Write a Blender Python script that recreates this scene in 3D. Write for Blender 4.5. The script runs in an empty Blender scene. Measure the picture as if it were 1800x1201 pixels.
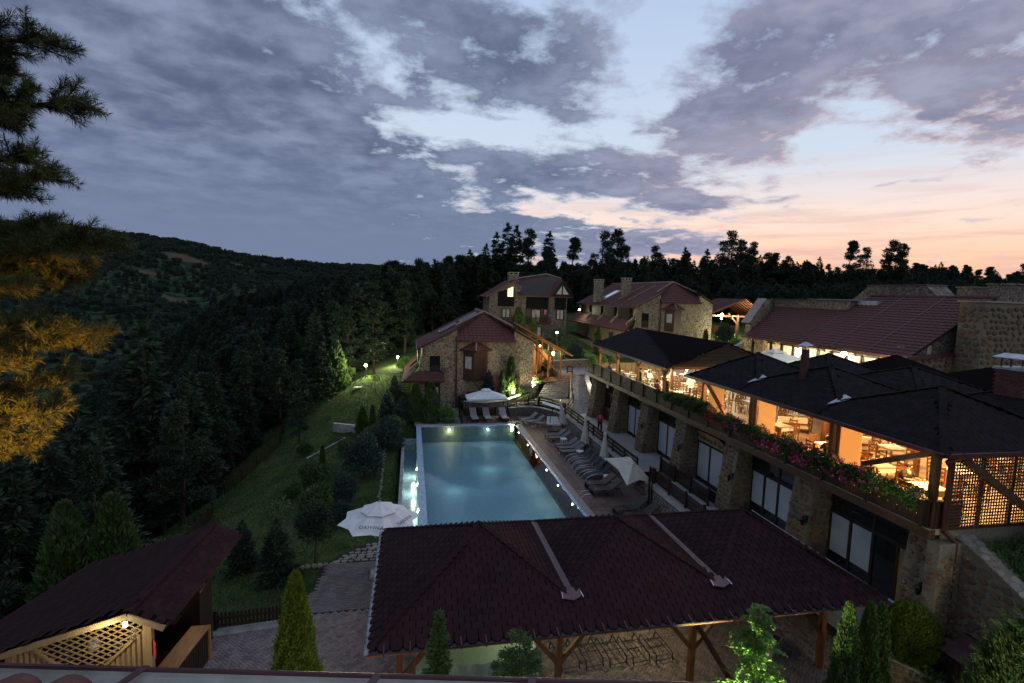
import bpy, math, random
import numpy as np
from mathutils import Vector, Matrix, noise as mnoise
R = math.radians
random.seed(7); rng = np.random.default_rng(7)
sc = bpy.context.scene
col = sc.collection

# ------------------------------------------------------------------ camera
cam_d = bpy.data.cameras.new('camera'); cam = bpy.data.objects.new('camera', cam_d); col.objects.link(cam)
cam_d.sensor_width = 36; cam_d.lens = 18.148; cam_d.clip_start = 0.2; cam_d.clip_end = 12000
YAW, PIT, ROL = 0.193609, 0.0929447, -0.0320314
_f = Vector((math.sin(YAW)*math.cos(PIT), math.cos(YAW)*math.cos(PIT), -math.sin(PIT)))
_r = Vector((math.cos(YAW), -math.sin(YAW), 0)); _d = _f.cross(_r)
r2 = _r*math.cos(ROL) + _d*math.sin(ROL); d2 = -_r*math.sin(ROL) + _d*math.cos(ROL)
CAM = Vector((0, 0, 12))
cam.matrix_world = Matrix(((r2.x, -d2.x, -_f.x, 0), (r2.y, -d2.y, -_f.y, 0), (r2.z, -d2.z, -_f.z, 12), (0, 0, 0, 1)))
sc.camera = cam
sc.view_settings.view_transform = 'Standard'; sc.view_settings.look = 'None'
sc.view_settings.exposure = .3; sc.view_settings.gamma = 1; sc.view_settings.use_curve_mapping = False
sc.cycles.use_denoising = True
sc.cycles.max_bounces = 6; sc.cycles.diffuse_bounces = 3; sc.cycles.glossy_bounces = 3
sc.cycles.transmission_bounces = 4; sc.cycles.transparent_max_bounces = 10
sc.cycles.sample_clamp_indirect = 4; sc.cycles.caustics_reflective = False; sc.cycles.caustics_refractive = False
sc.cycles.use_light_tree = True

# ------------------------------------------------------------------ node helpers
class NT:
    def __init__(s, tree): s.t = tree; s.n = tree.nodes; s.l = tree.links
    def put(s, sock, v):
        if v is None: return
        if hasattr(v, 'is_linked') or isinstance(v, bpy.types.NodeSocket): s.l.new(v, sock)
        else:
            if sock.type == 'RGBA' and len(v) == 3: v = (*v, 1)
            sock.default_value = v
    def m(s, op, a, b=None, c=None, clamp=False):
        n = s.n.new('ShaderNodeMath'); n.operation = op; n.use_clamp = clamp
        for i, v in enumerate((a, b, c)): s.put(n.inputs[i], v)
        return n.outputs[0]
    def v(s, op, a, b=None, out=0):
        n = s.n.new('ShaderNodeVectorMath'); n.operation = op
        s.put(n.inputs[0], a)
        if b is not None: s.put(n.inputs[3 if op == 'SCALE' else 1], b)
        return n.outputs[out]
    def mix(s, f, a, b, mode='MIX'):
        n = s.n.new('ShaderNodeMix'); n.data_type = 'RGBA'; n.blend_type = mode
        s.put(n.inputs[0], f); s.put(n.inputs[6], a); s.put(n.inputs[7], b); return n.outputs[2]
    def ss(s, x, lo, hi, a=0., b=1.):
        n = s.n.new('ShaderNodeMapRange'); n.interpolation_type = 'SMOOTHSTEP'
        s.put(n.inputs[0], x); s.put(n.inputs[1], lo); s.put(n.inputs[2], hi); s.put(n.inputs[3], a); s.put(n.inputs[4], b)
        return n.outputs[0]
    def noise(s, vec, scale, detail=3, rough=.55, dist=0., out=0):
        n = s.n.new('ShaderNodeTexNoise')
        if vec is not None: s.l.new(vec, n.inputs['Vector'])
        n.inputs['Scale'].default_value = scale; n.inputs['Detail'].default_value = detail
        n.inputs['Roughness'].default_value = rough; n.inputs['Distortion'].default_value = dist
        return n.outputs[out]
    def xyz(s, vec):
        n = s.n.new('ShaderNodeSeparateXYZ'); s.l.new(vec, n.inputs[0]); return n.outputs
    def comb(s, x, y, z):
        n = s.n.new('ShaderNodeCombineXYZ')
        for i, v in enumerate((x, y, z)): s.put(n.inputs[i], v)
        return n.outputs[0]

# ------------------------------------------------------------------ world: dusk sky
w = bpy.data.worlds.new('World'); sc.world = w; w.use_nodes = True
t = NT(w.node_tree); t.n.clear()
wo = t.n.new('ShaderNodeOutputWorld'); bg = t.n.new('ShaderNodeBackground'); t.l.new(bg.outputs[0], wo.inputs[0])
tc = t.n.new('ShaderNodeTexCoord'); D = tc.outputs['Generated']
x, y, z = t.xyz(D)
az = t.m('ARCTAN2', x, y); el = t.m('ARCSINE', z)
ae = t.comb(az, el, 0.)
P0 = t.comb(t.m('DIVIDE', x, t.m('ADD', t.m('MAXIMUM', z, 0.), .14)), t.m('DIVIDE', y, t.m('ADD', t.m('MAXIMUM', z, 0.), .14)), 0.)
warp = t.v('SUBTRACT', t.noise(P0, 1.5, 6, .62, out=1), (.5, .5, .5))
aew = t.v('ADD', ae, t.v('MULTIPLY', warp, (.24, .13, 0)))
acc = 0.
# where the cloud banks stand over the land: azimuth, elevation, axes, thickness
BLOBS = [(-0.4536, 0.3037, 2.57, -0.47, 0.11, -3.88, 1.1), (-0.2655, 0.1635, 2.4, -0.49, -0.67, -5.22, 1.5), (-0.0876, 0.0805, 3.43, 0.02, 0.6, -12.1, 1.2), (-0.4938, 0.0931, 3.48, -0.12, 1.1, -10.11, 1.0), (0.0706, 0.4625, 3.68, -0.56, -1.5, -24.77, 0.9), (0.2592, 0.4453, 5.58, -0.98, -3.1, -20.02, 0.8), (0.2094, 0.386, 6.32, -0.41, -1.34, -20.65, 0.9), (0.2949, 0.3558, 8.7, -0.47, -2.21, -24.7, 0.5), (-0.0297, 0.371, 16.12, -6.35, -6.57, -31.18, 0.5), (0.0321, 0.3372, 11.85, -3.34, -9.54, -59.74, 0.6), (0.5275, 0.3197, 9.54, -1.16, -4.57, -18.79, 1.7), (0.6201, 0.2946, 11.3, -1.19, -6.26, -23.05, 1.3), (0.56, 0.2552, 10.0, 2.45, 3.76, -35.67, 1.2), (0.3932, 0.2622, 11.79, -2.77, -11.12, -41.0, 0.6), (0.2859, 0.3242, 15.62, -2.42, -7.7, -48.87, 0.7), (0.1481, 0.3213, 13.32, -2.25, -6.93, -59.31, 0.6), (0.1829, 0.2366, 7.77, 0.26, 0.77, -31.5, 1.2), (0.3743, 0.2288, 6.86, -0.92, -4.1, -22.42, 1.3), (0.4879, 0.1896, 8.56, -0.39, -5.69, -42.72, 1.3), (0.2166, 0.1976, 13.29, 0.48, 0.72, -32.8, 0.6), (0.2924, 0.1787, 15.66, 0.68, 0.41, -39.15, 0.4), (0.2952, 0.1146, 3.95, 0.03, -0.68, -31.65, 1.3), (0.473, 0.1061, 8.42, -0.38, -4.77, -44.55, 1.2), (0.4024, 0.0869, 6.13, 0.32, 0.33, -31.84, 0.7), (0.7431, 0.3775, 4.21, -0.22, -4.49, -13.29, 1.1), (0.602, 0.4146, 15.91, -1.91, -5.29, -18.25, 0.8), (0.8841, 0.321, 7.27, -0.2, -6.72, -17.69, 1.1), (0.8109, 0.4132, 5.32, 0.52, -4.56, -18.26, 1.0), (0.7095, 0.3214, 10.41, -0.96, -13.28, -41.51, 0.4), (0.878, 0.2534, 12.04, -1.08, -15.63, -38.04, 0.9), (0.8124, 0.2476, 19.31, 10.74, 25.84, -47.05, 0.6), (0.9367, 0.2612, 19.37, -0.93, -9.59, -23.6, 1.0), (0.9252, 0.2001, 29.05, 2.63, -18.32, -134.29, 0.9), (0.6068, 0.2113, 35.14, 2.5, -7.11, -121.04, 1.0), (0.6579, 0.1946, 14.68, 4.48, 16.47, -80.96, 1.0), (0.8175, 0.1882, 20.59, 5.99, 28.86, -144.15, 0.8), (0.6553, 0.1711, 73.03, 5.35, -13.62, -272.29, 0.8), (0.891, 0.0685, 60.85, 5.19, -4.97, -304.04, 0.8), (0.1261, 0.3477, 23.64, 0.71, 5.05, -110.93, 0.4), (0.2452, 0.2865, 15.7, 0.65, 0.6, -58.29, 0.4), (-0.0887, 0.2896, 16.44, -6.1, -8.5, -36.82, 0.4), (-0.0397, 0.37, 9.25, -8.09, -30.62, -49.73, -0.45), (0.0634, 0.335, 5.49, -1.42, -6.61, -41.14, -0.45), (0.1599, 0.2862, 4.93, -0.32, -2.35, -43.53, -0.7), (0.4353, 0.3985, 12.42, -1.78, -2.09, -9.7, -1.3), (0.4892, 0.4581, 17.75, 1.32, -2.62, -25.92, -0.6), (-0.4132, 0.2714, 23.43, -4.32, 1.68, -89.49, -0.35), (-0.2368, 0.3861, 52.18, -0.61, 14.91, -79.67, -0.5), (-0.165, 0.4415, 36.17, -0.12, 15.8, -93.81, -0.5), (-0.4654, 0.3437, 25.9, -8.85, -9.61, -82.36, -0.3), (-0.0081, 0.2788, 7.33, -1.85, -6.07, -39.75, -0.6), (0.2494, 0.1831, 16.95, 0.66, 1.08, -61.19, -0.5), (0.2934, 0.1562, 5.56, 0.04, -1.73, -69.24, -1.0), (0.026, 0.0916, 23.37, -3.74, -24.13, -188.06, -0.55), (0.058, 0.0857, 37.34, 0.73, 6.73, -157.53, -0.5), (0.1813, 0.285, 4.66, -0.57, -3.71, -34.56, -0.5), (0.7441, 0.1843, 4.04, 0.63, 0.22, -18.97, -0.6), (0.7659, 0.1041, 4.09, 0.32, -0.8, -22.41, -0.9), (0.7146, 0.2595, 11.47, -0.61, -11.92, -45.82, -1.0), (0.3803, 0.3092, 8.11, -0.82, -7.87, -49.17, -0.7), (0.7499, 0.2998, 11.05, -0.54, -26.49, -90.15, -0.5), (0.2488, 0.1983, 15.56, 0.61, 1.35, -82.35, -0.4)]
ax_, ay_, _q = t.xyz(aew)
for (a0, e0, m00, m01, m10, m11, wgt) in BLOBS:
    da = t.m('SUBTRACT', ax_, a0); de = t.m('SUBTRACT', ay_, e0)
    p = t.m('MULTIPLY_ADD', da, m00, t.m('MULTIPLY', de, m01)); q = t.m('MULTIPLY_ADD', da, m10, t.m('MULTIPLY', de, m11))
    r_ = t.m('MULTIPLY_ADD', p, p, t.m('MULTIPLY', q, q))
    g = t.m('EXPONENT', t.m('MULTIPLY', r_, -1.1))
    acc = t.m('MULTIPLY_ADD', g, wgt, acc)
left = t.ss(az, .08, -.45, 0., .75)
beh = t.ss(y, -.1, -.6, 0., .3)                       # the overcast goes on behind
acc = t.m('ADD', acc, t.m('ADD', left, beh))
high = t.ss(el, .5, .75, 0., .15)
acc = t.m('ADD', acc, high)
n1 = t.noise(P0, 1.6, 8, .62, .25); n2 = t.noise(P0, 4.6, 7, .64, .15)
acc = t.m('MINIMUM', acc, t.m('MULTIPLY_ADD', t.ss(az, .25, -.2), .9, 1.25))
cov = t.m('ADD', t.m('MULTIPLY', acc, .38), t.m('MULTIPLY_ADD', n1, 1.0, t.m('MULTIPLY', n2, 1.7)))
cloud = t.ss(cov, 1.30, 1.66)
thick = t.ss(cov, 1.46, 2.1)
# clear sky: pale blue above, cream, then peach towards the set sun in the right
sun = t.m('MAXIMUM', t.v('DOT_PRODUCT', t.comb(x, y, 0.), (math.sin(.80), math.cos(.80), 0), out=1), 0.)
prox = t.ss(sun, .35, 1.0)
up = t.mix(t.ss(el, .12, .62), (.56, .63, .73), (.36, .47, .67))
lowc = t.mix(t.ss(el, .0, .16), (.98, .44, .22), (.88, .66, .55))
low2 = t.mix(t.ss(el, .10, .26), lowc, up)
lowl = t.mix(t.ss(el, .0, .2), (.60, .56, .60), up)
clear = t.mix(prox, lowl, low2)
# thin stretched streaks of high cloud near the horizon
Ps = t.comb(t.m('MULTIPLY', az, 3.), t.m('MULTIPLY', el, 34.), 0.)
st = t.ss(t.noise(Ps, 1.6, 6, .6, .5), .42, .68)
stm = t.m('MULTIPLY', st, t.ss(el, .30, .05, 0., .7))
clear = t.mix(stm, clear, t.mix(prox, (.30, .30, .38), (.60, .40, .36)))
stg = t.m('MULTIPLY', t.ss(t.noise(Ps, 2.7, 4, .6, .4), .55, .8), t.ss(el, .16, .03, 0., .8))
clear = t.mix(t.m('MULTIPLY', stg, prox), clear, (1.0, .62, .40))
# clouds: blue grey, mauve with pink undersides towards the glow
sh = t.m('MULTIPLY_ADD', n2, .7, t.m('MULTIPLY', t.noise(P0, 2.3, 5, .6), .8))
dark = t.mix(t.ss(sh, .5, 1.08), (.085, .11, .185), (.225, .27, .39))
dark = t.mix(t.ss(el, .30, .06), dark, (.145, .185, .29))
darkr = t.mix(t.ss(sh, .5, 1.0), (.15, .165, .26), (.30, .31, .41))
dark = t.mix(t.ss(az, .12, .55), dark, darkr)
edge = t.m('MULTIPLY', t.ss(el, .42, .12), t.ss(az, .3, .75))
dark = t.mix(t.m('MULTIPLY', edge, t.ss(thick, .75, .05, 0., .8)), dark, (.62, .40, .37))
rim = t.mix(.45, dark, up)
cc = t.mix(t.ss(thick, 0., .45), rim, dark)
sky = t.mix(cloud, clear, cc)
sky = t.mix(t.ss(el, 0., -.08), sky, (.03, .035, .045))
t.l.new(sky, bg.inputs['Color']); bg.inputs['Strength'].default_value = 1.0

# ------------------------------------------------------------------ materials
MATS = {}
def newmat(name):
    m = bpy.data.materials.new(name); m.use_nodes = True; t = NT(m.node_tree)
    b = t.n['Principled BSDF']; MATS[name] = m
    return m, t, b
def rnd(t):
    oi = t.n.new('ShaderNodeObjectInfo'); g = t.n.new('ShaderNodeNewGeometry')
    return t.m('FRACT', t.m('ADD', oi.outputs['Random'], g.outputs['Random Per Island']))
def ocoord(t):
    g = t.n.new('ShaderNodeNewGeometry'); return g.outputs['Position']
def ramp(t, f, cols):
    n = t.n.new('ShaderNodeValToRGB'); t.l.new(f, n.inputs[0]); e = n.color_ramp.elements
    while len(e) < len(cols): e.new(.5)
    for i, c in enumerate(cols): e[i].position = i/(len(cols)-1); e[i].color = (*c, 1)
    return n.outputs[0]
def bumpn(t, b, h, dist, strength=1.):
    n = t.n.new('ShaderNodeBump'); n.inputs['Distance'].default_value = dist; n.inputs['Strength'].default_value = strength
    t.l.new(h, n.inputs['Height']); t.l.new(n.outputs[0], b.inputs['Normal'])
def M_basic(name, cols, rough=.7, scale=4, bump=.0, metal=0, piece=0., streak=None, spec=.3, bscale=None):
    """noise-mottled colour between cols; piece = how much each separate piece differs"""
    m, t, b = newmat(name); P = ocoord(t)
    if streak: P = t.v('MULTIPLY', P, streak)
    f = t.noise(P, scale, 5, .6)
    f = t.ss(f, .3, .7)
    if piece: f = t.m('ADD', t.m('MULTIPLY', f, 1-piece), t.m('MULTIPLY', rnd(t), piece))
    t.l.new(ramp(t, f, cols), b.inputs['Base Color'])
    b.inputs['Roughness'].default_value = rough; b.inputs['Metallic'].default_value = metal
    b.inputs['Specular IOR Level'].default_value = spec
    if bump: bumpn(t, b, t.noise(P, bscale or scale*3, 4, .6), bump)
    return m
def M_emit(name, color, strength, base=None):
    m, t, b = newmat(name); b.inputs['Base Color'].default_value = (*(base or color), 1)
    b.inputs['Emission Color'].default_value = (*color, 1); b.inputs['Emission Strength'].default_value = strength
    b.inputs['Roughness'].default_value = .5
    return m
def M_stone(name, cols, mortar, scale=3.0, bump=.05, thick=.08, axes=(1, 1, 1)):
    m, t, b = newmat(name); P = t.v('MULTIPLY', ocoord(t), axes)
    P = t.v('ADD', P, t.v('SCALE', t.noise(P, 2.2, 3, out=1), .25))
    v = t.n.new('ShaderNodeTexVoronoi'); v.inputs['Scale'].default_value = scale; t.l.new(P, v.inputs['Vector'])
    e = t.n.new('ShaderNodeTexVoronoi'); e.feature = 'DISTANCE_TO_EDGE'; e.inputs['Scale'].default_value = scale; t.l.new(P, e.inputs['Vector'])
    rr = t.xyz(v.outputs['Color'])[0]
    c = ramp(t, rr, cols)
    c = t.mix(t.ss(t.noise(P, 12, 4), .3, .75), c, t.mix(.5, c, (.03, .025, .02)))
    ed = t.ss(e.outputs['Distance'], thick*.35, thick)
    t.l.new(t.mix(ed, mortar, c), b.inputs['Base Color']); b.inputs['Roughness'].default_value = .85
    h = t.m('ADD', t.ss(e.outputs['Distance'], 0., thick*2.5), t.m('MULTIPLY', t.noise(P, 14, 4), .35))
    bumpn(t, b, h, bump)
    return m
def M_leaf(name, cols, rough=.6, trans=.0):
    m, t, b = newmat(name)
    g = t.n.new('ShaderNodeNewGeometry'); oi = t.n.new('ShaderNodeObjectInfo')
    f = t.m('ADD', t.m('MULTIPLY', g.outputs['Random Per Island'], .45), t.m('MULTIPLY', t.ss(t.noise(ocoord(t), 1.3, 4), .3, .7), .55))
    f = t.m('FRACT', t.m('MULTIPLY', t.m('ADD', f, t.m('MULTIPLY', oi.outputs['Random'], .15)), .88))
    t.l.new(ramp(t, f, cols), b.inputs['Base Color']); b.inputs['Roughness'].default_value = rough
    b.inputs['Specular IOR Level'].default_value = .2
    return m

# ------------------------------------------------------------------ mesh builder
def world_loc(o):
    v = Vector((0, 0, 0))
    while o is not None: v += o.location; o = o.parent
    return v
def tag(o, label=None, cat=None, group=None, kind=None):
    if label: o['label'] = label
    if cat: o['category'] = cat
    if group: o['group'] = group
    if kind: o['kind'] = kind
    return o
def root(name, label, cat, loc=(0, 0, 0), group=None):
    o = bpy.data.objects.new(name, None); col.objects.link(o); o.location = loc; o.empty_display_size = .2
    return tag(o, label, cat, group)
def mkmesh(name, V, F):
    me = bpy.data.meshes.new(name)
    if isinstance(V, np.ndarray) and isinstance(F, np.ndarray):
        V = np.ascontiguousarray(V, np.float32); F = np.ascontiguousarray(F, np.int32); k = F.shape[1]
        me.vertices.add(len(V)); me.vertices.foreach_set('co', V.ravel())
        me.loops.add(F.size); me.loops.foreach_set('vertex_index', F.ravel())
        me.polygons.add(len(F)); me.polygons.foreach_set('loop_start', np.arange(0, F.size, k, dtype=np.int32))
        me.update(calc_edges=True)
    else:
        me.from_pydata([tuple(v) for v in V], [], F); me.update()
    return me
def link(name, me, mat, parent=None, label=None, kind=None, smooth=False):
    o = bpy.data.objects.new(name, me); col.objects.link(o)
    if mat is not None and not me.materials: me.materials.append(MATS[mat] if isinstance(mat, str) else mat)
    if parent is not None: o.parent = parent
    if smooth: me.shade_smooth()
    return tag(o, label, kind=kind)
class MB:
    def __init__(s): s.V = []; s.F = []
    def add(s, V, F):
        n = len(s.V); s.V += [Vector(v) for v in V]; s.F += [tuple(i+n for i in f) for f in F]; return s
    def box(s, c, size, rot=None):
        hx, hy, hz = size[0]/2, size[1]/2, size[2]/2
        P = [Vector((a*hx, b*hy, d*hz)) for a in (-1, 1) for b in (-1, 1) for d in (-1, 1)]
        if rot is not None:
            if not isinstance(rot, Matrix): rot = Matrix.Rotation(rot, 3, 'Z')
            P = [rot @ p for p in P]
        c = Vector(c)
        return s.add([p+c for p in P], [(0, 1, 3, 2), (4, 6, 7, 5), (0, 4, 5, 1), (2, 3, 7, 6), (0, 2, 6, 4), (1, 5, 7, 3)])
    def b2(s, x0, x1, y0, y1, z0, z1):
        return s.box(((x0+x1)/2, (y0+y1)/2, (z0+z1)/2), (abs(x1-x0), abs(y1-y0), abs(z1-z0)))
    def beam(s, p, q, w, h=None, up=(0, 0, 1)):
        """square-section bar from p to q"""
        p, q = Vector(p), Vector(q); h = h or w; d = (q-p); L = d.length
        if L < 1e-6: return s
        d.normalize(); up = Vector(up)
        if abs(d.dot(up)) > .98: up = Vector((0, 1, 0))
        r = d.cross(up).normalized(); u = r.cross(d)
        m = Matrix((r, d, u)).transposed()
        return s.box((p+q)/2, (w, L, h), m)
    def tube(s, p, q, r1, r2=None, n=8, cap=True):
        p, q = Vector(p), Vector(q); r2 = r1 if r2 is None else r2; d = (q-p).normalized()
        a = d.orthogonal().normalized(); b = d.cross(a)
        V = []
        for c, r in ((p, r1), (q, r2)):
            for i in range(n):
                t = 2*math.pi*i/n; V.append(c + a*(r*math.cos(t)) + b*(r*math.sin(t)))
        F = [(i, (i+1) % n, n+(i+1) % n, n+i) for i in range(n)]
        if cap: F += [tuple(range(n-1, -1, -1)), tuple(range(n, 2*n))]
        return s.add(V, F)
    def path(s, pts, r, n=6):
        for a, b in zip(pts[:-1], pts[1:]): s.tube(a, b, r, n=n)
        return s
    def prism(s, poly, vec):
        """extrude a planar polygon (3-D points) by vec"""
        P = [Vector(p) for p in poly]; n = len(P); v = Vector(vec)
        return s.add(P+[p+v for p in P], [tuple(range(n-1, -1, -1)), tuple(range(n, 2*n))] + [(i, (i+1) % n, n+(i+1) % n, n+i) for i in range(n)])
    def lathe(s, prof, c, n=12):
        c = Vector(c); V = []; F = []
        for r, z in prof:
            for i in range(n):
                a = 2*math.pi*i/n; V.append(c+Vector((r*math.cos(a), r*math.sin(a), z)))
        k = len(prof)
        for j in range(k-1):
            for i in range(n): F.append((j*n+i, j*n+(i+1) % n, (j+1)*n+(i+1) % n, (j+1)*n+i))
        F += [tuple(range(n-1, -1, -1)), tuple((k-1)*n+i for i in range(n))]
        return s.add(V, F)
    def build(s, name, mat, parent=None, label=None, kind=None, smooth=False, off=None):
        o = world_loc(parent) if off is None else Vector(off)
        me = mkmesh(name, [v-o for v in s.V], s.F)
        return link(name, me, mat, parent, label, kind, smooth)
def thing1(mb, name, mat, label, cat, group=None, base=None, smooth=False):
    """a thing that is one mesh, origin at its base"""
    if base is None:
        xs = [v.x for v in mb.V]; ys = [v.y for v in mb.V]; zs = [v.z for v in mb.V]
        base = ((min(xs)+max(xs))/2, (min(ys)+max(ys))/2, min(zs))
    o = mb.build(name, mat, None, smooth=smooth, off=base); o.location = base
    return tag(o, label, cat, group)
def children_of(o): return [c for c in KIDS.get(o.name, [])]
def copy_tree(o, parent=None):
    c = o.copy(); col.objects.link(c)
    if parent is not None: c.parent = parent
    for ch in list(o.children): copy_tree(ch, c)
    return c
def place(proto, loc, rz=0, label=None, first=[set()], scale=None):
    """first call moves the prototype itself, later calls copy it"""
    if proto.name in first[0]: o = copy_tree(proto)
    else: o = proto; first[0].add(proto.name)
    o.location = loc; o.rotation_euler = (0, 0, rz)
    if scale: o.scale = (scale,)*3 if not isinstance(scale, tuple) else scale
    if label: o['label'] = label
    return o
def _np(me):
    V = np.empty(len(me.vertices)*3, np.float32); me.vertices.foreach_get('co', V)
    return V.reshape(-1, 3)
def tri_faces(me):
    F = []
    for p in me.polygons:
        v = list(p.vertices)
        for i in range(1, len(v)-1): F.append((v[0], v[i], v[i+1]))
    return np.array(F, np.int32)
_MM = {}
def _matted(me, mat):
    """the same unit mesh, once per material"""
    if me.materials: return me
    k = (me.name, mat)
    if k not in _MM:
        c = me.copy(); c.materials.append(MATS[mat])
        if me.get('rim'): c.materials.append(MATS[me['rim']])
        _MM[k] = c
    return _MM[k]
def pieces(name, parent, meshes, mats4, mat, limit=300, loc=None, label=None, skey=None):
    """first `limit` (nearest the photograph's viewpoint) are objects sharing mesh data, the rest one joined mesh"""
    off = world_loc(parent)
    L = [(mm, random.randrange(len(meshes))) for mm in mats4]
    L.sort(key=skey or (lambda a: (a[0].translation-CAM).length))
    meshes = [_matted(me, mat) for me in meshes]
    T = Matrix.Translation(-off)
    for mm, k in L[:limit]:
        o = bpy.data.objects.new(name, meshes[k]); col.objects.link(o); o.parent = parent
        o.matrix_local = T @ mm
        if label: o['label'] = label
    rest = L[limit:]
    if rest:
        Vs = []; Fs = []; Ms = []; n = 0; data = [(_np(me), tri_faces(me)) for me in meshes]; mi = [np.array([p.material_index for p in me.polygons for _ in range(len(p.vertices)-2)], np.int32) for me in meshes]
        for mm, k in rest:
            A = np.array(T @ mm, np.float32); V, F = data[k]
            Vs.append(V @ A[:3, :3].T + A[:3, 3]); Fs.append(F+n); n += len(V); Ms.append(mi[k])
        me = mkmesh(name, np.concatenate(Vs), np.concatenate(Fs))
        for m_ in meshes[0].materials: me.materials.append(m_)
        if len(meshes[0].materials) > 1: me.polygons.foreach_set('material_index', np.concatenate(Ms))
        link(name+'_field', me, None, parent, kind='stuff')
def frame(o, u, n):
    """4x4 with x=u, z=n at o"""
    u = Vector(u).normalized(); n = Vector(n).normalized(); v = n.cross(u)
    m = Matrix((u, v, n)).transposed().to_4x4(); m.translation = Vector(o); return m
def in_poly(p, poly):
    c = False; n = len(poly); j = n-1
    for i in range(n):
        if (poly[i][1] > p[1]) != (poly[j][1] > p[1]) and p[0] < (poly[j][0]-poly[i][0])*(p[1]-poly[i][1])/(poly[j][1]-poly[i][1])+poly[i][0]: c = not c
        j = i
    return c
def local_frame(poly):
    P = [Vector(p) for p in poly]; u = (P[1]-P[0]).normalized()
    n = u.cross(P[-1]-P[0]).normalized(); v = n.cross(u)
    return P[0], u, v, n, [((p-P[0]).dot(u), (p-P[0]).dot(v)) for p in P]
def clip_poly(q, poly):
    """Sutherland-Hodgman: polygon q (2-D) clipped to the convex counter-clockwise poly"""
    for i in range(len(poly)):
        a, b = poly[i], poly[(i+1) % len(poly)]; ex, ey = b[0]-a[0], b[1]-a[1]; out = []
        if not q: return q
        sd = lambda p: ex*(p[1]-a[1])-ey*(p[0]-a[0])
        for j in range(len(q)):
            p, r = q[j-1], q[j]; sp, sr = sd(p), sd(r)
            if (sp >= 0) != (sr >= 0):
                k = sp/(sp-sr); out.append((p[0]+(r[0]-p[0])*k, p[1]+(r[1]-p[1])*k))
            if sr >= 0: out.append(r)
        q = out
    return q
def course_roof(mb, poly, pitch=.33, step=.035, wave=0., wl=.3):
    """roof face in overlapping courses. poly: convex, counter-clockwise seen from outside, first edge = eave"""
    o, u, v, n, Q = local_frame(poly)
    vmax = max(q[1] for q in Q); vmin = min(q[1] for q in Q)
    def span(vv):
        xs = []
        for i in range(len(Q)):
            a, b = Q[i], Q[(i+1) % len(Q)]
            if (a[1]-vv)*(b[1]-vv) <= 0 and abs(a[1]-b[1]) > 1e-9: xs.append(a[0]+(b[0]-a[0])*(vv-a[1])/(b[1]-a[1]))
        if abs(vv-vmin) < 1e-6 : xs += [q[0] for q in Q if abs(q[1]-vmin) < 1e-6]
        return (min(xs), max(xs)) if xs else None
    k = 0; vv = vmin
    while vv < vmax-1e-4:
        v1 = min(vv+pitch, vmax-1e-4); a = span(vv+1e-5); b = span(v1)
        if a and b:
            w = max(a[1]-a[0], b[1]-b[0]); N = max(1, int(w/(wl/4))) if wave else 1
            base = len(mb.V); rows = []
            for i in range(N+1):
                f = i/N; ua = a[0]+(a[1]-a[0])*f; ub = b[0]+(b[1]-b[0])*f
                wa = wave*math.sin(2*math.pi*ua/wl) if wave else 0; wb = wave*math.sin(2*math.pi*ub/wl) if wave else 0
                pa = o+u*ua+v*vv; pb = o+u*ub+v*v1
                mb.V += [pa+n*(-.02), pa+n*(step+wa), pb+n*(.004+wb*.8)]
            for i in range(N):
                j = base+3*i; mb.F += [(j, j+3, j+4, j+1), (j+1, j+4, j+5, j+2)]
        vv = v1; k += 1
    return mb
def shingles(poly, w, h, lift=.012):
    """matrices for shingles laid on a roof face in offset rows"""
    o, u, v, n, Q = local_frame(poly); out = []
    vmax = max(q[1] for q in Q); umin = min(q[0] for q in Q); umax = max(q[0] for q in Q)
    tilt = math.atan2(lift, h)
    nn = (n*math.cos(tilt) - v*math.sin(tilt)).normalized()
    r = 0; vv = 0
    while vv < vmax:
        x = umin + (w/2 if r % 2 else 0)
        while x < umax+w/2:
            c = (x, vv+h*.55)
            if in_poly(c, Q): out.append(frame(o+u*x+v*vv+n*.012, u, nn) @ Matrix.Rotation(random.uniform(-.01, .01), 4, 'Z'))
            x += w
        vv += h; r += 1
    return out

# ------------------------------------------------------------------ material library
M_basic('bark', [(.035, .022, .015), (.09, .06, .04)], .9, 6, .03, streak=(3, 3, .6))
M_basic('dark_wood', [(.018, .010, .007), (.045, .024, .015)], .6, 5, .008, piece=.45, streak=(4, 4, .5))
M_basic('post_wood', [(.10, .038, .014), (.20, .080, .030)], .5, 5, .006, piece=.2, streak=(4, 4, .5))
M_basic('beam_wood', [(.045, .022, .014), (.10, .05, .028)], .55, 5, .008, piece=.3, streak=(3, 3, .5))
M_basic('pale_wood', [(.22, .13, .06), (.34, .22, .11)], .65, 6, .01, piece=.5, streak=(4, 4, .6))
M_basic('counter_wood', [(.34, .14, .05), (.50, .24, .09)], .4, 3, .004, piece=.25, streak=(5, 1, 5))
M_basic('eave_wood', [(.22, .062, .030), (.34, .11, .05)], .45, 4, .003, piece=.2)
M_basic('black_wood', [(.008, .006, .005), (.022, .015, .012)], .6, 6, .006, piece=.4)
M_basic('gutter_red', [(.045, .010, .012), (.075, .018, .020)], .35, 3, 0, spec=.5)
M_basic('gutter_dark', [(.020, .018, .022), (.038, .034, .040)], .4, 3, 0, spec=.5)
M_basic('zinc', [(.30, .31, .34), (.50, .51, .54)], .45, 5, 0, metal=.6)
M_basic('shingle_rim', [(.010, .006, .007), (.016, .009, .010)], .95, 9, spec=.02)
M_basic('shingle', [(.023, .011, .012), (.042, .020, .022)], .9, 9, .003, piece=.5, bscale=60, spec=.05)
M_basic('shingle_dark', [(.014, .012, .013), (.028, .022, .022)], .95, 9, .003, piece=.5, bscale=60, spec=.04)
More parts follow.
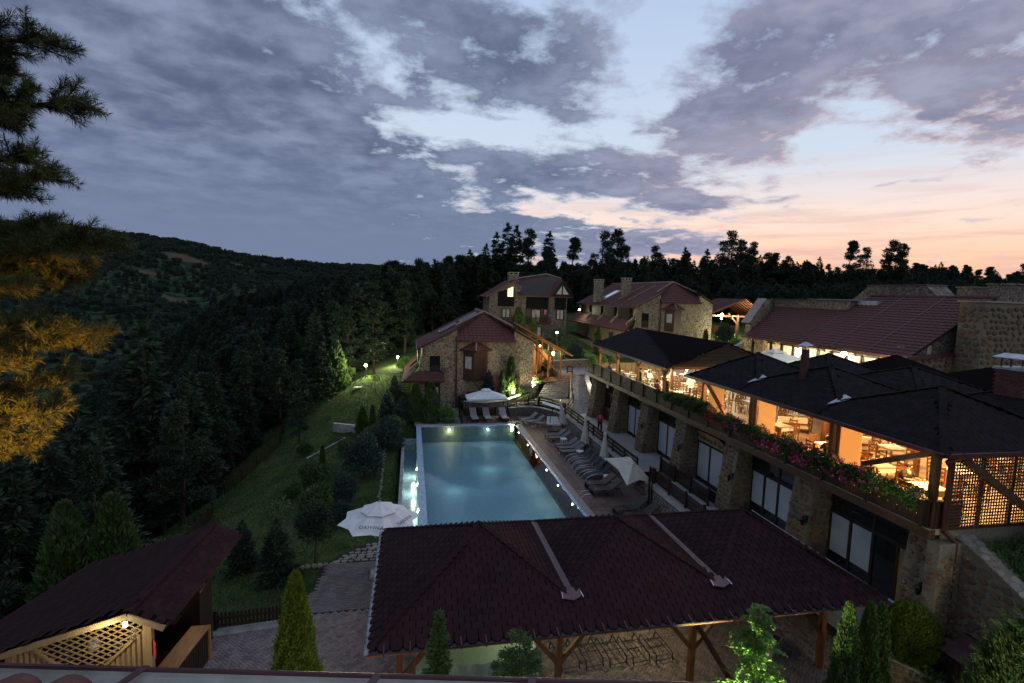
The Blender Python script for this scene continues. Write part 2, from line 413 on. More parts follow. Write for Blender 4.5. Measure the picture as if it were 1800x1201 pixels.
M_basic('shingle_base', [(.006, .004, .005), (.010, .006, .007)], .95, 9, spec=.02)
M_basic('flash_red', [(.07, .030, .034), (.11, .050, .054)], .4, 4, 0, spec=.5)
M_basic('roof_tile', [(.080, .028, .025), (.135, .050, .042)], .7, 6, .01, piece=.15)
M_basic('ridge_tile', [(.20, .13, .10), (.30, .21, .17)], .8, 8, .01, piece=.3)
M_basic('paver', [(.13, .10, .092), (.33, .25, .23)], .8, 2.2, .004, piece=.55, bscale=40)
M_basic('paver_dark', [(.11, .09, .088), (.21, .18, .175)], .8, 2.2, .004, piece=.6, bscale=40)
M_basic('joint', [(.018, .014, .012), (.035, .028, .024)], .95, 9)
M_basic('deck_tile', [(.085, .050, .042), (.15, .095, .080)], .6, 1.2, .002, piece=.5)
M_basic('coping', [(.26, .20, .17), (.36, .29, .25)], .6, 2, .002, piece=.3)
M_basic('concrete', [(.22, .21, .20), (.40, .38, .35)], .85, 2.5, .006)
M_basic('terrace_tile', [(.32, .31, .30), (.44, .43, .42)], .55, 1.0, .001, piece=.2)
M_basic('plaster', [(.45, .36, .25), (.58, .48, .34)], .8, 3, .004)
M_basic('floor_cream', [(.45, .33, .22), (.60, .48, .34)], .5, 2, 0)
M_basic('white_paint', [(.68, .68, .68), (.78, .78, .78)], .5, 5)
M_basic('canvas_white', [(.62, .62, .62), (.74, .74, .74)], .85, 3, .004)
M_basic('canvas_cream', [(.50, .47, .40), (.62, .58, .50)], .85, 3, .004)
M_basic('aluminium', [(.50, .50, .52), (.62, .62, .64)], .3, 4, metal=.9)
M_basic('steel', [(.55, .56, .58), (.7, .7, .7)], .15, 4, metal=1.)
M_basic('black_metal', [(.010, .010, .011), (.02, .02, .022)], .4, 4, metal=.4, spec=.5)
M_basic('grey_mesh', [(.10, .105, .115), (.15, .155, .165)], .8, 30)
M_basic('dark_mesh', [(.018, .020, .030), (.032, .035, .048)], .7, 30)
M_basic('wicker', [(.020, .015, .015), (.045, .035, .033)], .5, 60, .01)
M_basic('cushion_pale', [(.34, .31, .33), (.44, .41, .43)], .9, 12)
M_basic('brick', [(.09, .030, .026), (.16, .06, .05)], .85, 6, .006, piece=.6)
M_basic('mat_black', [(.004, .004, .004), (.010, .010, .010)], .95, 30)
M_basic('stone_rock', [(.085, .048, .028), (.15, .085, .045), (.21, .13, .07), (.11, .08, .06), (.18, .11, .06)], .85, 5, .02, piece=.7)
M_basic('stone_grey', [(.16, .15, .14), (.30, .28, .25), (.24, .20, .17)], .85, 5, .02, piece=.7)
M_basic('stone_flag', [(.17, .155, .13), (.30, .275, .235)], .85, 4, .02, piece=.6)
M_basic('mortar', [(.15, .13, .085), (.23, .20, .14)], .95, 12, .02)
M_basic('mortar_dark', [(.09, .075, .055), (.15, .125, .09)], .95, 12, .02)
M_basic('soil', [(.035, .024, .016), (.06, .04, .028)], .95, 8, .02)
M_basic('skin', [(.42, .26, .19), (.50, .32, .24)], .6, 9)
M_basic('hair_dark', [(.012, .009, .007), (.03, .02, .015)], .6, 30)
for nm, c in (('cloth_red', (.42, .05, .06)), ('cloth_white', (.62, .60, .58)), ('cloth_pink', (.55, .16, .20)), ('cloth_blue', (.04, .06, .14)), ('cloth_black', (.015, .015, .018)), ('cloth_green', (.30, .36, .26))):
    M_basic(nm, [c, tuple(k*1.15 for k in c)], .9, 12)
M_stone('house_stone', [(.20, .13, .075), (.33, .23, .13), (.13, .09, .06), (.38, .29, .18), (.25, .15, .08)], (.36, .30, .20), 3.2, .06, .10)
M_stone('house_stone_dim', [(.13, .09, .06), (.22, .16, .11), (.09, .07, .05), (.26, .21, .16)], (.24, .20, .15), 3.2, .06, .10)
M_stone('low_wall_stone', [(.16, .12, .09), (.28, .23, .17), (.20, .13, .08)], (.10, .09, .075), 3.8, .05, .12)
M_stone('flag_paving', [(.18, .17, .17), (.30, .28, .27), (.24, .22, .21)], (.07, .065, .06), 2.4, .012, .06)
M_leaf('leaf_thuja', [(.045, .070, .010), (.11, .16, .018), (.17, .23, .025)])
M_leaf('leaf_green', [(.024, .045, .014), (.060, .100, .028), (.10, .15, .045)])
M_leaf('leaf_dark', [(.010, .019, .011), (.025, .042, .023), (.044, .068, .036)])
M_leaf('leaf_blue', [(.016, .028, .024), (.036, .056, .048), (.060, .088, .076)])
M_leaf('leaf_pine', [(.022, .030, .010), (.060, .070, .020), (.10, .105, .030)])
M_leaf('leaf_bright', [(.05, .09, .02), (.12, .20, .05), (.19, .30, .09)])
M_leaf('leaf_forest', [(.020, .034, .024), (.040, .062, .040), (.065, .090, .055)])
M_leaf('petal_pink', [(.30, .04, .14), (.42, .09, .22), (.50, .18, .30)])
M_leaf('petal_red', [(.40, .01, .03), (.60, .03, .05)])
# grass
m, t, b = newmat('grass'); P = ocoord(t)
f = t.m('ADD', t.m('MULTIPLY', t.noise(P, .35, 6, .65), .6), t.m('MULTIPLY', t.noise(P, 6, 4, .7), .4))
c = ramp(t, t.ss(f, .32, .68), [(.020, .034, .011), (.046, .072, .020), (.078, .105, .030)])
bare = t.ss(t.noise(t.v('MULTIPLY', P, (1, 1, 2)), .30, 6, .65, .6), .53, .66)
px_, py_, pz_ = t.xyz(P)
c = t.mix(t.m('MULTIPLY', bare, t.m('MULTIPLY', t.ss(px_, -2., -5.), .9)), c, (.085, .065, .045))
t.l.new(c, b.inputs['Base Color']); b.inputs['Roughness'].default_value = 1; b.inputs['Specular IOR Level'].default_value = .1
bumpn(t, b, t.m('ADD', t.noise(P, 9, 5, .7), t.m('MULTIPLY', t.noise(P, 1.5, 4), 1.5)), .09)
# wooded far slopes
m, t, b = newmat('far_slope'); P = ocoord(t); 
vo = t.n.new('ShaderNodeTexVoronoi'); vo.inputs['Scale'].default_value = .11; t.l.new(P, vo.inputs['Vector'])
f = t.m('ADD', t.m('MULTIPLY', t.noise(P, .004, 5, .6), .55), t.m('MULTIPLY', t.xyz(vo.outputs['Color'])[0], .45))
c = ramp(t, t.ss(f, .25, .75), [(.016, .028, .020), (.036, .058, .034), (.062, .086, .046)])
azm = t.m('ARCTAN2', t.xyz(P)[0], t.xyz(P)[1]); rm = t.v('LENGTH', t.v('MULTIPLY', P, (1, 1, 0)), out=1)
wob = t.m('MULTIPLY', t.m('SUBTRACT', t.noise(P, .02, 4), .5), 1.6)
md = 9.
for a_, r_, da_, dr_ in ((-.3667, 1196, .034, 42), (-.385, 926, .030, 12), (-.428, 1052, .020, 12), (-.30, 1320, .02, 14)):
    e_ = t.m('ADD', t.m('POWER', t.m('ABSOLUTE', t.m('DIVIDE', t.m('SUBTRACT', azm, a_), da_)), 2.), t.m('POWER', t.m('ABSOLUTE', t.m('DIVIDE', t.m('SUBTRACT', rm, r_), dr_)), 2.))
    md = t.m('MINIMUM', md, e_)
c = t.mix(t.ss(t.m('ADD', md, wob), 1.3, .7), c, (.11, .088, .06))
t.l.new(c, b.inputs['Base Color']); b.inputs['Roughness'].default_value = 1; b.inputs['Specular IOR Level'].default_value = 0
bumpn(t, b, t.m('SUBTRACT', 1., vo.outputs['Distance']), 6)
# mosaic of the pool rim and basin
def mosaic(name, cols, rough=.25):
    m, t, b = newmat(name); P = t.v('SCALE', ocoord(t), 16.)
    f = t.n.new('ShaderNodeTexWhiteNoise'); t.l.new(t.v('FLOOR', P), f.inputs[0])
    t.l.new(ramp(t, f.outputs[0], cols), b.inputs['Base Color']); b.inputs['Roughness'].default_value = rough
mosaic('mosaic_blue', [(.16, .24, .33), (.30, .42, .52), (.46, .58, .68)])
mosaic('basin_tile', [(.32, .46, .52), (.38, .53, .58), (.44, .59, .64)], .5)
# water
def water(name, tint, rough=.03, bump=.006):
    m, t, b = newmat(name); t.n.remove(b); out = t.n['Material Output']
    g = t.n.new('ShaderNodeBsdfGlossy'); g.inputs['Roughness'].default_value = rough
    tr = t.n.new('ShaderNodeBsdfTransparent'); tr.inputs[0].default_value = (*tint, 1)
    fr = t.n.new('ShaderNodeFresnel'); fr.inputs['IOR'].default_value = 1.36
    bu = t.n.new('ShaderNodeBump'); bu.inputs['Distance'].default_value = bump
    t.l.new(t.noise(ocoord(t), 1.6, 3), bu.inputs['Height'])
    t.l.new(bu.outputs[0], g.inputs['Normal']); t.l.new(bu.outputs[0], fr.inputs['Normal'])
    mx = t.n.new('ShaderNodeMixShader'); t.l.new(fr.outputs[0], mx.inputs[0]); t.l.new(tr.outputs[0], mx.inputs[1]); t.l.new(g.outputs[0], mx.inputs[2])
    t.l.new(mx.outputs[0], out.inputs[0]); return m
water('water', (.68, .88, .93))
m, t, b = newmat('dark_glass'); b.inputs['Base Color'].default_value = (.012, .014, .016, 1); b.inputs['Roughness'].default_value = .04; b.inputs['Specular IOR Level'].default_value = .8
m, t, b = newmat('blind'); b.inputs['Base Color'].default_value = (.42, .47, .48, 1); b.inputs['Roughness'].default_value = .3; b.inputs['Coat Weight'].default_value = .6
m, t, b = newmat('solar_glass'); b.inputs['Base Color'].default_value = (.30, .38, .46, 1); b.inputs['Roughness'].default_value = .08; b.inputs['Metallic'].default_value = .7
M_emit('lamp_white', (1, .97, .72), 60); M_emit('lamp_orange', (1, .55, .18), 45); M_emit('pool_light', (1, .95, .75), 26)
M_emit('pool_light_warm', (1, .68, .32), 22); M_emit('window_lit', (1, .62, .25), 2.2); M_emit('window_cream', (1, .72, .36), 1.1)
M_emit('lamp_dim', (.9, 1, .6), 8); M_emit('fairy', (1, .3, .05), 4)
M_basic('curtain', [(.40, .38, .34), (.52, .50, .45)], .9, 3)
M_basic('window_glass', [(.03, .035, .04), (.05, .055, .06)], .08, 2, spec=.8)

def plight(name, loc, power, color, r=.12, parent=None):
    d = bpy.data.lights.new(name, 'POINT'); d.energy = power; d.color = color; d.shadow_soft_size = r
    o = bpy.data.objects.new(name, d); col.objects.link(o)
    o.location = Vector(loc) - (world_loc(parent) if parent is not None else Vector((0, 0, 0)))
    if parent is not None: o.parent = parent
    return o

# ------------------------------------------------------------------ terrain
CP = [(-.9,26,-1.3),(-1,32,-1.25),(-1.3,42,-1.4),(-.9,45,-1.3),(-4,47,-1),(-5.6,46,-1.3),(-5,60,2.2),(-1.7,70,1.9),(-10,58,0),(-7.7,60,.3),(-7,42,-1.5),(-4.2,33,-1.3),
(-7.1,34,-1.8),(-4.1,22.9,-.2),(-5.2,21.7,-.2),(-7,23,-.4),(-14,62,-3.4),(-13.5,52,-4.2),(-13.1,44,-4.1),(-11.5,34,-3),(-15.4,26,-2.6),(-13.5,20,-1.4),(-12,14,-.6),(-7,19,-.2),(-6,15,-.15),
(-20,40,-8),(-28,60,-14),(-30,30,-11),(-45,45,-22),(-60,80,-36),(-60,20,-30),(-30,100,-9),(-15,110,-1),(-20,85,-4),(0,90,4),(10,120,7),(20,66,2.7),(26,75,3.2),(20,85,4.5),(30,95,5),
(50,80,5.6),(60,60,5.3),(45,50,4.8),(80,80,7),(60,130,10),(110,130,12),(110,60,7),(110,20,6),(60,10,5),(40,-10,4),(15,9,-.12),(15,0,-.1),(0,5,-.15),(-5,-5,-.5),(0,14,-.15),(10,14,-.15),
(0,22,-.15),(10,22,-.15),(12,30,-.2),(12,40,-.2),(5,47,-.2),(0,48,-.2),(0,53,0),(5,52,-.15),(3,60,1),(10,60,2),(0,180,6),(-30,220,2),(-70,240,-8),(-110,230,-32),(-60,160,-26),(-90,140,-46),
(-150,200,-75),(-100,60,-60),(-150,100,-85),(60,200,13),(150,180,14),(200,120,12),(250,250,12),(350,200,8),(350,-50,5),(-50,-60,-20),(-200,-50,-80),(0,300,-10),(-100,330,-70),(120,330,8),(400,330,5),(17,30,.6),(18,44,.8),(24,30,.9),(22,50,2.4),(21,57,2.7),(26,58,2.9),(-3,26,-.7)]
CPa = np.array(CP, float)
_A = np.linalg.norm(CPa[:, None, :2]-CPa[None, :, :2], axis=2)
_Pm = np.c_[np.ones(len(CP)), CPa[:, :2]]
_K = np.block([[_A, _Pm], [_Pm.T, np.zeros((3, 3))]])
_W = np.linalg.solve(_K, np.r_[CPa[:, 2], 0, 0, 0])
def Hnp(X, Y):
    X = np.atleast_1d(np.asarray(X, float)); Y = np.atleast_1d(np.asarray(Y, float)); sh = X.shape; X = X.ravel(); Y = Y.ravel()
    z = _W[-3] + _W[-2]*X + _W[-1]*Y
    for i in range(len(CP)): z = z + _W[i]*np.hypot(X-CPa[i, 0], Y-CPa[i, 1])
    rough = .12*np.sin(X*.9+1.3*np.sin(Y*.5))*np.sin(Y*.7+X*.3)
    m = np.clip((-X-1.5)/6, 0, 1); z = z + rough*m
    far = np.clip((np.hypot(X, Y)-120)/150, 0, 1)
    z = z + far*3.5*(np.sin(X*.045+Y*.02)+np.sin(Y*.06-X*.015))
    # floors that people walk on: keep the soil under them
    def cap(z, x0, x1, y0, y1, h, lo=False):
        k = (X > x0) & (X < x1) & (Y > y0) & (Y < y1)
        return np.where(k, np.minimum(z, h), z)
    z = cap(z, -6.6, 19, -20, 19.2, -.12); z = cap(z, -1.6, 18, 17, 26, -.12)
    z = cap(z, 9.2, 14.2, 25, 49.3, -.12); z = cap(z, 1.0, 12.5, 44.5, 52.8, -.12)
    z = cap(z, -.75, 9.6, 25.0, 45.6, -3.2)
    z = cap(z, 9.6, 20.3, 49, 59.6, .6); z = cap(z, 16.4, 20.3, 59, 62.0, 2.4); z = cap(z, 13.4, 19.0, 45, 50, .6)
    z = cap(z, 13.4, 17.3, 8, 45.8, .85); z = cap(z, 16.8, 34, 13, 47, 4.85)
    k = (X > 17.1) & (Y < 12.6) & (X < 60); zz = np.clip(4.75-.42*(12.6-Y), .6, 4.75); zz = zz + np.clip((X-19)*.25, 0, 1)
    z = np.where(k, np.minimum(np.maximum(z, zz), 5.2), z)
    k = (X > 16.5) & (X <= 17.1) & (Y < 12.6); z = np.where(k, np.minimum(z, .6), z)
    return z.reshape(sh)
def H(x, y): return float(Hnp(x, y)[0])
def axis(segs):
    out = []
    for a, b_, s in segs: out += list(np.arange(a, b_, s))
    return np.array(out+[segs[-1][1]])
xs = axis([(-420, -100, 12), (-100, -30, 4), (-30, 24, .6), (24, 80, 2.5), (80, 520, 12)])
ys = axis([(-60, -10, 6), (-10, 76, .6), (76, 140, 3), (140, 420, 8)])
GX, GY = np.meshgrid(xs, ys); Z = Hnp(GX, GY)
nx, ny = len(xs), len(ys); idx = np.arange(nx*ny).reshape(ny, nx)
Fq = np.stack([idx[:-1, :-1], idx[:-1, 1:], idx[1:, 1:], idx[1:, :-1]], -1).reshape(-1, 4)
link('ground', mkmesh('ground', np.stack([GX, GY, Z], -1).reshape(-1, 3), Fq), 'grass', kind='structure', smooth=True)

# far hills: a ring of real relief, skyline heights by bearing
SKY_AZ = np.array([-1.4, -.75, -.585, -.524, -.46, -.39, -.35, -.30, -.27, -.16, -.02, .08, .3, .6, .9, 1.3, 1.8])
SKY_EL = np.array([.045, .065, .071, .074, .071, .066, .060, .050, .046, .039, .040, .030, .02, .012, .006, .01, .01])
def hillz(az, r):
    e = np.interp(az, SKY_AZ, SKY_EL); R0 = 1500.
    top = 12+R0*e
    base = np.interp(az, [-.7, -.1, .1, .4, 1.4], [-95, -80, -40, -15, -10])
    k = np.clip((r-330)/(R0-330), 0, 1)
    z = base+(top-base)*(k**1.25)
    z = z + (1-np.abs(2*k-1))*(16*np.sin(az*9+r*.004)+11*np.sin(az*21-r*.007)+7*np.sin(az*37+r*.013))
    back = np.clip((r-R0)/900, 0, 1)
    return z - back*120
az_ = np.linspace(-1.4, 1.8, 420); rr_ = np.r_[np.linspace(300, 1500, 130), np.linspace(1530, 2600, 14)]
AZ, RR = np.meshgrid(az_, rr_); HZ = hillz(AZ, RR)
HX, HY = RR*np.sin(AZ), RR*np.cos(AZ)
idx = np.arange(AZ.size).reshape(AZ.shape)
Fq = np.stack([idx[:-1, :-1], idx[1:, :-1], idx[1:, 1:], idx[:-1, 1:]], -1).reshape(-1, 4)
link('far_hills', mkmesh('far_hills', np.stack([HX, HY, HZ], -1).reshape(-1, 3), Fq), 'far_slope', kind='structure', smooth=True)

# ------------------------------------------------------------------ unit pieces
def slab_mesh(name, w, h, t_, bev=.12, gap=0):
    """flat paving slab with a chamfered top"""
    w -= gap; h -= gap; c = min(w, h)*bev
    V = [(-w/2, -h/2, -t_), (w/2, -h/2, -t_), (w/2, h/2, -t_), (-w/2, h/2, -t_), (-w/2, -h/2, -c*.5), (w/2, -h/2, -c*.5), (w/2, h/2, -c*.5), (-w/2, h/2, -c*.5),
         (-w/2+c, -h/2+c, 0), (w/2-c, -h/2+c, 0), (w/2-c, h/2-c, 0), (-w/2+c, h/2-c, 0)]
    F = [(8, 9, 10, 11)] + [(4+i, 4+(i+1) % 4, 8+(i+1) % 4, 8+i) for i in range(4)] + [(i, (i+1) % 4, 4+(i+1) % 4, 4+i) for i in range(4)]
    return mkmesh(name, V, F)
def rock_mesh(name, n=7, depth=.07):
    """one field stone, lying on z=0, about 1 x 1 across"""
    V = []; rs = [random.uniform(.40, .52) for _ in range(n)]; a0 = random.random()
    for k, (f, zz) in enumerate(((1., -.03), (.98, depth*.5), (.72, depth))):
        for i in range(n):
            a = a0+2*math.pi*i/n; r = rs[i]*f; V.append((r*math.cos(a), r*math.sin(a), zz+random.uniform(-.15, .15)*depth*(k > 0)))
    F = [(k*n+i, k*n+(i+1) % n, (k+1)*n+(i+1) % n, (k+1)*n+i) for k in range(2) for i in range(n)] + [tuple(2*n+i for i in range(n))]
    return mkmesh(name, V, F)
def rocks(k, depth=.07): return [rock_mesh('stone', random.choice((6, 7, 8)), depth) for _ in range(k)]
def stone_face(poly, size=.3, squash=.8, jit=.28, gap=.9):
    """matrices for stones laid on a flat face"""
    o, u, v, n, Q = local_frame(poly); out = []
    u0 = min(q[0] for q in Q); u1 = max(q[0] for q in Q); v0 = min(q[1] for q in Q); v1 = max(q[1] for q in Q)
    r = 0; y = v0+size*squash/2
    while y < v1:
        x = u0 + random.uniform(.2, .8)*size
        while x < u1:
            s = size*random.uniform(.72, 1.3); c = (x+s/2-size/2, y+random.uniform(-jit, jit)*size*.4)
            if in_poly((c[0], c[1]-s*squash*.35), Q) and in_poly((c[0], c[1]+s*squash*.35), Q) and in_poly((c[0]-s*.3, c[1]), Q) and in_poly((c[0]+s*.35, c[1]), Q):
                m = frame(o+u*c[0]+v*c[1], u, n) @ Matrix.Rotation(random.uniform(-.35, .35), 4, 'Z') @ Matrix.Diagonal((s*1.04*gap, s*squash*random.uniform(.8, 1.1)*gap, random.uniform(.7, 1.2)*size*2.2, 1))
                out.append(m)
            x += s*1.02
        y += size*squash*.98
    return out
# ------------------------------------------------------------------ plaza and its herringbone pavers
mb = MB(); mb.prism([(-6.6, 8, -.075), (19, 8, -.075), (19, 19.6, -.075), (-3.9, 19.6, -.075), (-4.6, 18.6, -.075), (-6.6, 18.3, -.075)], (0, 0, -.1))
plaza = mb.build('plaza', 'joint', kind='structure')
pv = slab_mesh('paver', .2, .1, .06, .1, .010)
ms = []
for i in range(-160, 160):
    for j in range(-160, 160):
        # herringbone at 45 degrees: pairs of pavers on a stepped lattice
        a = (i*.1 + j*.1, -i*.1+j*.1) if False else None
s2 = math.sqrt(.5)
def hb(u0, v0):   # local herringbone lattice to world
    return (4+(u0-v0)*s2, 14+(u0+v0)*s2)
for i in range(-130, 130):
    for j in range(-60, 60):
        bu = i*.1+j*.2; bv = i*.1-j*.2
        for (du, dv, rot) in ((.1, .05, 0), (.05-.0, .2, 1)):
            U, Vv = (bu+.1, bv+.05) if rot == 0 else (bu+.05, bv+.2)
            X, Y = hb(U, Vv)
            if not(-6.45 < X < 17.5 and 13.0 < Y < 19.0): continue
            if X < -6.0 and Y > 18.2 or (Y > 18.4+.25*(X+6.6) and X < -4): continue
            if -.6 < X < 14.4 and Y > 17.2: continue
            ms.append(Matrix.Translation((X, Y, random.uniform(-.004, .003))) @ Matrix.Rotation(R(45)+(0 if rot == 0 else R(90)), 4, 'Z') @ Matrix.Rotation(random.uniform(-.01, .01), 4, 'X'))
pieces('paver', plaza, [pv], ms, 'paver', skey=lambda a: abs(a[0].translation.x+1.5)*.8+abs(a[0].translation.y-17)+ (4 if a[0].translation.x > -.4 else 0))
# brown and grey strips of block paving leading to the garden path
mb = MB(); mb.prism([(-4.4, 18.9, -.072), (-.5, 18.9, -.072), (-.5, 24.6, -.072), (-1.9, 24.5, -.072), (-3.1, 23.4, -.072), (-3.75, 22.3, -.072), (-3.7, 20.6, -.072), (-4.1, 19.8, -.072)], (0, 0, -.1))
gp = mb.build('garden_path', 'joint', kind='structure')
bm_ = slab_mesh('block', .24, .12, .06, .1, .012); ms = []
edge = [(-4.2, 19.1), (-.55, 19.1), (-.55, 22.6), (-3.5, 22.6), (-3.62, 20.7), (-4.0, 19.9)]
y = 19.16; r = 0
while y < 22.6:
    x = -4.4+(r % 2)*.12
    while x < -.5:
        if in_poly((x, y), edge): ms.append(Matrix.Translation((x, y, random.uniform(-.004, .004))))
        x += .24
    y += .12; r += 1
pieces('block', gp, [bm_], ms, 'paver_dark')
fl = rocks(6, .012); ms = stone_face([(-3.3, 22.7, -.04), (-.55, 22.7, -.04), (-.55, 24.5, -.04), (-1.8, 24.4, -.04), (-3.0, 23.3, -.04)], .3, .8, .3, 1.0)
pieces('flagstone', gp, fl, ms, 'stone_flag', limit=120)
mb = MB(); mb.beam((-6.6, 18.35, -.02), (-4.3, 18.62, -.02), .42, .1); mb.build('kerb', 'concrete', kind='structure')

# ------------------------------------------------------------------ the pool
pool = root('swimming_pool', 'large rectangular turquoise pool with mosaic rim and lit underwater lamps', 'pool', (5, 35, 0))
mb = MB(); x0, x1, y0, y1 = .96, 9.42, 25.6, 45.35
mb.add([(x0, y0, -1.45), (x1, y0, -1.45), (x1, y1, -1.45), (x0, y1, -1.45), (x0, y0, -.02), (x1, y0, -.02), (x1, y1, -.02), (x0, y1, -.02)], [(0, 1, 2, 3), (0, 4, 5, 1), (1, 5, 6, 2), (2, 6, 7, 3), (3, 7, 4, 0)])
mb.build('basin', 'basin_tile', pool)
mb = MB(); mb.b2(.54, x0, 25.2, 45.9, -1.5, .0); mb.b2(x0, x1+.02, 45.35, 45.8, -1.5, .02); mb.b2(6.1, x1+.3, 25.15, 25.6, -1.5, -.004)
mb.b2(9.42, 9.62, 25.6, 45.35, -1.5, .012)
mb.build('mosaic_rim', 'mosaic_blue', pool)
ms = []
c_sl = slab_mesh('coping_slab', .5, .42, .05, .06, .006); k = 25.4
while k < 45.6: ms.append(Matrix.Translation((9.83, k, .035)) @ Matrix.Rotation(R(90), 4, 'Z')); k += .5
pieces('coping_slab', pool, [c_sl], ms, 'coping')
c2 = slab_mesh('edge_slab', .6, .26, .05, .06, .006)
pieces('edge_slab', pool, [c2], [Matrix.Translation((.9+.6*i, 45.93, .05)) for i in range(15)], 'coping')
# lower catch trough under the infinity edge
mb = MB(); mb.b2(-.62, -.45, 25.2, 45.4, -2.2, -1.02); mb.b2(-.45, .54, 25.2, 45.4, -2.3, -2.1); mb.b2(-.45, .54, 45.2, 45.4, -2.1, -1.05)
mb.build('trough', 'mosaic_blue', pool)
mb = MB(); mb.b2(-.66, -.43, 25.2, 45.4, -1.02, -.97); mb.build('trough_edge', 'concrete', pool)
# water surfaces
me = mkmesh('pool_water', [(x0, y0, -.03), (x1, y0, -.03), (x1, y1, -.03), (x0, y1, -.03)], [(0, 1, 2, 3)]); link('pool_water', me, 'water', kind='structure')
me = mkmesh('trough_water', [(-.45, 25.2, -1.3), (.54, 25.2, -1.3), (.54, 45.2, -1.3), (-.45, 45.2, -1.3)], [(0, 1, 2, 3)]); link('trough_water', me, 'water', kind='structure')
def lampdisc(c, n, mat, parent, name='underwater_lamp'):
    mb = MB(); c = Vector(c); n = Vector(n); mb.tube(c-n*.03, c+n*.02, .06, .05, 10); return mb.build(name, mat, parent)
# lamps along the right wall and the far wall; the light is what they throw into the water
for yy in (43.6, 39.9, 36.8, 33.9, 31.0, 28.0):
    lampdisc((9.40, yy, -.2), (-1, 0, 0), 'pool_light', pool)
    plight('pool_glow', (9.0, yy, -.42), 7, (.85, 1, .85), .05, pool)
for xx, mt, cc, pw in ((3.45, 'pool_light_warm', (1, .62, .25), 22), (6.9, 'pool_light', (1, 1, .8), 7)):
    lampdisc((xx, 45.33, -.32), (0, -1, 0), mt, pool); plight('pool_glow', (xx, 45.0, -.42), pw, cc, .05, pool)
for yy in (38.6, 35.4, 31.0):
    lampdisc((.52, yy, -1.5), (-1, 0, 0), 'pool_light', pool); plight('trough_glow', (.30, yy, -1.4), 60, (1, .93, .62), .05, pool)
for xx, yy in ((2.9, 27), (5, 26.4), (3, 34), (6, 38)): plight('pool_glow', (xx, yy, -.8), 16, (.75, 1, 1), .9, pool)  # lights with no lamp body, added mid-water to brighten the pool

def ladder(loc, rz, label):
    t_ = root('pool_ladder', label, 'ladder', (0, 0, 0), 'pool ladders')
    for s in (-.25, .25):
        mb = MB(); pts = [(s, .65, 0)]
        for i in range(9):
            a = math.pi*i/8; pts.append((s, .3+.35*math.cos(a), .55+.3*math.sin(a)))
        pts += [(s, -.05, .3), (s, -.12, -1.1)]
        mb.path(pts, .02, 7); mb.build('handrail', 'steel', t_, smooth=False)
    for k in range(4):
        mb = MB(); mb.box((0, -.12, -.25-.26*k), (.5, .08, .03)); mb.build('rung', 'steel', t_)
    t_.location = loc; t_.rotation_euler = (0, 0, rz); return t_
ladder((9.62, 27.1, 0), R(-90), 'steel pool ladder at the near right corner of the pool')
ladder((9.62, 43.9, 0), R(-90), 'steel pool ladder at the far right corner of the pool')

# ------------------------------------------------------------------ sun deck round the pool
mb = MB(); mb.b2(9.6, 14.2, 24.2, 49.4, -.14, -.05); mb.b2(4.6, 9.6, 46.05, 49.4, -.14, -.05)
deck = mb.build('pool_deck', 'joint', kind='structure')
dt = slab_mesh('deck_tile', .45, .45, .04, .03, .010); ms = []
yy = 24.5
while yy < 49.2:
    xx = 10.28
    while xx < 13.9: ms.append(Matrix.Translation((xx, yy, 0))); xx += .45
    xx = 5.0
    while xx < 10.1 and yy > 46.2: ms.append(Matrix.Translation((xx, yy, 0))); xx += .45
    yy += .45
pieces('deck_tile', deck, [dt], ms, 'deck_tile')
mb = MB(); mb.b2(.4, 4.6, 46.1, 53.1, -.14, -.01); mb.b2(4.6, 5.2, 49.4, 53.1, -.14, -.012); mb.build('house_forecourt', 'flag_paving', kind='structure')

# retaining wall between deck and terrace: mortar core, real stones, cap
rw = root('retaining_wall', 'low stone retaining wall with pale cap behind the sun loungers', 'wall', (14.1, 35, 0))
def wallseg(rt, x, ya, yb, h, t_=.42, n=1):
    mb = MB(); mb.b2(x, x+t_, ya, yb, -.1, h); mb.build('core', 'mortar_dark', rt)
    mb = MB(); mb.b2(x-.05, x+t_+.05, ya, yb, h+.002, h+.07); mb.build('cap', 'concrete', rt)
wallseg(rw, 13.9, 29.6, 45.2, .93); wallseg(rw, 13.9, 22.5, 27.9, .93)
RK = rocks(8, .08)
ms = stone_face([(13.9, 45.2, 0), (13.9, 29.6, 0), (13.9, 29.6, .93), (13.9, 45.2, .93)], .24, .7) + stone_face([(13.9, 27.9, 0), (13.9, 22.5, 0), (13.9, 22.5, .93), (13.9, 27.9, .93)], .24, .7) + stone_face([(13.9, 29.6, 0), (14.3, 29.6, 0), (14.3, 29.6, .93), (13.9, 29.6, .93)], .24, .7)
pieces('stone', rw, RK, ms, 'stone_grey')
# curved low wall closing the deck at the far end
cw = root('curved_deck_wall', 'low curved stone wall at the far end of the pool deck', 'wall', (12, 49, 0))
pts = [(9.5, 48.9), (10.4, 49.3), (11.6, 49.5), (12.8, 48.9), (13.6, 47.6), (14.1, 46.2), (14.1, 45.2)]
mb = MB(); cp = MB()
for a, b_ in zip(pts[:-1], pts[1:]): mb.beam((*a, .35), (*b_, .35), .35, .8); cp.beam((*a, .79), (*b_, .79), .45, .06)
mb.build('core', 'low_wall_stone', cw); cp.build('cap', 'concrete', cw)
# steps from deck to terrace in the gap of the wall
st_ = root('terrace_steps', 'short brown tiled steps from deck up to the terrace', 'steps', (14.6, 28.7, 0))
for k in range(6):
    mb = MB(); mb.b2(13.95+.28*k, 14.4+.28*k+.3, 27.95, 29.55, -.05+.165*k, .165*(k+1)); mb.build('step', 'deck_tile', st_)
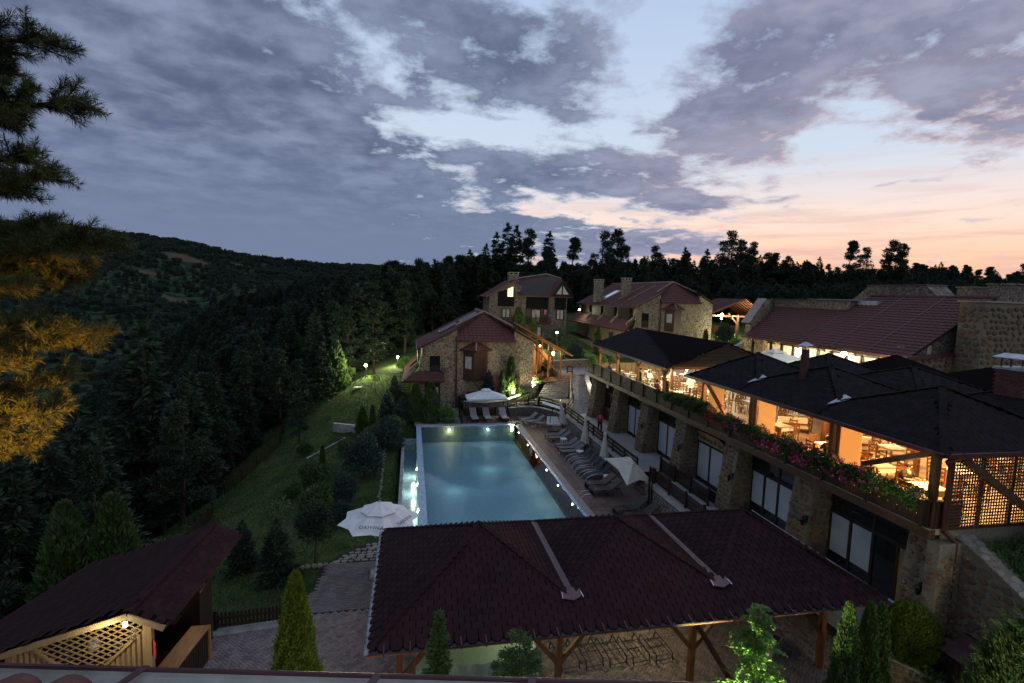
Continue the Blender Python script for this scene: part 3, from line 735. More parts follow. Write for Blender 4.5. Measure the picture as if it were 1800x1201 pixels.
# terrace in front of the restaurant
mb = MB(); mb.b2(14.32, 17.24, 29.6, 45.4, .86, .955); mb.b2(15.9, 17.24, 27.9, 29.6, .86, .955); mb.b2(14.32, 17.24, 14.0, 27.9, .86, .955); tr_ = mb.build('terrace', 'joint', kind='structure')
tt = slab_mesh('terrace_tile', .6, .6, .03, .02, .006); ms = []
yy = 14.4
while yy < 45.2:
    xx = 14.65
    while xx < 17.2:
        if not (27.7 < yy < 29.8 and xx < 15.9): ms.append(Matrix.Translation((xx, yy, .99)))
        xx += .6
    yy += .6
pieces('terrace_tile', tr_, [tt], ms, 'terrace_tile')

# ------------------------------------------------------------------ fences
def picket_fence(name, label, pts, h=.85, sp=.13, mat='dark_wood', cat='fence', group=None, zf=None, rails=(.25, .65), pw=.085, posts=2.0):
    rt = root(name, label, cat, (pts[0][0], pts[0][1], pts[0][2]), group)
    for a, b_ in zip(pts[:-1], pts[1:]):
        a, b_ = Vector(a), Vector(b_); d = b_-a; L = d.length; n = max(1, int(L/sp)); dn = Vector((-d.y, d.x, 0)).normalized()
        for i in range(n):
            p = a+d*((i+.5)/n); mb = MB(); mb.beam(p+dn*.03+Vector((0, 0, .06)), p+dn*.03+Vector((0, 0, h-.04)), pw, .02, up=dn)
            q = p+dn*.03+Vector((0, 0, h-.04)); e = d.normalized()*pw/2
            mb.prism([q-e-dn*.01, q+e-dn*.01, q-dn*.01+Vector((0, 0, .04))], dn*.02)
            mb.build('picket', mat, rt)
        for r_ in rails:
            mb = MB(); mb.beam(a+Vector((0, 0, r_*h)), b_+Vector((0, 0, r_*h)), .04, .07); mb.build('rail', mat, rt)
        m = max(1, round(L/posts))
        for i in range(m+1):
            p = a+d*(i/m)-dn*.04; mb = MB(); mb.beam(p, p+Vector((0, 0, h+.08)), .1, .1); mb.box(p+Vector((0, 0, h+.1)), (.13, .13, .04)); mb.build('post', mat, rt)
    return rt
def rail_fence(name, label, pts, h=.9, mat='dark_wood', boards=3, bh=.2, group=None, cat='fence'):
    rt = root(name, label, cat, pts[0], group)
    for a, b_ in zip(pts[:-1], pts[1:]):
        a, b_ = Vector(a), Vector(b_); d = b_-a; L = d.length
        for k in range(boards):
            z_ = .22+(h-.3)*k/(boards-1)
            mb = MB(); mb.beam(a+Vector((0, 0, z_)), b_+Vector((0, 0, z_)), .03, bh); mb.build('board', mat, rt)
        m = max(1, round(L/2.2))
        for i in range(m+1):
            p = a+d*(i/m); mb = MB(); mb.beam(p, p+Vector((0, 0, h)), .1, .1); mb.build('post', mat, rt)
    return rt
picket_fence('picket_fence', 'dark round-topped picket fence beside the wooden kiosk', [(-6.55, 18.55, 0), (-3.9, 18.75, 0)], .62, .125)
picket_fence('picket_fence', 'dark picket fence at the near end of the catch trough', [(-.6, 25.0, -.25), (.95, 25.0, -.25)], .5, .12)
picket_fence('picket_fence', 'dark picket fence behind the three pale loungers', [(4.7, 49.25, 0), (8.2, 49.2, 0)], .75, .13)
picket_fence('picket_fence', 'short dark picket fence at the left end of the far deck', [(4.7, 49.2, 0), (4.65, 46.3, 0)], .75, .13)
picket_fence('picket_fence', 'dark picket fence curving along the far right corner of deck', [(8.9, 49.1, .1), (10.4, 49.5, .5), (11.6, 49.7, .9), (12.6, 49.6, .95)], .72, .13)
rail_fence('board_fence', 'dark board fence along the terrace edge above the loungers', [(12.7, 49.6, .95), (13.7, 47.9, .95), (14.25, 45.8, .98), (14.25, 38, .98), (14.25, 29.9, .98)], .85)
picket_fence('picket_fence', 'dark picket fence on the terrace beside the steps', [(15.75, 29.6, .99), (15.75, 24.2, .99)], .85, .13)
picket_fence('picket_fence', 'dark picket fence on the wall cap behind open umbrella', [(14.35, 27.6, 1.0), (14.35, 20.5, 1.0)], .8, .13)
# tall dark posts that carry the parasols
for x_, y_, lb in ((13.75, 44.3, 'tall dark post behind the furthest closed parasol'), (13.75, 38.0, 'tall dark post behind the middle closed parasol'), (13.75, 34.0, 'tall dark post behind the nearest closed parasol'), (13.75, 26.9, 'tall dark post behind the open cream parasol')):
    mb = MB(); mb.beam((x_-.09, y_, 0), (x_-.09, y_, 2.3), .09, .09); mb.beam((x_+.07, y_, 0), (x_+.07, y_, 2.25), .07, .07); mb.beam((x_-.14, y_, 2.1), (x_+.12, y_, 2.1), .06, .08)
    thing1(mb, 'parasol_post', 'black_wood', lb, 'post', 'posts carrying the parasols')

# ------------------------------------------------------------------ landing, long stairs, ramp, planter beds (far end)
mb = MB(); mb.prism([(9.9, 49.9, .9), (11.8, 49.75, .9), (12.9, 49.6, .9), (14.3, 47.2, .9), (14.3, 45.3, .9), (16.0, 45.3, .9), (16.6, 52.3, .9), (13.4, 52.8, .9), (11.6, 51.2, .9)], (0, 0, .085))
mb.build('landing', 'flag_paving', kind='structure')
ls = root('stone_stairs', 'long stone stairs climbing to the upper path', 'stairs', (15, 54, 1))
B0, B1 = Vector((13.2, 52.3, 0)), Vector((16.5, 52.3, 0)); T0, T1 = Vector((16.2, 58.2, 0)), Vector((18.5, 57.3, 0))
NS = 13
for k in range(NS):
    f0, f1 = k/NS, 1.15; a0 = B0.lerp(T0, k/NS); a1 = B1.lerp(T1, k/NS); b0 = B0.lerp(T0, (k+1.2)/NS); b1 = B1.lerp(T1, (k+1.2)/NS); zt = .985+(k+1)*.14
    mb = MB(); mb.prism([(a0.x, a0.y, zt), (a1.x, a1.y, zt), (b1.x, b1.y, zt), (b0.x, b0.y, zt)], (0, 0, -.6)); mb.build('step', 'flag_paving', ls)
ss_ = root('stone_steps', 'short stone steps from the deck up to the landing', 'steps', (9.6, 49.5, 0))
for k in range(6):
    mb = MB(); mb.prism([(8.5+.35*k, 49.35+.02*k, .15*(k+1)), (12.2, 49.75, .15*(k+1)), (11.9, 51.4, .15*(k+1)), (8.9+.42*k, 50.3+.17*k, .15*(k+1))], (0, 0, -.5)); mb.build('step', 'concrete', ss_)
mb = MB(); mb.prism([(16.0, 58.1, 2.72), (18.55, 57.1, 2.72), (19.3, 56.7, 2.72), (20.6, 57.3, 2.72), (24, 63, 2.72), (23.6, 66, 2.72), (18.2, 62.5, 2.72), (16, 61, 2.72)], (0, 0, -1.6)) if False else mb.prism([(16.0, 58.1, 1.0), (18.55, 57.1, 1.0), (19.3, 56.7, 1.0), (20.6, 57.3, 1.0), (24, 63, 1.0), (23.6, 66, 1.0), (18.2, 62.5, 1.0), (16, 61, 1.0)], (0, 0, 1.81)); mb.build('upper_path', 'flag_paving', kind='structure')
# ramp
RP = [((14.35, 45.4, .96), (16.35, 45.4, .96)), ((16.0, 48.5, 1.2), (17.7, 48.0, 1.2)), ((17.0, 52.2, 1.7), (18.5, 51.6, 1.7)), ((18.0, 55.4, 2.4), (19.5, 55.0, 2.4)), ((18.6, 57.2, 2.82), (20.6, 57.5, 2.82))]
mb = MB()
for (a, b_), (c_, d_) in zip(RP[:-1], RP[1:]): mb.prism([a, b_, d_, c_], (0, 0, -.3))
mb.build('ramp', 'flag_paving', kind='structure')
rwl = root('ramp_wall', 'pale rendered wall holding the ramp beside the stairs', 'wall', (16.5, 50, 1))
mb = MB()
for (a, _), (c_, __) in zip(RP[:-1], RP[1:]):
    mb.prism([(a[0], a[1], .8), (c_[0], c_[1], .8), (c_[0], c_[1], c_[2]+.12), (a[0], a[1], a[2]+.12)], (-.25, .1, 0))
mb.build('core', 'concrete', rwl)
rail_fence('handrail_fence', 'dark wooden handrail climbing the ramp beside the stairs', [(14.5, 45.7, 1.05)] + [(a[0]-.1, a[1], a[2]+.1) for a, b_ in RP[1:]] + [(18.2, 58.2, 2.82)], .85, boards=2, bh=.16)
# planted bed wall of the near house (curved, stone) and bed on the right of the ramp
def bedwall(label, pts, h0, thick=.4, mat='low_wall_stone', name='planter_wall'):
    rt = root(name, label, 'wall', pts[0]); mb = MB(); cp = MB()
    for a, b_ in zip(pts[:-1], pts[1:]):
        a, b_ = Vector(a), Vector(b_); d = (b_-a); nrm = Vector((d.y, -d.x, 0)).normalized()*thick
        mb.prism([(a.x, a.y, h0), (b_.x, b_.y, h0), b_, a], -nrm); e = Vector((0, 0, .004)); up = Vector((0, 0, .07)); o_ = nrm*.12
        mb2 = [a+o_+e, b_+o_+e, b_-nrm*1.12+e, a-nrm*1.12+e]
        cp.prism(mb2, up)
    mb.build('core', mat, rt); cp.build('cap', 'concrete', rt); return rt
bw = [(5.2, 50.6, 1.05), (7.3, 50.0, 1.05), (9.3, 50.6, 1.1), (11.0, 51.8, 1.3), (12.6, 53.4, 1.7), (14.0, 55.4, 2.2), (15.3, 57.8, 2.7)]
bedwall('curved stone planter wall under the white garden gazebo', bw, -.1)
mb = MB(); P_ = [(p[0]-.1, p[1]+.3, p[2]-.15) for p in bw]
for a, b_ in zip(P_[:-1], P_[1:]):
    mb.add([a, b_, (b_[0]-.6, max(b_[1]+.5, 54.0), b_[2]+.1), (a[0]-.3, max(a[1]+.5, 53.6), a[2]+.05)], [(0, 1, 2, 3)])
mb.build('lawn', 'grass', kind='structure')
rb = [(17.95, 46.9, 1.75), (18.2, 48.6, 1.9), (18.9, 51.5, 2.2), (19.6, 54.5, 2.7), (20.6, 57.0, 3.2)]
bedwall('curved stone wall of the lamp-lit lawn beside the ramp', rb, .8)
mb = MB()
for a, b_ in zip(rb[:-1], rb[1:]): mb.add([(a[0]+.3, a[1], a[2]-.1), (24.5, a[1], a[2]+.2), (24.5, b_[1], b_[2]+.2), (b_[0]+.3, b_[1], b_[2]-.1)], [(0, 1, 2, 3)])
mb.build('lawn', 'grass', kind='structure')
uw = [(15.2, 61.2, 3.55), (16.6, 61.9, 3.6), (18.3, 62.6, 3.65), (20.4, 63.0, 3.7), (22.4, 63.2, 3.75), (25, 62.6, 3.8)]
bedwall('low curved stone wall at the top of the upper path', uw, 2.6, mat='house_stone_dim')
mb = MB()
for a, b_ in zip(uw[:-1], uw[1:]): mb.add([(a[0], a[1]+.3, a[2]-.1), (b_[0], b_[1]+.3, b_[2]-.1), (b_[0], 72, b_[2]+.4), (a[0], 72, a[2]+.4)], [(0, 1, 2, 3)])
mb.build('lawn', 'grass', kind='structure')

# ------------------------------------------------------------------ garden lamps
def garden_lamp(loc, h, label, power=60, color=(1, .97, .60), mat='lamp_white', group='garden lamps', rad=.14):
    rt = root('garden_lamp', label, 'lamp', loc, group); x_, y_, z_ = loc
    mb = MB(); mb.lathe([(.13, 0), (.13, .03), (.05, .06), (.035, .1), (.03, h-.22), (.05, h-.18), (.09, h-.16), (.09, h-.13)], loc, 10); mb.build('pole', 'black_metal', rt)
    mb = MB(); mb.lathe([(.03, h-.13), (rad*.8, h-.09), (rad, h), (rad*.8, h+.09), (.02, h+.12)], loc, 12); mb.build('globe', mat, rt, smooth=True)
    plight('lamp_light', (x_, y_, z_+h+.30), power*4, color, .1, rt); plight('lamp_light', (x_+.02, y_-.26, z_+h-.02), power*2.6, color, .08, rt); return rt
GL = [((-5.0, 60.0, H(-5, 60)), 1.15, 'lit garden lamp on the far slope, leftmost of all lamps', 150), ((-1.75, 70.0, H(-1.75, 70)), 1.15, 'lit garden lamp on the far slope nearest the pool house', 170),
      ((10.4, 51.7, 1.08), .75, 'lit garden lamp by the curved wall, nearest the gazebo', 30), ((13.1, 54.5, 1.6), .75, 'lit garden lamp where the curved wall starts to climb', 45),
      ((20.0, 52.0, 2.2), .75, 'lit garden lamp on the lawn beside the ramp', 45), ((20.2, 70.2, 4.1), 2.6, 'lit lamp between the two far stone houses', 90), ((19.0, 72.6, 4.0), 1.4, 'small lit lamp left of the lamp between far houses', 25),
      ((50.8, 78.0, 6.1), 2.9, 'lit lamp left of the post of the open wooden canopy', 90), ((54.3, 77.0, 6.2), 2.7, 'lit lamp right of the post of the open wooden canopy', 90), ((44.0, 66.0, 5.3), 1.7, 'lit lamp low in the shrubs below the wooden canopy', 60), ((38.5, 53.0, 5.0), 1.9, 'lit lamp just above the ridge of the left restaurant roof', 70)]
for loc, h_, lb, pw in GL: garden_lamp(loc, h_, lb, pw*1.5)
# street lamp with orange light by the porch
def tall_lamp(loc, h, label, power, color, mat, group=None):
    rt = root('path_lamp', label, 'lamp', loc, group); x_, y_, z_ = loc
    mb = MB(); mb.lathe([(.12, 0), (.12, .25), (.06, .32), (.05, h-.3), (.07, h-.25)], loc, 10); mb.build('pole', 'black_metal', rt)
    mb = MB(); mb.lathe([(.07, h-.25), (.15, h-.05), (.15, h+.06), (.05, h+.16)], loc, 8); mb.build('lantern', mat, rt)
    mb = MB(); mb.lathe([(.19, h+.16), (.10, h+.24), (.02, h+.32)], loc, 8); mb.build('cap', 'black_metal', rt)
    plight('lamp_light', (x_, y_-.25, z_+h+.02), power, color, .1, rt); plight('lamp_light', (x_, y_+.25, z_+h+.02), power, color, .1, rt)
tall_lamp((16.05, 57.0, 2.8), 2.5, 'orange lit lantern post at the foot of the porch', 120, (1, .52, .16), 'lamp_orange')

# ------------------------------------------------------------------ restaurant wing
rest = root('restaurant_building', 'long two storey restaurant wing with stone pillars, glazed doors and flowered balcony', 'building', (19, 29, 1))
YN, YF = 12.75, 45.2
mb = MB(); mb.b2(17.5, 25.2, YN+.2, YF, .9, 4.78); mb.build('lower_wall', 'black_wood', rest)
mb = MB(); mb.b2(16.0, 25.4, YN, YF, 4.86, 5.04); mb.build('deck_floor', 'floor_cream', rest)
# beam under the balcony
mb = MB(); mb.b2(15.98, 16.22, YN-.02, YF+.05, 4.74, 5.03); mb.build('balcony_beam', 'beam_wood', rest)
mb = MB(); mb.b2(16.0, 17.5, YF+.06, YF+.28, 4.74, 5.03); mb.build('balcony_beam', 'beam_wood', rest)
# pillars: battered stone piers
PY = [12.9, 17.95, 23.05, 28.2, 33.35, 38.6, 43.75]
for i, yk in enumerate(PY):
    y1_ = yk+1.15
    if i == 0: y1_ = yk+.9
    mb = MB(); xo, xt = 16.1, 16.55
    A = [(xo, yk, .95), (17.5, yk, .95), (17.5, yk, 4.74), (xt, yk, 4.74)]
    mb.prism(A, (0, y1_-yk, 0)); pl = mb.build('pillar', 'mortar', rest)
    near = (i < 4)
    sz = .30 if near else .34
    ms = stone_face([(xo, yk, .95), (17.45, yk, .95), (17.45, yk, 4.7), (xt, yk, 4.7)], sz, .75) + stone_face([(xo, y1_, .95), (xo, yk, .95), (xt, yk, 4.7), (xt, y1_, 4.7)], sz, .75)
    pieces('stone', pl, RK, ms, 'stone_rock', limit=110 if i < 5 else 60)
# door bays: frames, panes with blinds, transoms
def bay(ya, yb, n=3, kinds='bbb'):
    """glazed bay between ya (near) and yb (far) on the facade"""
    X = 17.40; fr = MB()
    zt, z0, zh = 4.70, .99, 3.35
    fr.b2(X-.06, X+.06, ya, yb, zh, zh+.16); fr.b2(X-.06, X+.06, ya, yb, zt-.05, zt+.05); fr.b2(X-.05, X+.05, ya, yb, z0, z0+.1)
    w_ = (yb-ya)/n
    for k in range(n+1): fr.b2(X-.055, X+.055, ya+k*w_-.06, ya+k*w_+.06, z0, zh)
    for k in (0, n/2, n): fr.b2(X-.055, X+.055, ya+k*w_-.05, ya+k*w_+.05, zh+.16, zt)
    f = fr.build('door_frame', 'dark_wood', rest)
    for k in range(n):
        a, b_ = ya+k*w_+.06, ya+(k+1)*w_-.06; kd = kinds[k]
        mb = MB(); mb.b2(X-.012, X+.012, a, b_, z0+.1, zh); mb.build('pane', 'dark_glass', f)
        if kd == 'b':
            bl = MB(); bl.b2(X-.022, X-.016, a+.02, b_-.02, z0+(.25 if ya > 22 else .75), zh-.02); bl.build('blind', 'blind', f)
        if kd == 'p':
            bl = MB(); bl.b2(X-.03, X-.014, a, b_, z0+.1, zh); bl.build('panel', 'pale_wood', f)
    for k in range(2):
        a = ya+(yb-ya)*k/2+.05; b_ = ya+(yb-ya)*(k+1)/2-.05
        mb = MB(); mb.b2(X-.012, X+.012, a, b_, zh+.16, zt-.05); mb.build('transom_pane', 'dark_glass', f)
for i in range(len(PY)-1):
    ya = PY[i]+(1.15 if i else .9); yb = PY[i+1]
    kinds = {0: 'pgbb', 5: 'ggg'}.get(i, 'bbbb' if i == 1 else 'gbb' if i == 4 else 'bbb')
    bay(ya+.02, yb-.02, len(kinds), kinds)
# far bay: lit window with light-coloured bars over a boarded panel
mb = MB(); mb.b2(17.2, 17.34, 39.8, 43.7, .99, 2.2); fp = mb.build('board_panel', 'dark_wood', rest)
for k in range(26):
    mb = MB(); mb.b2(17.17, 17.2, 39.8+.15*k, 39.94+.15*k, 1.0, 2.2); mb.build('board', 'dark_wood', rest)
mb = MB(); mb.b2(17.30, 17.33, 40.0, 41.4, 2.5, 4.5); mb.build('lit_pane', 'window_cream', rest)
mb = MB(); mb.b2(17.24, 17.3, 40.0, 41.4, 3.45, 3.52); mb.b2(17.24, 17.3, 40.66, 40.74, 2.5, 4.5); mb.build('window_bar', 'pale_wood', rest)
mb = MB(); mb.b2(17.15, 17.2, 42.6, 43.1, 3.9, 4.6); mb.build('notice', 'white_paint', rest)
# wellness sign
sg = root('wellness_sign', 'pale wooden sign reading Wellness & Spa above the glazed doors', 'sign', (17.2, 26.0, 3.6))
mb = MB(); SH = [(17.16, 27.9, 3.58), (17.16, 25.2, 3.58), (17.16, 25.2, 3.86), (17.16, 25.45, 4.02), (17.16, 25.8, 4.12), (17.16, 27.9, 4.12)]
mb.prism(SH[::-1], (.05, 0, 0)); mb.build('board', 'pale_wood', sg)
def text(s, loc, rot, size, mat, parent, ext=.006, name='lettering', align='CENTER', spacing=1.):
    cu = bpy.data.curves.new(name, 'FONT'); cu.body = s; cu.size = size; cu.extrude = ext; cu.align_x = align; cu.align_y = 'CENTER'; cu.space_character = spacing
    tmp = bpy.data.objects.new('tmp_text', cu); me = bpy.data.meshes.new_from_object(tmp); bpy.data.objects.remove(tmp)
    o = bpy.data.objects.new(name, me); col.objects.link(o); me.materials.clear(); me.materials.append(MATS[mat])
    o.parent = parent; o.location = Vector(loc)-world_loc(parent); o.rotation_euler = rot; return o
text('Wellness & Spa', (17.15, 26.6, 3.83), (R(90), 0, R(-90)), .43, 'black_wood', sg)
# wall lanterns on pillars
for k, (i, lb) in enumerate(((1, 'black wall lantern on the second stone pillar from the near end'), (2, 'black wall lantern on the third stone pillar from the near end'), (3, 'black wall lantern on the fourth stone pillar from near end'), (4, 'black wall lantern on the fifth stone pillar from near end'), (0, 'black wall lantern on the nearest stone pillar by the globe thuja'))):
    y_ = PY[i]+.1; z_ = 2.9; x_ = 16.28
    rt = root('wall_lantern', lb, 'lantern', (x_, y_, z_), 'wall lanterns')
    mb = MB(); mb.box((x_+.06, y_, z_+.1), (.04, .14, .3)); mb.beam((x_+.05, y_, z_+.22), (x_-.14, y_, z_+.22), .03); mb.build('bracket', 'black_metal', rt)
    mb = MB(); mb.lathe([(.03, -.16), (.05, -.14), (.10, .08), (.12, .1), (.03, .2)], (x_-.15, y_, z_), 6); mb.build('cage', 'black_metal', rt)
# planked balcony front: every board a piece
pl = MB(); pl.b2(16.06, 16.12, YN+.1, YF, 5.05, 5.10); bf = pl.build('balcony_front', 'black_wood', rest)
bd = slab_mesh('board', .11, .86, .025, .03, .010)
ms = []; y_ = YN+.15
while y_ < YF: ms.append(frame((16.03, y_, 5.50), (0, -1, 0), (-1, 0, 0)) @ Matrix.Rotation(random.uniform(-.006, .006), 4, 'Z')); y_ += .115
pieces('board', bf, [bd], ms, 'dark_wood')
mb = MB(); mb.b2(15.98, 16.18, YN+.05, YF+.1, 5.93, 5.98); mb.build('handrail', 'dark_wood', rest)
for k in range(17):
    mb = MB(); yy = YN+.3+k*2.03; mb.b2(15.97, 16.02, yy-.05, yy+.05, 5.02, 5.95); mb.build('baluster_post', 'dark_wood', rest)
# returns: near end boards and far end planks
for k in range(9):
    mb = MB(); mb.b2(16.08+.13*k, 16.19+.13*k, YN+.02, YN+.06, 5.05, 5.95); mb.build('board', 'beam_wood', rest)
for k in range(12):
    mb = MB(); mb.b2(16.3+.6*k, 16.85+.6*k, YF+.06, YF+.1, 5.05, 5.85); mb.build('board', 'pale_wood', rest)
# far wooden screens round the dining deck
m, t, b = newmat('roll_cloth'); out = t.n['Material Output']; df = t.n.new('ShaderNodeBsdfDiffuse'); tl = t.n.new('ShaderNodeBsdfTranslucent'); mx = t.n.new('ShaderNodeMixShader')
df.inputs[0].default_value = (.5, .42, .3, 1); tl.inputs[0].default_value = (.85, .70, .50, 1); mx.inputs[0].default_value = .65
t.l.new(df.outputs[0], mx.inputs[1]); t.l.new(tl.outputs[0], mx.inputs[2]); t.l.new(mx.outputs[0], out.inputs[0])
# ---- roof A (far, gabled)
def face_roof(parent, poly, mat, name='roof_face', w=.5, h=.2, base='shingle_base', lim=0, lift=.014):
    o, u, v, n, Q = local_frame(poly); mb = MB(); mb.prism([Vector(p)-n*.0 for p in poly], -n*.06); f = mb.build(name, base, parent)
    return f
def shingle_face(parent, poly, mat, w=.34, h=.15, limit=0, name='shingle'):
    """courses of tabs as real stepped geometry"""
    f = face_roof(parent, poly, mat)
    t_ = slab_mesh(name, w, h*1.25, .008, .04, .012)
    ms = shingles(poly, w, h, .012)
    pieces(name, f, [t_], ms, mat, limit=limit)
A0 = (15.5, 29.3, 7.70); A1 = (15.5, 42.7, 7.85); A2 = (19.6, 42.7, 9.33); A3 = (19.6, 29.3, 9.33)
ra = root('roof_gabled', 'dark shingled gable roof over the far half of the dining deck', 'roof', (19.6, 36, 7.7))
shingle_face(ra, [A1, A0, A3, A2], 'shingle_dark', .45, .19, 40)
shingle_face(ra, [(23.6, 29.3, 7.9), (23.6, 42.7, 7.9), A2, A3], 'shingle_dark', .45, .22, 0)
mb = MB(); mb.prism([(16.0, 29.42, 7.75), (23.3, 29.42, 7.8), (19.6, 29.42, 9.2)], (0, .06, 0)); g_ = mb.build('gable_board', 'black_wood', ra)
for k in range(7):
    z_ = 7.82+.2*k; f_ = 1-(z_-7.75)/1.5
    mb = MB(); mb.prism([(19.6-3.5*f_, 29.36, z_), (19.6+3.6*f_, 29.36, z_), (19.6+3.4*(f_-.12), 29.36, z_+.17), (19.6-3.3*(f_-.12), 29.36, z_+.17)], (0, .05, 0)); mb.build('board', 'black_wood', ra)
mb = MB(); mb.beam((15.42, 42.75, 7.78), (15.42, 29.25, 7.64), .09, .12); mb.build('gutter', 'gutter_red', ra)
mb = MB(); mb.beam((16.15, 42.5, 7.72), (16.15, 29.5, 7.68), .14, .2); mb.beam((16.15, 29.5, 7.68), (23.3, 29.5, 7.72), .14, .2); mb.beam((23.0, 29.5, 7.7), (23.0, 42.5, 7.7), .14, .2); mb.beam((16.15, 42.5, 7.72), (23.3, 42.5, 7.72), .14, .2); mb.build('plate_beam', 'post_wood', ra)
for x_, y_ in ((16.15, 42.3), (16.15, 38.4), (16.15, 34.6), (16.15, 30.6), (19.6, 30.0), (23.0, 30.0), (23.0, 34.5), (23.0, 38.5), (23.0, 42.3), (19.6, 42.3), (19.6, 36)):
    mb = MB(); mb.beam((x_, y_, 5.04), (x_, y_, 7.66), .16); p_ = mb.build('post', 'post_wood', ra)
    for s_ in (-1, 1):
        mb = MB(); mb.beam((x_, y_, 7.0), (x_, y_+s_*.6, 7.6), .1); mb.build('brace', 'post_wood', ra)
for k in range(10):
    mb = MB(); yy = 29.9+1.4*k; mb.beam((15.7, yy, 7.66), (19.5, yy, 9.1), .09, .12); mb.build('rafter', 'post_wood', ra)
    mb = MB(); mb.beam((23.4, yy, 7.8), (19.7, yy, 9.1), .09, .12); mb.build('rafter', 'post_wood', ra)
# ---- roof B (near, 3 x 2 pyramids)
rb_ = root('roof_peaked', 'dark shingled roof of joined pyramids over near half of the dining deck', 'roof', (18.2, 19.5, 7.6))
EX, EY0, EY1, EZ, PZ = 15.5, 12.15, 26.85, 7.66, 9.25
PX = [18.2, 22.6, 27.0]; PYs = [14.6, 19.5, 24.4]; EXR = 29.6
sl = (PZ-EZ)/(PX[0]-EX)
def zof(dx, sc_=1.): return PZ-dx*sl
VZ_ = 8.25; yvN = EY0+(VZ_-EZ)/((PZ-EZ)/2.45); yvF = EY1-(VZ_-EZ)/((PZ-EZ)/2.45); xvL = EX+(VZ_-EZ)/((PZ-EZ)/2.7); xvR = EXR-(VZ_-EZ)/((PZ-EZ)/2.6)
XM = [None, 20.4, 24.8, None]; YM = [None, 17.05, 21.95, None]
for i, px_c in enumerate(PX):
    for j, py_c in enumerate(PYs):
        P = Vector((px_c, py_c, PZ)); L_, R_, N_, F_ = i == 0, i == 2, j == 0, j == 2
        xl, xr = XM[i], XM[i+1]; yl, yr = YM[j], YM[j+1]
        def V3(a, b_, c_): return Vector((a, b_, c_))
        # corners of the four faces, going round anticlockwise: near-left, near-right, far-right, far-left
        lft = ([V3(EX, EY0, EZ)] if N_ else [V3(xvL, yl, VZ_), V3(EX, yl, EZ)], [V3(EX, EY1, EZ)] if F_ else [V3(EX, yr, EZ), V3(xvL, yr, VZ_)]) if L_ else ([V3(xl, yvN if N_ else yl, VZ_)], [V3(xl, yvF if F_ else yr, VZ_)])
        fcs = []
        if L_:
            a = [V3(EX, EY1 if F_ else yr, EZ), V3(EX, EY0 if N_ else yl, EZ)]
            fcs.append(a+([] if N_ else [V3(xvL, yl, VZ_)])+[P]+([] if F_ else [V3(xvL, yr, VZ_)]))
        else: fcs.append([V3(xl, yvF if F_ else yr, VZ_), V3(xl, yvN if N_ else yl, VZ_), P])
        if R_:
            a = [V3(EXR, EY0 if N_ else yl, EZ), V3(EXR, EY1 if F_ else yr, EZ)]
            fcs.append(a+([] if F_ else [V3(xvR, yr, VZ_)])+[P]+([] if N_ else [V3(xvR, yl, VZ_)]))
        else: fcs.append([V3(xr, yvN if N_ else yl, VZ_), V3(xr, yvF if F_ else yr, VZ_), P])
        if N_:
            a = [V3(EX if L_ else xl, EY0, EZ), V3(EXR if R_ else xr, EY0, EZ)]
            fcs.append(a+([] if R_ else [V3(xr, yvN, VZ_)])+[P]+([] if L_ else [V3(xl, yvN, VZ_)]))
        else: fcs.append([V3(xvL if L_ else xl, yl, VZ_), V3(xvR if R_ else xr, yl, VZ_), P])
        if F_:
            a = [V3(EXR if R_ else xr, EY1, EZ), V3(EX if L_ else xl, EY1, EZ)]
            fcs.append(a+([] if L_ else [V3(xl, yvF, VZ_)])+[P]+([] if R_ else [V3(xr, yvF, VZ_)]))
        else: fcs.append([V3(xvR if R_ else xr, yr, VZ_), V3(xvL if L_ else xl, yr, VZ_), P])
        for q, pl_ in enumerate(fcs):
            lim_ = 110 if (i == 0 and j == 0 and q in (0, 2)) else 0
            if i <= 1: shingle_face(rb_, pl_, 'shingle_dark', .48, .2, lim_)
            else: face_roof(rb_, pl_, 'shingle_dark')
        if i <= 1:
            for cx_, cy_, cz_ in (((EX, EY0, EZ) if L_ and N_ else (xvL, yl, VZ_) if L_ else (xl, yvN if N_ else yl, VZ_)), ((EX, EY1, EZ) if L_ and F_ else (xvL, yr, VZ_) if L_ else (xl, yvF if F_ else yr, VZ_)), (xr, yvN if N_ else yl, VZ_), (xr, yvF if F_ else yr, VZ_)):
                d_ = (P-Vector((cx_, cy_, cz_))); k_ = max(1, int(d_.length/.4)); e_ = d_/k_
                for z9 in range(k_): p_ = Vector((cx_, cy_, cz_))+e_*z9+Vector((0, 0, .02)); mb = MB(); mb.beam(p_, p_+e_*1.05+Vector((0, 0, .008)), .22, .02); mb.build('hip_cap', 'shingle_dark', rb_)
# valleys with flashing
for (x_, y_) in ((16.45, 21.95), (16.45, 17.05)):
    mb = MB(); mb.prism([(x_-.45, y_+.12, 8.06), (x_+.3, y_-.30, 8.36), (x_+.5, y_+.30, 8.40)], (0, 0, .03)); mb.build('flashing', 'zinc', rb_)
mb = MB(); mb.beam((EX-.07, EY1+.05, EZ-.03), (EX-.07, EY0-.05, EZ-.03), .1, .13); mb.beam((EX, EY0-.07, EZ-.03), (EXR, EY0-.07, EZ-.03), .1, .13); mb.beam((EX, EY1+.07, EZ-.03), (EXR, EY1+.07, EZ-.03), .1, .13); mb.build('gutter', 'gutter_red', rb_)
for k in range(14):
    mb = MB(); yy = EY0+.6+1.05*k; mb.box((EX-.07, yy, EZ+.045), (.14, .02, .02)); mb.build('gutter_bracket', 'flash_red', rb_)
    if k < 9: mb = MB(); mb.box((EX+.6+1.1*k, EY0-.07, EZ+.045), (.02, .14, .02)); mb.build('gutter_bracket', 'flash_red', rb_)
mb = MB()
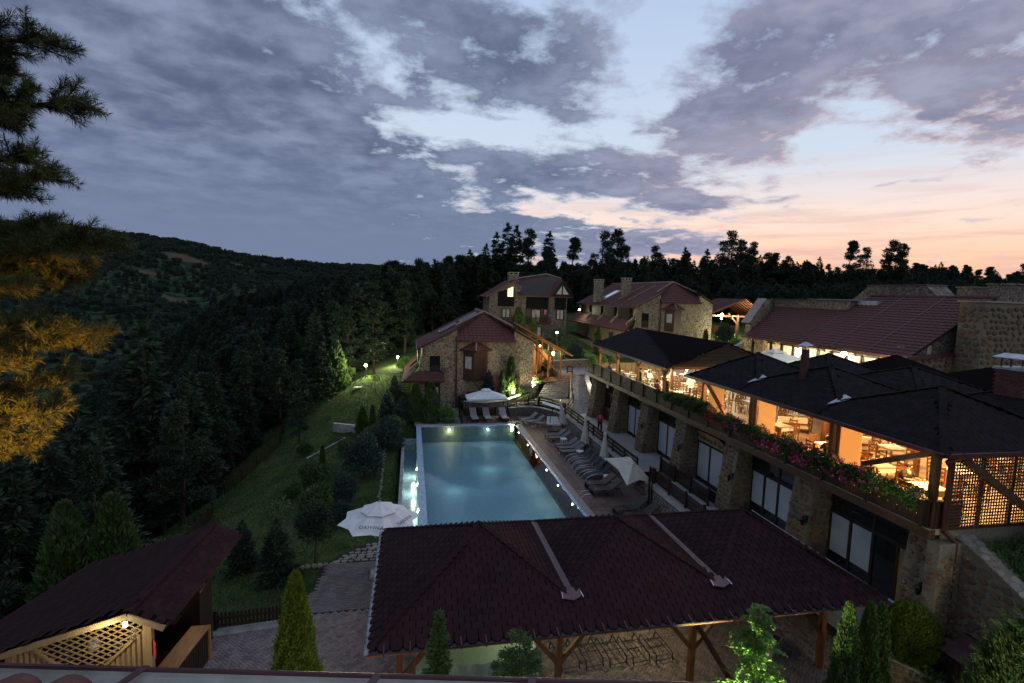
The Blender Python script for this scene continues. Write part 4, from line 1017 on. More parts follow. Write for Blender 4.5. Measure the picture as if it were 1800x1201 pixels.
for yy in (13.0, 17.05, 21.95, 26.2): mb.beam((16.2, yy, 7.52), (29, yy, 7.52), .14, .2)
for xx in (16.2, 20.4, 24.8): mb.beam((xx, 12.9, 7.51), (xx, 26.3, 7.51), .14, .2)
mb.build('plate_beam', 'post_wood', rb_)
for x_ in (16.3, 20.4, 24.8):
    for y_ in (13.0, 17.05, 21.95, 26.2):
        mb = MB(); mb.beam((x_, y_, 5.04), (x_, y_, 7.5), .2 if x_ < 17 else .16); mb.build('post', 'post_wood' if (y_ > 13.5 or x_ > 17) else 'beam_wood', rb_)
        if x_ < 17 and y_ > 13.5 and y_ < 26:
            mb = MB(); mb.beam((x_+.02, y_-.24, 5.04), (x_+.02, y_-.24, 7.5), .12); mb.build('post', 'post_wood', rb_)
for a, b_ in (((16.3, 26.0, 7.4), (16.3, 24.0, 5.9)), ((16.3, 13.2, 7.35), (16.3, 15.6, 6.2))):
    mb = MB(); mb.beam(a, b_, .14, .18); mb.build('brace', 'post_wood' if a[1] > 20 else 'beam_wood', rb_)
# ceiling boards
mb = MB(); mb.b2(16.0, 29.4, 12.6, 26.6, 7.64, 7.66); mb.build('ceiling', 'beam_wood', rb_)
# translucent roll-down screens between the posts
for ya, yb in ((16.0, 17.0-.1), (20.6, 21.7), (24.6, 25.9)):
    mb = MB(); mb.b2(16.34, 16.36, ya-.2, yb-.15, 5.2, 7.45); t1 = thing1(mb, 'roll_screen', 'roll_cloth', {16.0: 'cream roll-down screen in the nearest lit bay', 20.6: 'cream roll-down screen in the middle lit bay', 24.6: 'cream roll-down screen behind the big diagonal brace'}[ya], 'screen', 'roll-down screens')
# lattice screens at the near end
ls_ = root('lattice_screen', 'brown square lattice screen glowing orange at the near restaurant end', 'lattice', (18, 12.7, 5.1))
mb = MB()
mb.beam((16.35, 12.66, 5.1), (21.6, 12.66, 5.1), .06, .12); mb.beam((16.35, 12.66, 7.5), (21.6, 12.66, 7.5), .06, .1)
for k in range(5): mb.beam((16.5+1.2*k, 12.66, 5.05), (16.5+1.2*k, 12.66, 7.5), .12, .08)
mb.build('frame', 'beam_wood', ls_)
sv = slab_mesh('slat', .042, 2.4, .012, .1); shm = slab_mesh('slat', 5.2, .042, .012, .005)
ms = [frame((16.42+.105*k, 12.60, 6.3), (1, 0, 0), (0, -1, 0)) for k in range(50)]; pieces('slat', ls_, [sv], ms, 'beam_wood')
ms = [frame((19.0, 12.585, 5.16+.105*k), (1, 0, 0), (0, -1, 0)) for k in range(23)]; pieces('slat', ls_, [shm], ms, 'beam_wood')
mb = MB(); mb.beam((16.5, 12.4, 7.45), (19.6, 12.0, 5.3), .2, .2); mb.build('brace', 'beam_wood', ls_)
mb = MB(); mb.b2(16.4, 25.3, 12.66, 12.74, 3.4, 5.04); mb.build('base_wall', 'mortar', ls_)
# downpipe at the corner
dp = MB(); dp.path([(16.4, 12.2, 7.55), (16.15, 12.55, 7.3), (16.35, 12.6, 7.1), (16.35, 12.6, 5.05), (16.75, 12.5, 4.7), (16.75, 12.5, 1.0)], .065, 8)
thing1(dp, 'downpipe', 'gutter_red', 'dark red downpipe at the near corner of the restaurant', 'downpipe')
# deck interior: back wall, floor boards, warm lamps
mb = MB(); mb.b2(29.3, 29.5, 12.9, 26.5, 5.0, 7.6); mb.build('inner_wall', 'plaster', rest)
mb = MB(); mb.b2(24.0, 29.4, 26.5, 26.7, 5.0, 7.6); mb.build('inner_wall', 'plaster', rest)
mb = MB(); mb.b2(25.2, 34, 10, 47, 4.88, 5.03); mb.build('upper_terrace', 'floor_cream', kind='structure')
PL_LAB = ['nearest the lattice corner', 'in the middle lit bay', 'by the far diagonal brace', 'deep in the near bay', 'deep in the middle bay', 'at the back of the near roof', 'over the near tables of the gabled roof', 'over the middle tables of the gabled roof', 'over the far tables of the gabled roof', 'at the back near of the gabled roof', 'at the back far of the gabled roof', 'between the two deck roofs']
for (x_, y_, p_, c_) in ((17.6, 14.6, 150, (1, .50, .14)), (17.6, 19.4, 110, (1, .56, .20)), (17.4, 24.1, 90, (1, .58, .22)), (21, 15.0, 80, (1, .6, .25)), (21.5, 20, 80, (1, .62, .28)), (25, 18, 80, (1, .7, .35)), (18.6, 32.2, 110, (1, .86, .48)), (18.4, 36.2, 100, (1, .88, .5)), (18.6, 40.4, 90, (1, .88, .5)), (21.6, 33, 80, (1, .9, .6)), (21.6, 38.5, 70, (1, .9, .6)), (19.8, 28.0, 6, (1, .9, .55))):
    rt = root('pendant_lamp', 'lit pendant lamp hanging ' + PL_LAB.pop(0), 'lamp', (x_, y_, 7.25), 'pendant lamps under the dining roofs')
    mb = MB(); mb.lathe([(.16, -.05), (.14, .02), (.05, .1), (.02, .15)], (x_, y_, 7.25), 10); mb.build('shade', 'black_metal', rt)
    mb = MB(); mb.lathe([(.02, -.12), (.06, -.09), (.06, -.04), (.02, -.01)], (x_, y_, 7.22), 8); mb.build('bulb', 'lamp_orange' if c_[2] < .4 else 'lamp_white', rt)
    mb = MB(); mb.tube((x_, y_, 7.4), (x_, y_, 7.7), .01, n=5); mb.build('cord', 'black_metal', rt)
    plight('lamp_light', (x_, y_, 7.0), p_*3.8, c_, .12, rt)
# red flue pipe and its cowl
fl_ = root('flue_pipe', 'dark red metal flue pipe with cowl rising from the dark roof', 'flue', (17.2, 19.9, 8.6))
mb = MB(); mb.tube((17.2, 19.9, 8.3), (17.2, 19.9, 9.95), .17, n=14); mb.build('pipe', 'gutter_red', fl_)
mb = MB(); mb.lathe([(.30, 0), (.10, .12), (.01, .16)], (17.2, 19.9, 10.12), 12); mb.tube((17.05, 19.9, 9.9), (17.05, 19.9, 10.15), .012, n=4); mb.tube((17.35, 19.9, 9.9), (17.35, 19.9, 10.15), .012, n=4); mb.build('cowl', 'zinc', fl_)
# brick chimney on the right
ch = root('brick_chimney', 'red brick chimney with metal lid at the right edge', 'chimney', (22.6, 14.9, 7))
X0, X1, Y0_, Y1_ = 21.6, 22.8, 14.4, 15.4
mb = MB(); mb.b2(X0, X1, Y0_, Y1_, 7.5, 9.75); mb.build('core', 'mortar_dark', ch)
bk = slab_mesh('brick', .24, .075, .03, .08, .012); ms = []
for r_ in range(26):
    z_ = 7.75+.078*r_
    for k in range(5): 
        x_ = X0+.12+.24*k+(.12 if r_ % 2 else 0)
        if x_ < X1: ms.append(frame((x_, Y0_-.02, z_), (1, 0, 0), (0, -1, 0)))
    for k in range(4):
        y_ = Y0_+.12+.24*k+(.12 if r_ % 2 else 0)
        if y_ < Y1_: ms.append(frame((X0-.02, y_, z_), (0, -1, 0), (-1, 0, 0)))
pieces('brick', ch, [bk], ms, 'brick')
mb = MB(); mb.b2(X0-.08, X1+.1, Y0_-.08, Y1_+.1, 9.78, 9.86); mb.build('slab', 'zinc', ch)
mb = MB()
for x_ in (X0+.1, X0+.55, X1-.1): mb.b2(x_-.02, x_+.02, Y0_+.05, Y0_+.09, 9.86, 10.2); mb.b2(x_-.02, x_+.02, Y1_-.09, Y1_-.05, 9.86, 10.2)
mb.build('leg', 'black_metal', ch)
mb = MB(); mb.prism([(X0-.15, Y0_-.1, 10.2), (X0+.45, Y0_-.1, 10.32), (X1+.1, Y0_-.1, 10.2), (X1+.1, Y0_-.1, 10.23), (X0+.45, Y0_-.1, 10.36), (X0-.15, Y0_-.1, 10.23)][::-1], (0, 1.2, 0)); mb.build('lid', 'zinc', ch)

# ------------------------------------------------------------------ stone stair wall at the near right, with cap
sw = root('sloping_stone_wall', 'tall stone wall with sloping flagged cap descending at the right', 'wall', (17, 11, .6))
WT = [(17.0, 12.85, 4.85), (17.0, 12.0, 4.5), (17.0, 10.7, 3.85), (17.0, 9.0, 3.0), (17.0, 6.5, 1.6)]
mb = MB(); mb.prism([(17.0, 6.5, -.2), (17.0, 12.85, -.2)] + WT, (.5, 0, 0)); mb.build('core', 'mortar', sw)
ms = stone_face([(17.0, 12.85, .6), (17.0, 6.6, .6), (17.0, 6.6, 1.6), (17.0, 9, 2.95), (17.0, 12.0, 4.4), (17.0, 12.85, 4.7)], .34, .72)
pieces('stone', sw, rocks(8, .07), ms, 'stone_rock')
for a, b_ in zip(WT[:-1], WT[1:]):
    mb = MB(); mb.prism([Vector(a)+Vector((-.06, 0, .0)), Vector(a)+Vector((.62, 0, 0)), Vector(b_)+Vector((.62, 0, 0)), Vector(b_)+Vector((-.06, 0, 0))], (0, 0, .07)); cpc = mb.build('cap', 'mortar', sw)
    ms = stone_face([Vector(b_)+Vector((-.04, 0, .075)), Vector(b_)+Vector((.6, 0, .075)), Vector(a)+Vector((.6, 0, .075)), Vector(a)+Vector((-.04, 0, .075))], .3, .8, .28, 1.12)
    pieces('flagstone', cpc, fl, ms, 'stone_flag')
# corner pier below the balcony end
mb = MB(); mb.b2(16.1, 17.0, 12.45, 12.85, .8, 4.7); cpp = thing1(mb, 'corner_pier', 'mortar', 'stone pier under the near balcony corner behind the downpipe', 'pillar')
ms = stone_face([(16.1, 12.45, .8), (17.0, 12.45, .8), (17.0, 12.45, 4.3), (16.1, 12.45, 4.3)], .28, .75) + stone_face([(16.1, 12.85, .8), (16.1, 12.45, .8), (16.1, 12.45, 4.3), (16.1, 12.85, 4.3)], .28, .75)
pieces('stone', cpp, RK, ms, 'stone_rock')
# planter wall and steps at the bottom right
lw = root('bed_wall', 'low stone edging wall below the round thuja', 'wall', (15.3, 12, 0))
BW_ = [(14.9, 13.9, .85), (15.2, 12.8, .75), (15.9, 11.9, .62), (16.6, 11.2, .5)]
mb = MB()
for a, b_ in zip(BW_[:-1], BW_[1:]): mb.prism([(a[0], a[1], -.1), (b_[0], b_[1], -.1), b_, a], (.3, .25, 0))
mb.build('core', 'mortar', lw)
for a, b_ in zip(BW_[:-1], BW_[1:]):
    ms = stone_face([(a[0], a[1], 0), (b_[0], b_[1], 0), b_, a], .26, .75); pieces('stone', lw, RK, ms, 'stone_rock')
    mb = MB(); mb.prism([Vector(a)+Vector((-.04, -.04, .003)), Vector(b_)+Vector((-.04, -.04, .003)), Vector(b_)+Vector((.34, .3, .003)), Vector(a)+Vector((.34, .3, .003))], (0, 0, .06)); mb.build('cap', 'stone_flag', lw)
mb = MB(); mb.prism([(15.1, 13.8, .5), (15.5, 12.8, .5), (16.2, 11.9, .4), (16.9, 11.2, .3), (17.0, 6, .2), (17.0, 13.8, .6)], (0, 0, -.3)); mb.build('planting_bed', 'soil', kind='structure')
sp = root('flag_steps', 'pale flagstone steps at the bottom right beside the bed', 'steps', (15.5, 11, 0))
for k, (ya, zz) in enumerate(((12.4, -.03), (11.9, .10), (11.4, .23))):
    mb = MB(); mb.prism([(13.9, ya, zz), (14.3, ya-1.9, zz), (17.0, ya-2.6, zz), (16.2, ya-.7+.2, zz)], (0, 0, .09)); s_ = mb.build('step', 'mortar', sp)
    ms = stone_face([(14.3, ya-1.9, zz+.09), (17.0, ya-2.6, zz+.09), (16.2, ya-.5, zz+.09), (13.9, ya, zz+.09)], .36, .8, .28, 1.14); pieces('flagstone', s_, fl, ms, 'stone_flag', limit=90)
# small shingled wooden box against the wall
bx_ = root('meter_box', 'low wooden cabinet with dark red shingled lid against the stone wall', 'cabinet', (16.5, 11.3, .6))
mb = MB(); mb.b2(16.2, 16.95, 10.3, 11.9, .4, 1.7); mb.build('body', 'dark_wood', bx_)
for k in range(10): mb = MB(); mb.b2(16.17, 16.2, 10.3+.16*k, 10.44+.16*k, .5, 1.65); mb.build('board', 'dark_wood', bx_)
RPOLY = [(16.02, 12.05, 1.66), (16.02, 10.15, 1.66), (16.98, 10.15, 2.0), (16.98, 12.05, 2.0)]
fr_ = face_roof(bx_, RPOLY, 'shingle', name='lid')
pieces('shingle', fr_, [slab_mesh('shingle', .32, .2, .012, .04, .01)], shingles(RPOLY, .32, .17), 'flash_red')
# small satin table boxes: door mat
mb = MB(); mb.b2(16.2, 17.2, 24.3, 26.3, 1.0, 1.02); thing1(mb, 'door_mat', 'mat_black', 'black door mat on the terrace before the glazed doors', 'mat')

# ------------------------------------------------------------------ pergola with three joined pyramids
pg = root('pergola', 'large open wooden pavilion with dark red scalloped shingle roof in the foreground', 'pavilion', (7, 16.2, 0))
EL, ER, EF, EB, EZ2, TZ = -.93, 14.78, 12.8, 19.62, 2.8, 4.4
PKX = [2.33, 7.05, 11.95]; VX = [4.70, 9.50]; VZ = 3.24
fy = EF+(VZ-EZ2)/(TZ-EZ2)*(16.21-EF); by = EB-(VZ-EZ2)/(TZ-EZ2)*(EB-16.21)
def scallop(w, h, t_):
    """fish-scale shingle, rounded lower edge towards -y"""
    pts = [(w/2, h*.62), (-w/2, h*.62), (-w/2, -h*.05)]
    for k in range(1, 6):
        a = math.pi+math.pi*k/6; pts.append((w/2*math.cos(a), -h*.05+h*.42*math.sin(a)))
    pts.append((w/2, -h*.05)); n = len(pts)
    V = [(x, y, -.002) for x, y in pts]+[(x*.985, y, t_) for x, y in pts]+[(x*.91, y+(.016 if y < h*.5 else 0), t_+.001) for x, y in pts]
    me = mkmesh('shingle', V, [tuple(range(2*n, 3*n))]+[(i, (i+1) % n, n+(i+1) % n, n+i) for i in range(n)]+[(n+i, n+(i+1) % n, 2*n+(i+1) % n, 2*n+i) for i in range(n)])
    for p in list(me.polygons)[1:]: p.material_index = 1
    me['rim'] = 'shingle_rim'; return me
scm = scallop(.325, .36, .012)
def scallop_face(polys, label, lim, mat='shingle'):
    pl = polys[0]
    o, u, v, n, Q = local_frame(pl); f = None
    mb = MB()
    for p in polys: mb.prism([Vector(q) for q in p], -n*.05)
    f = mb.build('roof_face', 'shingle_base', pg, label)
    ms = []; h = .185; w = .33; tilt = math.atan2(.012, h)
    nn = (n*math.cos(tilt)-v*math.sin(tilt)).normalized()
    for p in polys:
        Qs = [((Vector(q)-o).dot(u), (Vector(q)-o).dot(v)) for q in p]
        v1 = max(q[1] for q in Qs); r_ = 0; vv = .07
        while vv < v1:
            x = math.floor(min(q[0] for q in Qs)/w)*w + (w/2 if r_ % 2 else 0)
            while x < max(q[0] for q in Qs)+.1:
                if in_poly((x, vv+.02), Qs) and (x, vv) : 
                    ms.append(frame(o+u*x+v*vv+n*.018, u, nn) @ Matrix.Rotation(random.uniform(-.02, .02), 4, 'Z') @ Matrix.Translation((0, random.uniform(-.004, .004), 0)))
                x += w
            vv += h; r_ += 1
    return f, ms
pk = [Vector((x, 16.21, TZ)) for x in PKX]; vf = [Vector((x, fy, VZ)) for x in VX]; vb = [Vector((x, by, VZ)) for x in VX]
c0, c1, c2_, c3 = Vector((EL, EF, EZ2)), Vector((ER, EF, EZ2)), Vector((ER, EB, EZ2)), Vector((EL, EB, EZ2))
front = [[c0, Vector((VX[0], EF, EZ2)), vf[0], pk[0]], [Vector((VX[0], EF, EZ2)), Vector((VX[1], EF, EZ2)), vf[1], pk[1], vf[0]], [Vector((VX[1], EF, EZ2)), c1, pk[2], vf[1]]]
f1, m1 = scallop_face(front, 'front slope facing the gutter', 0)
pieces('shingle', f1, [scm], m1, 'shingle', limit=300)
f2, m2 = scallop_face([[c3, c0, pk[0]]], 'left hip slope', 0); pieces('shingle', f2, [scm], m2, 'shingle', limit=120)
f3, m3 = scallop_face([[c1, c2_, pk[2]]], 'right hip slope', 0); pieces('shingle', f3, [scm], m3, 'flash_red', limit=40)
back = [[Vector((VX[0], EB, EZ2)), c3, pk[0], vb[0]], [Vector((VX[1], EB, EZ2)), Vector((VX[0], EB, EZ2)), vb[0], pk[1], vb[1]], [c2_, Vector((VX[1], EB, EZ2)), vb[1], pk[2]]]
f4, m4 = scallop_face(back, 'back slope', 0)
for q, (a, b_) in enumerate(((0, 0), (1, 1))):
    g1, n1_ = scallop_face([[vf[a], vb[a], pk[a]]], 'valley slope right of a peak', 0); pieces('shingle', g1, [scm], n1_, 'shingle', limit=80)
    g2, n2_ = scallop_face([[vb[a], vf[a], pk[a+1]]], 'valley slope left of a peak', 0); pieces('shingle', g2, [scm], n2_, 'shingle', limit=80)
# hips and ridges capped
def cap_line(a, b_, parent, mat='shingle', w=.20, n_=None):
    a, b_ = Vector(a), Vector(b_); L = (b_-a).length; k = max(1, int(L/.28)); d = (b_-a)/k
    for i in range(k):
        mb = MB(); p = a+d*i+Vector((0, 0, .035)); mb.beam(p, p+d*1.1+Vector((0, 0, .012)), w, .022); mb.build('hip_cap', mat, parent)
cap_line(c0, pk[0], pg); cap_line(c1, pk[2], pg); cap_line(c3, pk[0], pg, w=.14); cap_line(c2_, pk[2], pg, w=.14)
cap_line(vf[0], pk[0], pg); cap_line(vf[1], pk[1], pg); cap_line(vf[0], pk[1], pg); cap_line(vf[1], pk[2], pg)
cap_line(vb[0], pk[0], pg, w=.14); cap_line(vb[1], pk[1], pg, w=.14); cap_line(vb[0], pk[1], pg, w=.14); cap_line(vb[1], pk[2], pg, w=.14)
for a, b_ in ((vf[0], vb[0]), (vf[1], vb[1])):
    mb = MB(); e = Vector((0, 0, .05))
    mb.prism([a+e+Vector((-.10, 0, .03)), a+e, b_+e, b_+e+Vector((-.10, 0, .03))][::-1], (0, 0, .008)); mb.prism([a+e, a+e+Vector((.10, 0, .03)), b_+e+Vector((.10, 0, .03)), b_+e][::-1], (0, 0, .008))
    mb.build('valley_flashing', 'flash_red', pg)
    mb = MB(); mb.prism([a+Vector((-.30, -.18, .03)), a+Vector((.0, -.26, .0)), a+Vector((.30, -.13, .05)), a+Vector((.3, .2, .12)), a+Vector((-.3, .2, .10))], (0, 0, .02)); mb.build('flashing_apron', 'flash_red', pg)
    for s_ in (-1, 1): mb = MB(); mb.beam(a+Vector((s_*.31, -.19, .06)), a+Vector((s_*.28, .02, .10)), .015, .04); mb.build('flashing_edge', 'white_paint', pg)
# fascia, gutter with brackets
mb = MB(); mb.beam((EL-.05, EF+.02, EZ2-.11), (ER+.05, EF+.02, EZ2-.11), .03, .16); mb.beam((EL+.02, EF-.05, EZ2-.11), (EL+.02, EB+.05, EZ2-.11), .03, .16); mb.beam((ER-.02, EF-.05, EZ2-.11), (ER-.02, EB+.05, EZ2-.11), .03, .16); mb.beam((EL, EB-.02, EZ2-.11), (ER, EB-.02, EZ2-.11), .03, .16); mb.build('fascia', 'eave_wood', pg)
def gutter(a, b_, out, parent, w=.13, mat='gutter_dark', name='gutter', inner=None):
    a, b_, out = Vector(a), Vector(b_), Vector(out).normalized(); V = []; n = 7
    for p in (a, b_):
        for i in range(n):
            an = math.pi*i/(n-1); V.append(p+out*(w/2-w/2*math.cos(an))+Vector((0, 0, -w/2*math.sin(an))))
        for i in range(n-1, -1, -1):
            an = math.pi*i/(n-1); V.append(p+out*(w/2-(w/2-.006)*math.cos(an))+Vector((0, 0, .004-(w/2-.006)*math.sin(an))))
    m_ = 2*n; mb = MB(); mb.add(V, [(i, (i+1) % m_, m_+(i+1) % m_, m_+i) for i in range(m_)]+[tuple(range(m_-1, -1, -1)), tuple(range(m_, 2*m_))]); return mb.build(name, mat, parent)
gutter((EL-.05, EF-.02, EZ2-.0), (ER+.05, EF-.02, EZ2-.0), (0, -1, 0), pg); gutter((EL-.02, EB, EZ2), (EL-.02, EF-.1, EZ2), (-1, 0, 0), pg, mat='zinc'); gutter((ER+.02, EF-.1, EZ2), (ER+.02, EB, EZ2), (1, 0, 0), pg, mat='zinc')
mb = MB(); mb.beam((EL-.1, EF-.155, EZ2-.02), (ER+.1, EF-.155, EZ2-.02), .012, .03); mb.build('gutter_lip', 'gutter_dark', pg)
for k in range(24):
    mb = MB(); x_ = EL+.35+.66*k; mb.beam((x_, EF+.18, EZ2+.1), (x_, EF-.17, EZ2+.02), .03, .008); mb.beam((x_, EF-.17, EZ2+.02), (x_, EF-.16, EZ2-.09), .03, .008); mb.build('gutter_bracket', 'gutter_red', pg)
for k in range(8):
    mb = MB(); y_ = EF+.5+.9*k; mb.beam((EL+.15, y_, EZ2+.08), (EL-.16, y_, EZ2+.02), .03, .008); mb.build('gutter_bracket', 'gutter_red', pg)
# frame: posts, plates, braces, rafters, ceiling boards
PX_ = [-.2, 4.4, 8.72, 13.4]
mb = MB(); mb.beam((EL+.4, 13.75, 2.62), (ER-.4, 13.75, 2.62), .16, .2); mb.beam((EL+.4, 18.7, 2.62), (ER-.4, 18.7, 2.62), .16, .2)
for x_ in PX_: mb.beam((x_, 13.3, 2.60), (x_, 19.1, 2.60), .14, .16)
mb.build('plate_beam', 'eave_wood', pg)
for x_ in PX_:
    for y_ in (13.75, 18.7):
        mb = MB(); mb.beam((x_, y_, 0), (x_, y_, 2.55), .17); mb.build('post', 'post_wood', pg)
        for s_ in (-1, 1):
            if (s_ < 0 and x_ == PX_[0]) or (s_ > 0 and x_ == PX_[-1]): continue
            mb = MB(); mb.beam((x_+s_*.06, y_, 1.2), (x_+s_*1.15, y_, 2.5), .12, .13); mb.build('brace', 'post_wood', pg)
mb = MB(); mb.beam((8.8, 13.72, 2.0), (9.9, 12.9, .1), .12, .13); mb.build('brace', 'beam_wood', pg)
for x_ in np.arange(EL+.3, ER, .75):
    mb = MB(); mb.beam((x_, 12.85, 2.66), (x_, 16.1, 2.7), .07, .09); mb.build('rafter', 'eave_wood', pg)
# a lit wall lamp under the roof throwing yellow light on the paving, and green cloth partition
rt = root('pavilion_lamp', 'lit lamp under the foreground pavilion roof', 'lamp', (7.8, 15.6, 2.35))
mb = MB(); mb.lathe([(.02, 0), (.08, .05), (.08, .12), (.02, .16)], (7.8, 15.6, 2.2), 10); mb.build('globe', 'lamp_white', rt)
mb = MB(); mb.lathe([(.1, .16), (.1, .2), (.02, .24)], (7.8, 15.6, 2.2), 10); mb.build('cap', 'black_metal', rt)
plight('lamp_light', (7.8, 15.6, 2.1), 55, (1, .88, .42), .08, rt); plight('lamp_light', (3.6, 14.9, 2.2), 34, (.85, 1, .62), .15, rt)
cl = MB(); V = []; nx_ = 40
for i in range(nx_+1):
    x_ = .25+3.7*i/nx_; yy = 14.2+.03*math.sin(i*1.1)
    V += [(x_, yy, .05), (x_, yy+.02*math.sin(i*.7), .85), (x_, yy+.05, 1.0), (x_, yy+1.4, 1.06)]
for i in range(nx_):
    for k in range(3): cl.F.append((4*i+k, 4*(i+1)+k, 4*(i+1)+k+1, 4*i+k+1))
cl.V = [Vector(v) for v in V]; thing1(cl, 'covered_table', 'cloth_green', 'long table under a pale green cloth below the pavilion roof', 'table')
# stacked garden chair frames
def frame_chair():
    t_ = root('folded_lounger_frame', 'grey metal frame with curved ends', 'lounger frame', (0, 0, 0), 'bare metal lounger frames under the pavilion')
    for s_ in (-.3, .3):
        mb = MB(); mb.path([(s_, -.55, .05), (s_, -.5, .32), (s_, .5, .36), (s_, .62, .04)], .022, 6); mb.build('side_rail', 'gutter_dark', t_)
    for y_ in (-.5, -.1, .25, .55): mb = MB(); mb.tube((-.3, y_, .30 if abs(y_) < .5 else .1), (.3, y_, .30 if abs(y_) < .5 else .1), .016, n=5); mb.build('crossbar', 'gutter_dark', t_)
    for s_ in (-.14, .14): mb = MB(); mb.path([(s_, -.45, .33), (s_, -.1, .42), (s_, .2, .3), (s_, .45, .34)], .01, 5); mb.build('spring', 'black_metal', t_)
    return t_
fc = frame_chair()
for k, lb in enumerate(('leftmost of the bare metal lounger frames', 'second bare metal lounger frame from the left', 'third bare metal lounger frame from the left', 'fourth bare metal lounger frame from the left', 'rightmost of the bare metal lounger frames')):
    place(fc, (5.1+.80*k, 15.3-.02*k, .0), R(6), lb)
# planter trough by right post
def trough(loc, rz, label, L=.9):
    rt = root('planter_trough', label, 'planter', (0, 0, 0))
    mb = MB(); mb.prism([(-L/2, -.13, 0), (L/2, -.13, 0), (L/2+.03, -.17, .3), (-L/2-.03, -.17, .3)], (0, .28, 0)); mb.build('box', 'concrete', rt)
    mb = MB(); mb.box((0, 0, .29), (L-.05, .22, .03)); mb.build('soil', 'soil', rt)
    rt.location = loc; rt.rotation_euler = (0, 0, rz); return rt
trough((12.4, 14.7, 0), R(35), 'pale planter trough near the right end of the pavilion', 1.0)

# ------------------------------------------------------------------ kiosk with shingled gable roof
kk = root('wooden_kiosk', 'wooden kiosk with dark shingle roof, lattice gable and orange counter', 'kiosk', (-8, 16.8, 0))
RN, RF = Vector((-7.09, 14.2, 3.5)), Vector((-6.80, 19.25, 3.5))
rN, rF = Vector((-6.22, 14.18, 3.10)), Vector((-5.92, 19.35, 3.10))
lN, lF = Vector((-11.9, 14.1, 2.20)), Vector((-10.5, 19.0, 2.45))
def face(poly, nm, lim):
    o, u, v, n, Q = local_frame(poly); mb = MB(); mb.prism([Vector(p) for p in poly], -n*.05); f = mb.build('roof_face', 'shingle_base', kk)
    pieces('shingle', f, [slab_mesh('shingle', .44, .24, .008, .03, .010)], shingles(poly, .44, .17, .012), 'shingle', limit=lim)
face([lF, lN, RN, RF], 'l', 300); face([rN, rF, RF, RN], 'r', 120)
cap_line(RN, RF, kk, 'shingle', .26)
mb = MB(); e = Vector((0, -.03, -.09)); mb.beam(RN+e, lN+e, .05, .15); mb.beam(RN+e, rN+e, .05, .15); mb.build('barge_board', 'pale_wood', kk)
mb = MB(); mb.beam(rN+Vector((.0, 0, -.07)), rF+Vector((0, 0, -.07)), .04, .1); mb.build('fascia', 'dark_wood', kk)
# gable wall: half-round log boards and a lattice opening, all at Y = 14.6
YW = 14.62; WX0, WX1 = -9.95, -6.75
def sill(x): return float(np.interp(x, [-9.9, -9.6, -8.9, -8.4, -7.9, -7.15, -6.9], [2.75, 2.66, 1.96, 1.74, 1.80, 2.52, 2.75]))
for k in range(24):
    x_ = WX0+.065+.13*k; zt_ = 3.5-.30*abs(-7.09-x_)-.22
    lo = sill(x_)
    mb = MB(); mb.tube((x_, YW, .0), (x_, YW, min(zt_, lo)), .066, n=7); mb.build('log_board', 'pale_wood', kk)
mb = MB(); mb.beam((-6.80, 14.6, 0), (-6.80, 14.6, 3.28), .2, .16); mb.build('post', 'pale_wood', kk)
mb = MB(); mb.beam((-9.98, 14.6, 0), (-9.98, 14.6, 2.6), .16, .16); mb.build('post', 'pale_wood', kk)
mb = MB(); mb.beam((-6.72, 18.05, 0), (-6.62, 18.05, 3.0), .16, .16); mb.beam((-6.66, 17.95, 0), (-6.66, 17.95, 2.95), .15, .15); mb.build('post', 'dark_wood', kk)
def clipped_slat(p, q, sc_):
    """keep the run of a slat that lies inside the opening"""
    n = 60; pts = []
    for i in range(n+1):
        x_ = p[0]+(q[0]-p[0])*i/n; z_ = p[1]+(q[1]-p[1])*i/n
        top = 3.5-.30*abs(-7.09-x_)-.24; bot = sill(x_)
        if WX0 < x_ < -6.9 and bot < z_ < top: pts.append((x_, z_))
    if len(pts) > 2:
        mb = MB(); mb.beam((pts[0][0], 14.56+sc_, pts[0][1]), (pts[-1][0], 14.56+sc_, pts[-1][1]), .018, .035, up=(0, 1, 0)) if False else mb.beam((pts[0][0], 14.56+sc_, pts[0][1]), (pts[-1][0], 14.56+sc_, pts[-1][1]), .018, .032)
        mb.build('lattice_slat', 'pale_wood', kk)
for k in range(-10, 34):
    clipped_slat((WX0-1, .6+.155*k), (-6.5, .6+.155*k-2.6), 0)
    clipped_slat((WX0-1, -1.8+.155*k), (-6.5, -1.8+.155*k+2.3), .02)
for (a, b_) in (((-9.6, 2.66), (-8.9, 1.96)), ((-8.9, 1.96), (-8.4, 1.74)), ((-8.4, 1.74), (-7.9, 1.80)), ((-7.9, 1.80), (-7.15, 2.52))):
    mb = MB(); mb.beam((a[0], 14.53, a[1]), (b_[0], 14.53, b_[1]), .05, .06); mb.build('sill', 'pale_wood', kk)
# counter and its board front, back walls
mb = MB(); mb.prism([(-6.95, 14.9, 1.12), (-6.40, 14.9, 1.12), (-6.16, 17.05, 1.12), (-6.72, 17.05, 1.12)], (0, 0, .05)); mb.build('counter_top', 'counter_wood', kk)
for k in range(17):
    y_ = 14.95+.125*k; x_ = -6.46+.105*(y_-14.9); mb = MB(); mb.box((x_, y_, .56), (.025, .115, 1.1)); mb.build('board', 'dark_wood', kk)
mb = MB(); mb.box((-6.22, 17.1, .56), (.06, .08, 1.12)); mb.build('post', 'counter_wood', kk)
for k in range(8):
    y_ = 17.2+.12*k; mb = MB(); mb.box((-6.5, y_, 1.1), (.03, .112, 2.2)); mb.build('board', 'dark_wood', kk)
mb = MB(); mb.prism([(-10.8, 18.2, 0), (-6.7, 18.2, 0), (-6.7, 18.2, 2.9), (-7.0, 18.2, 3.2), (-10.8, 18.2, 2.1)], (0, .05, 0)); mb.build('back_wall', 'dark_wood', kk)
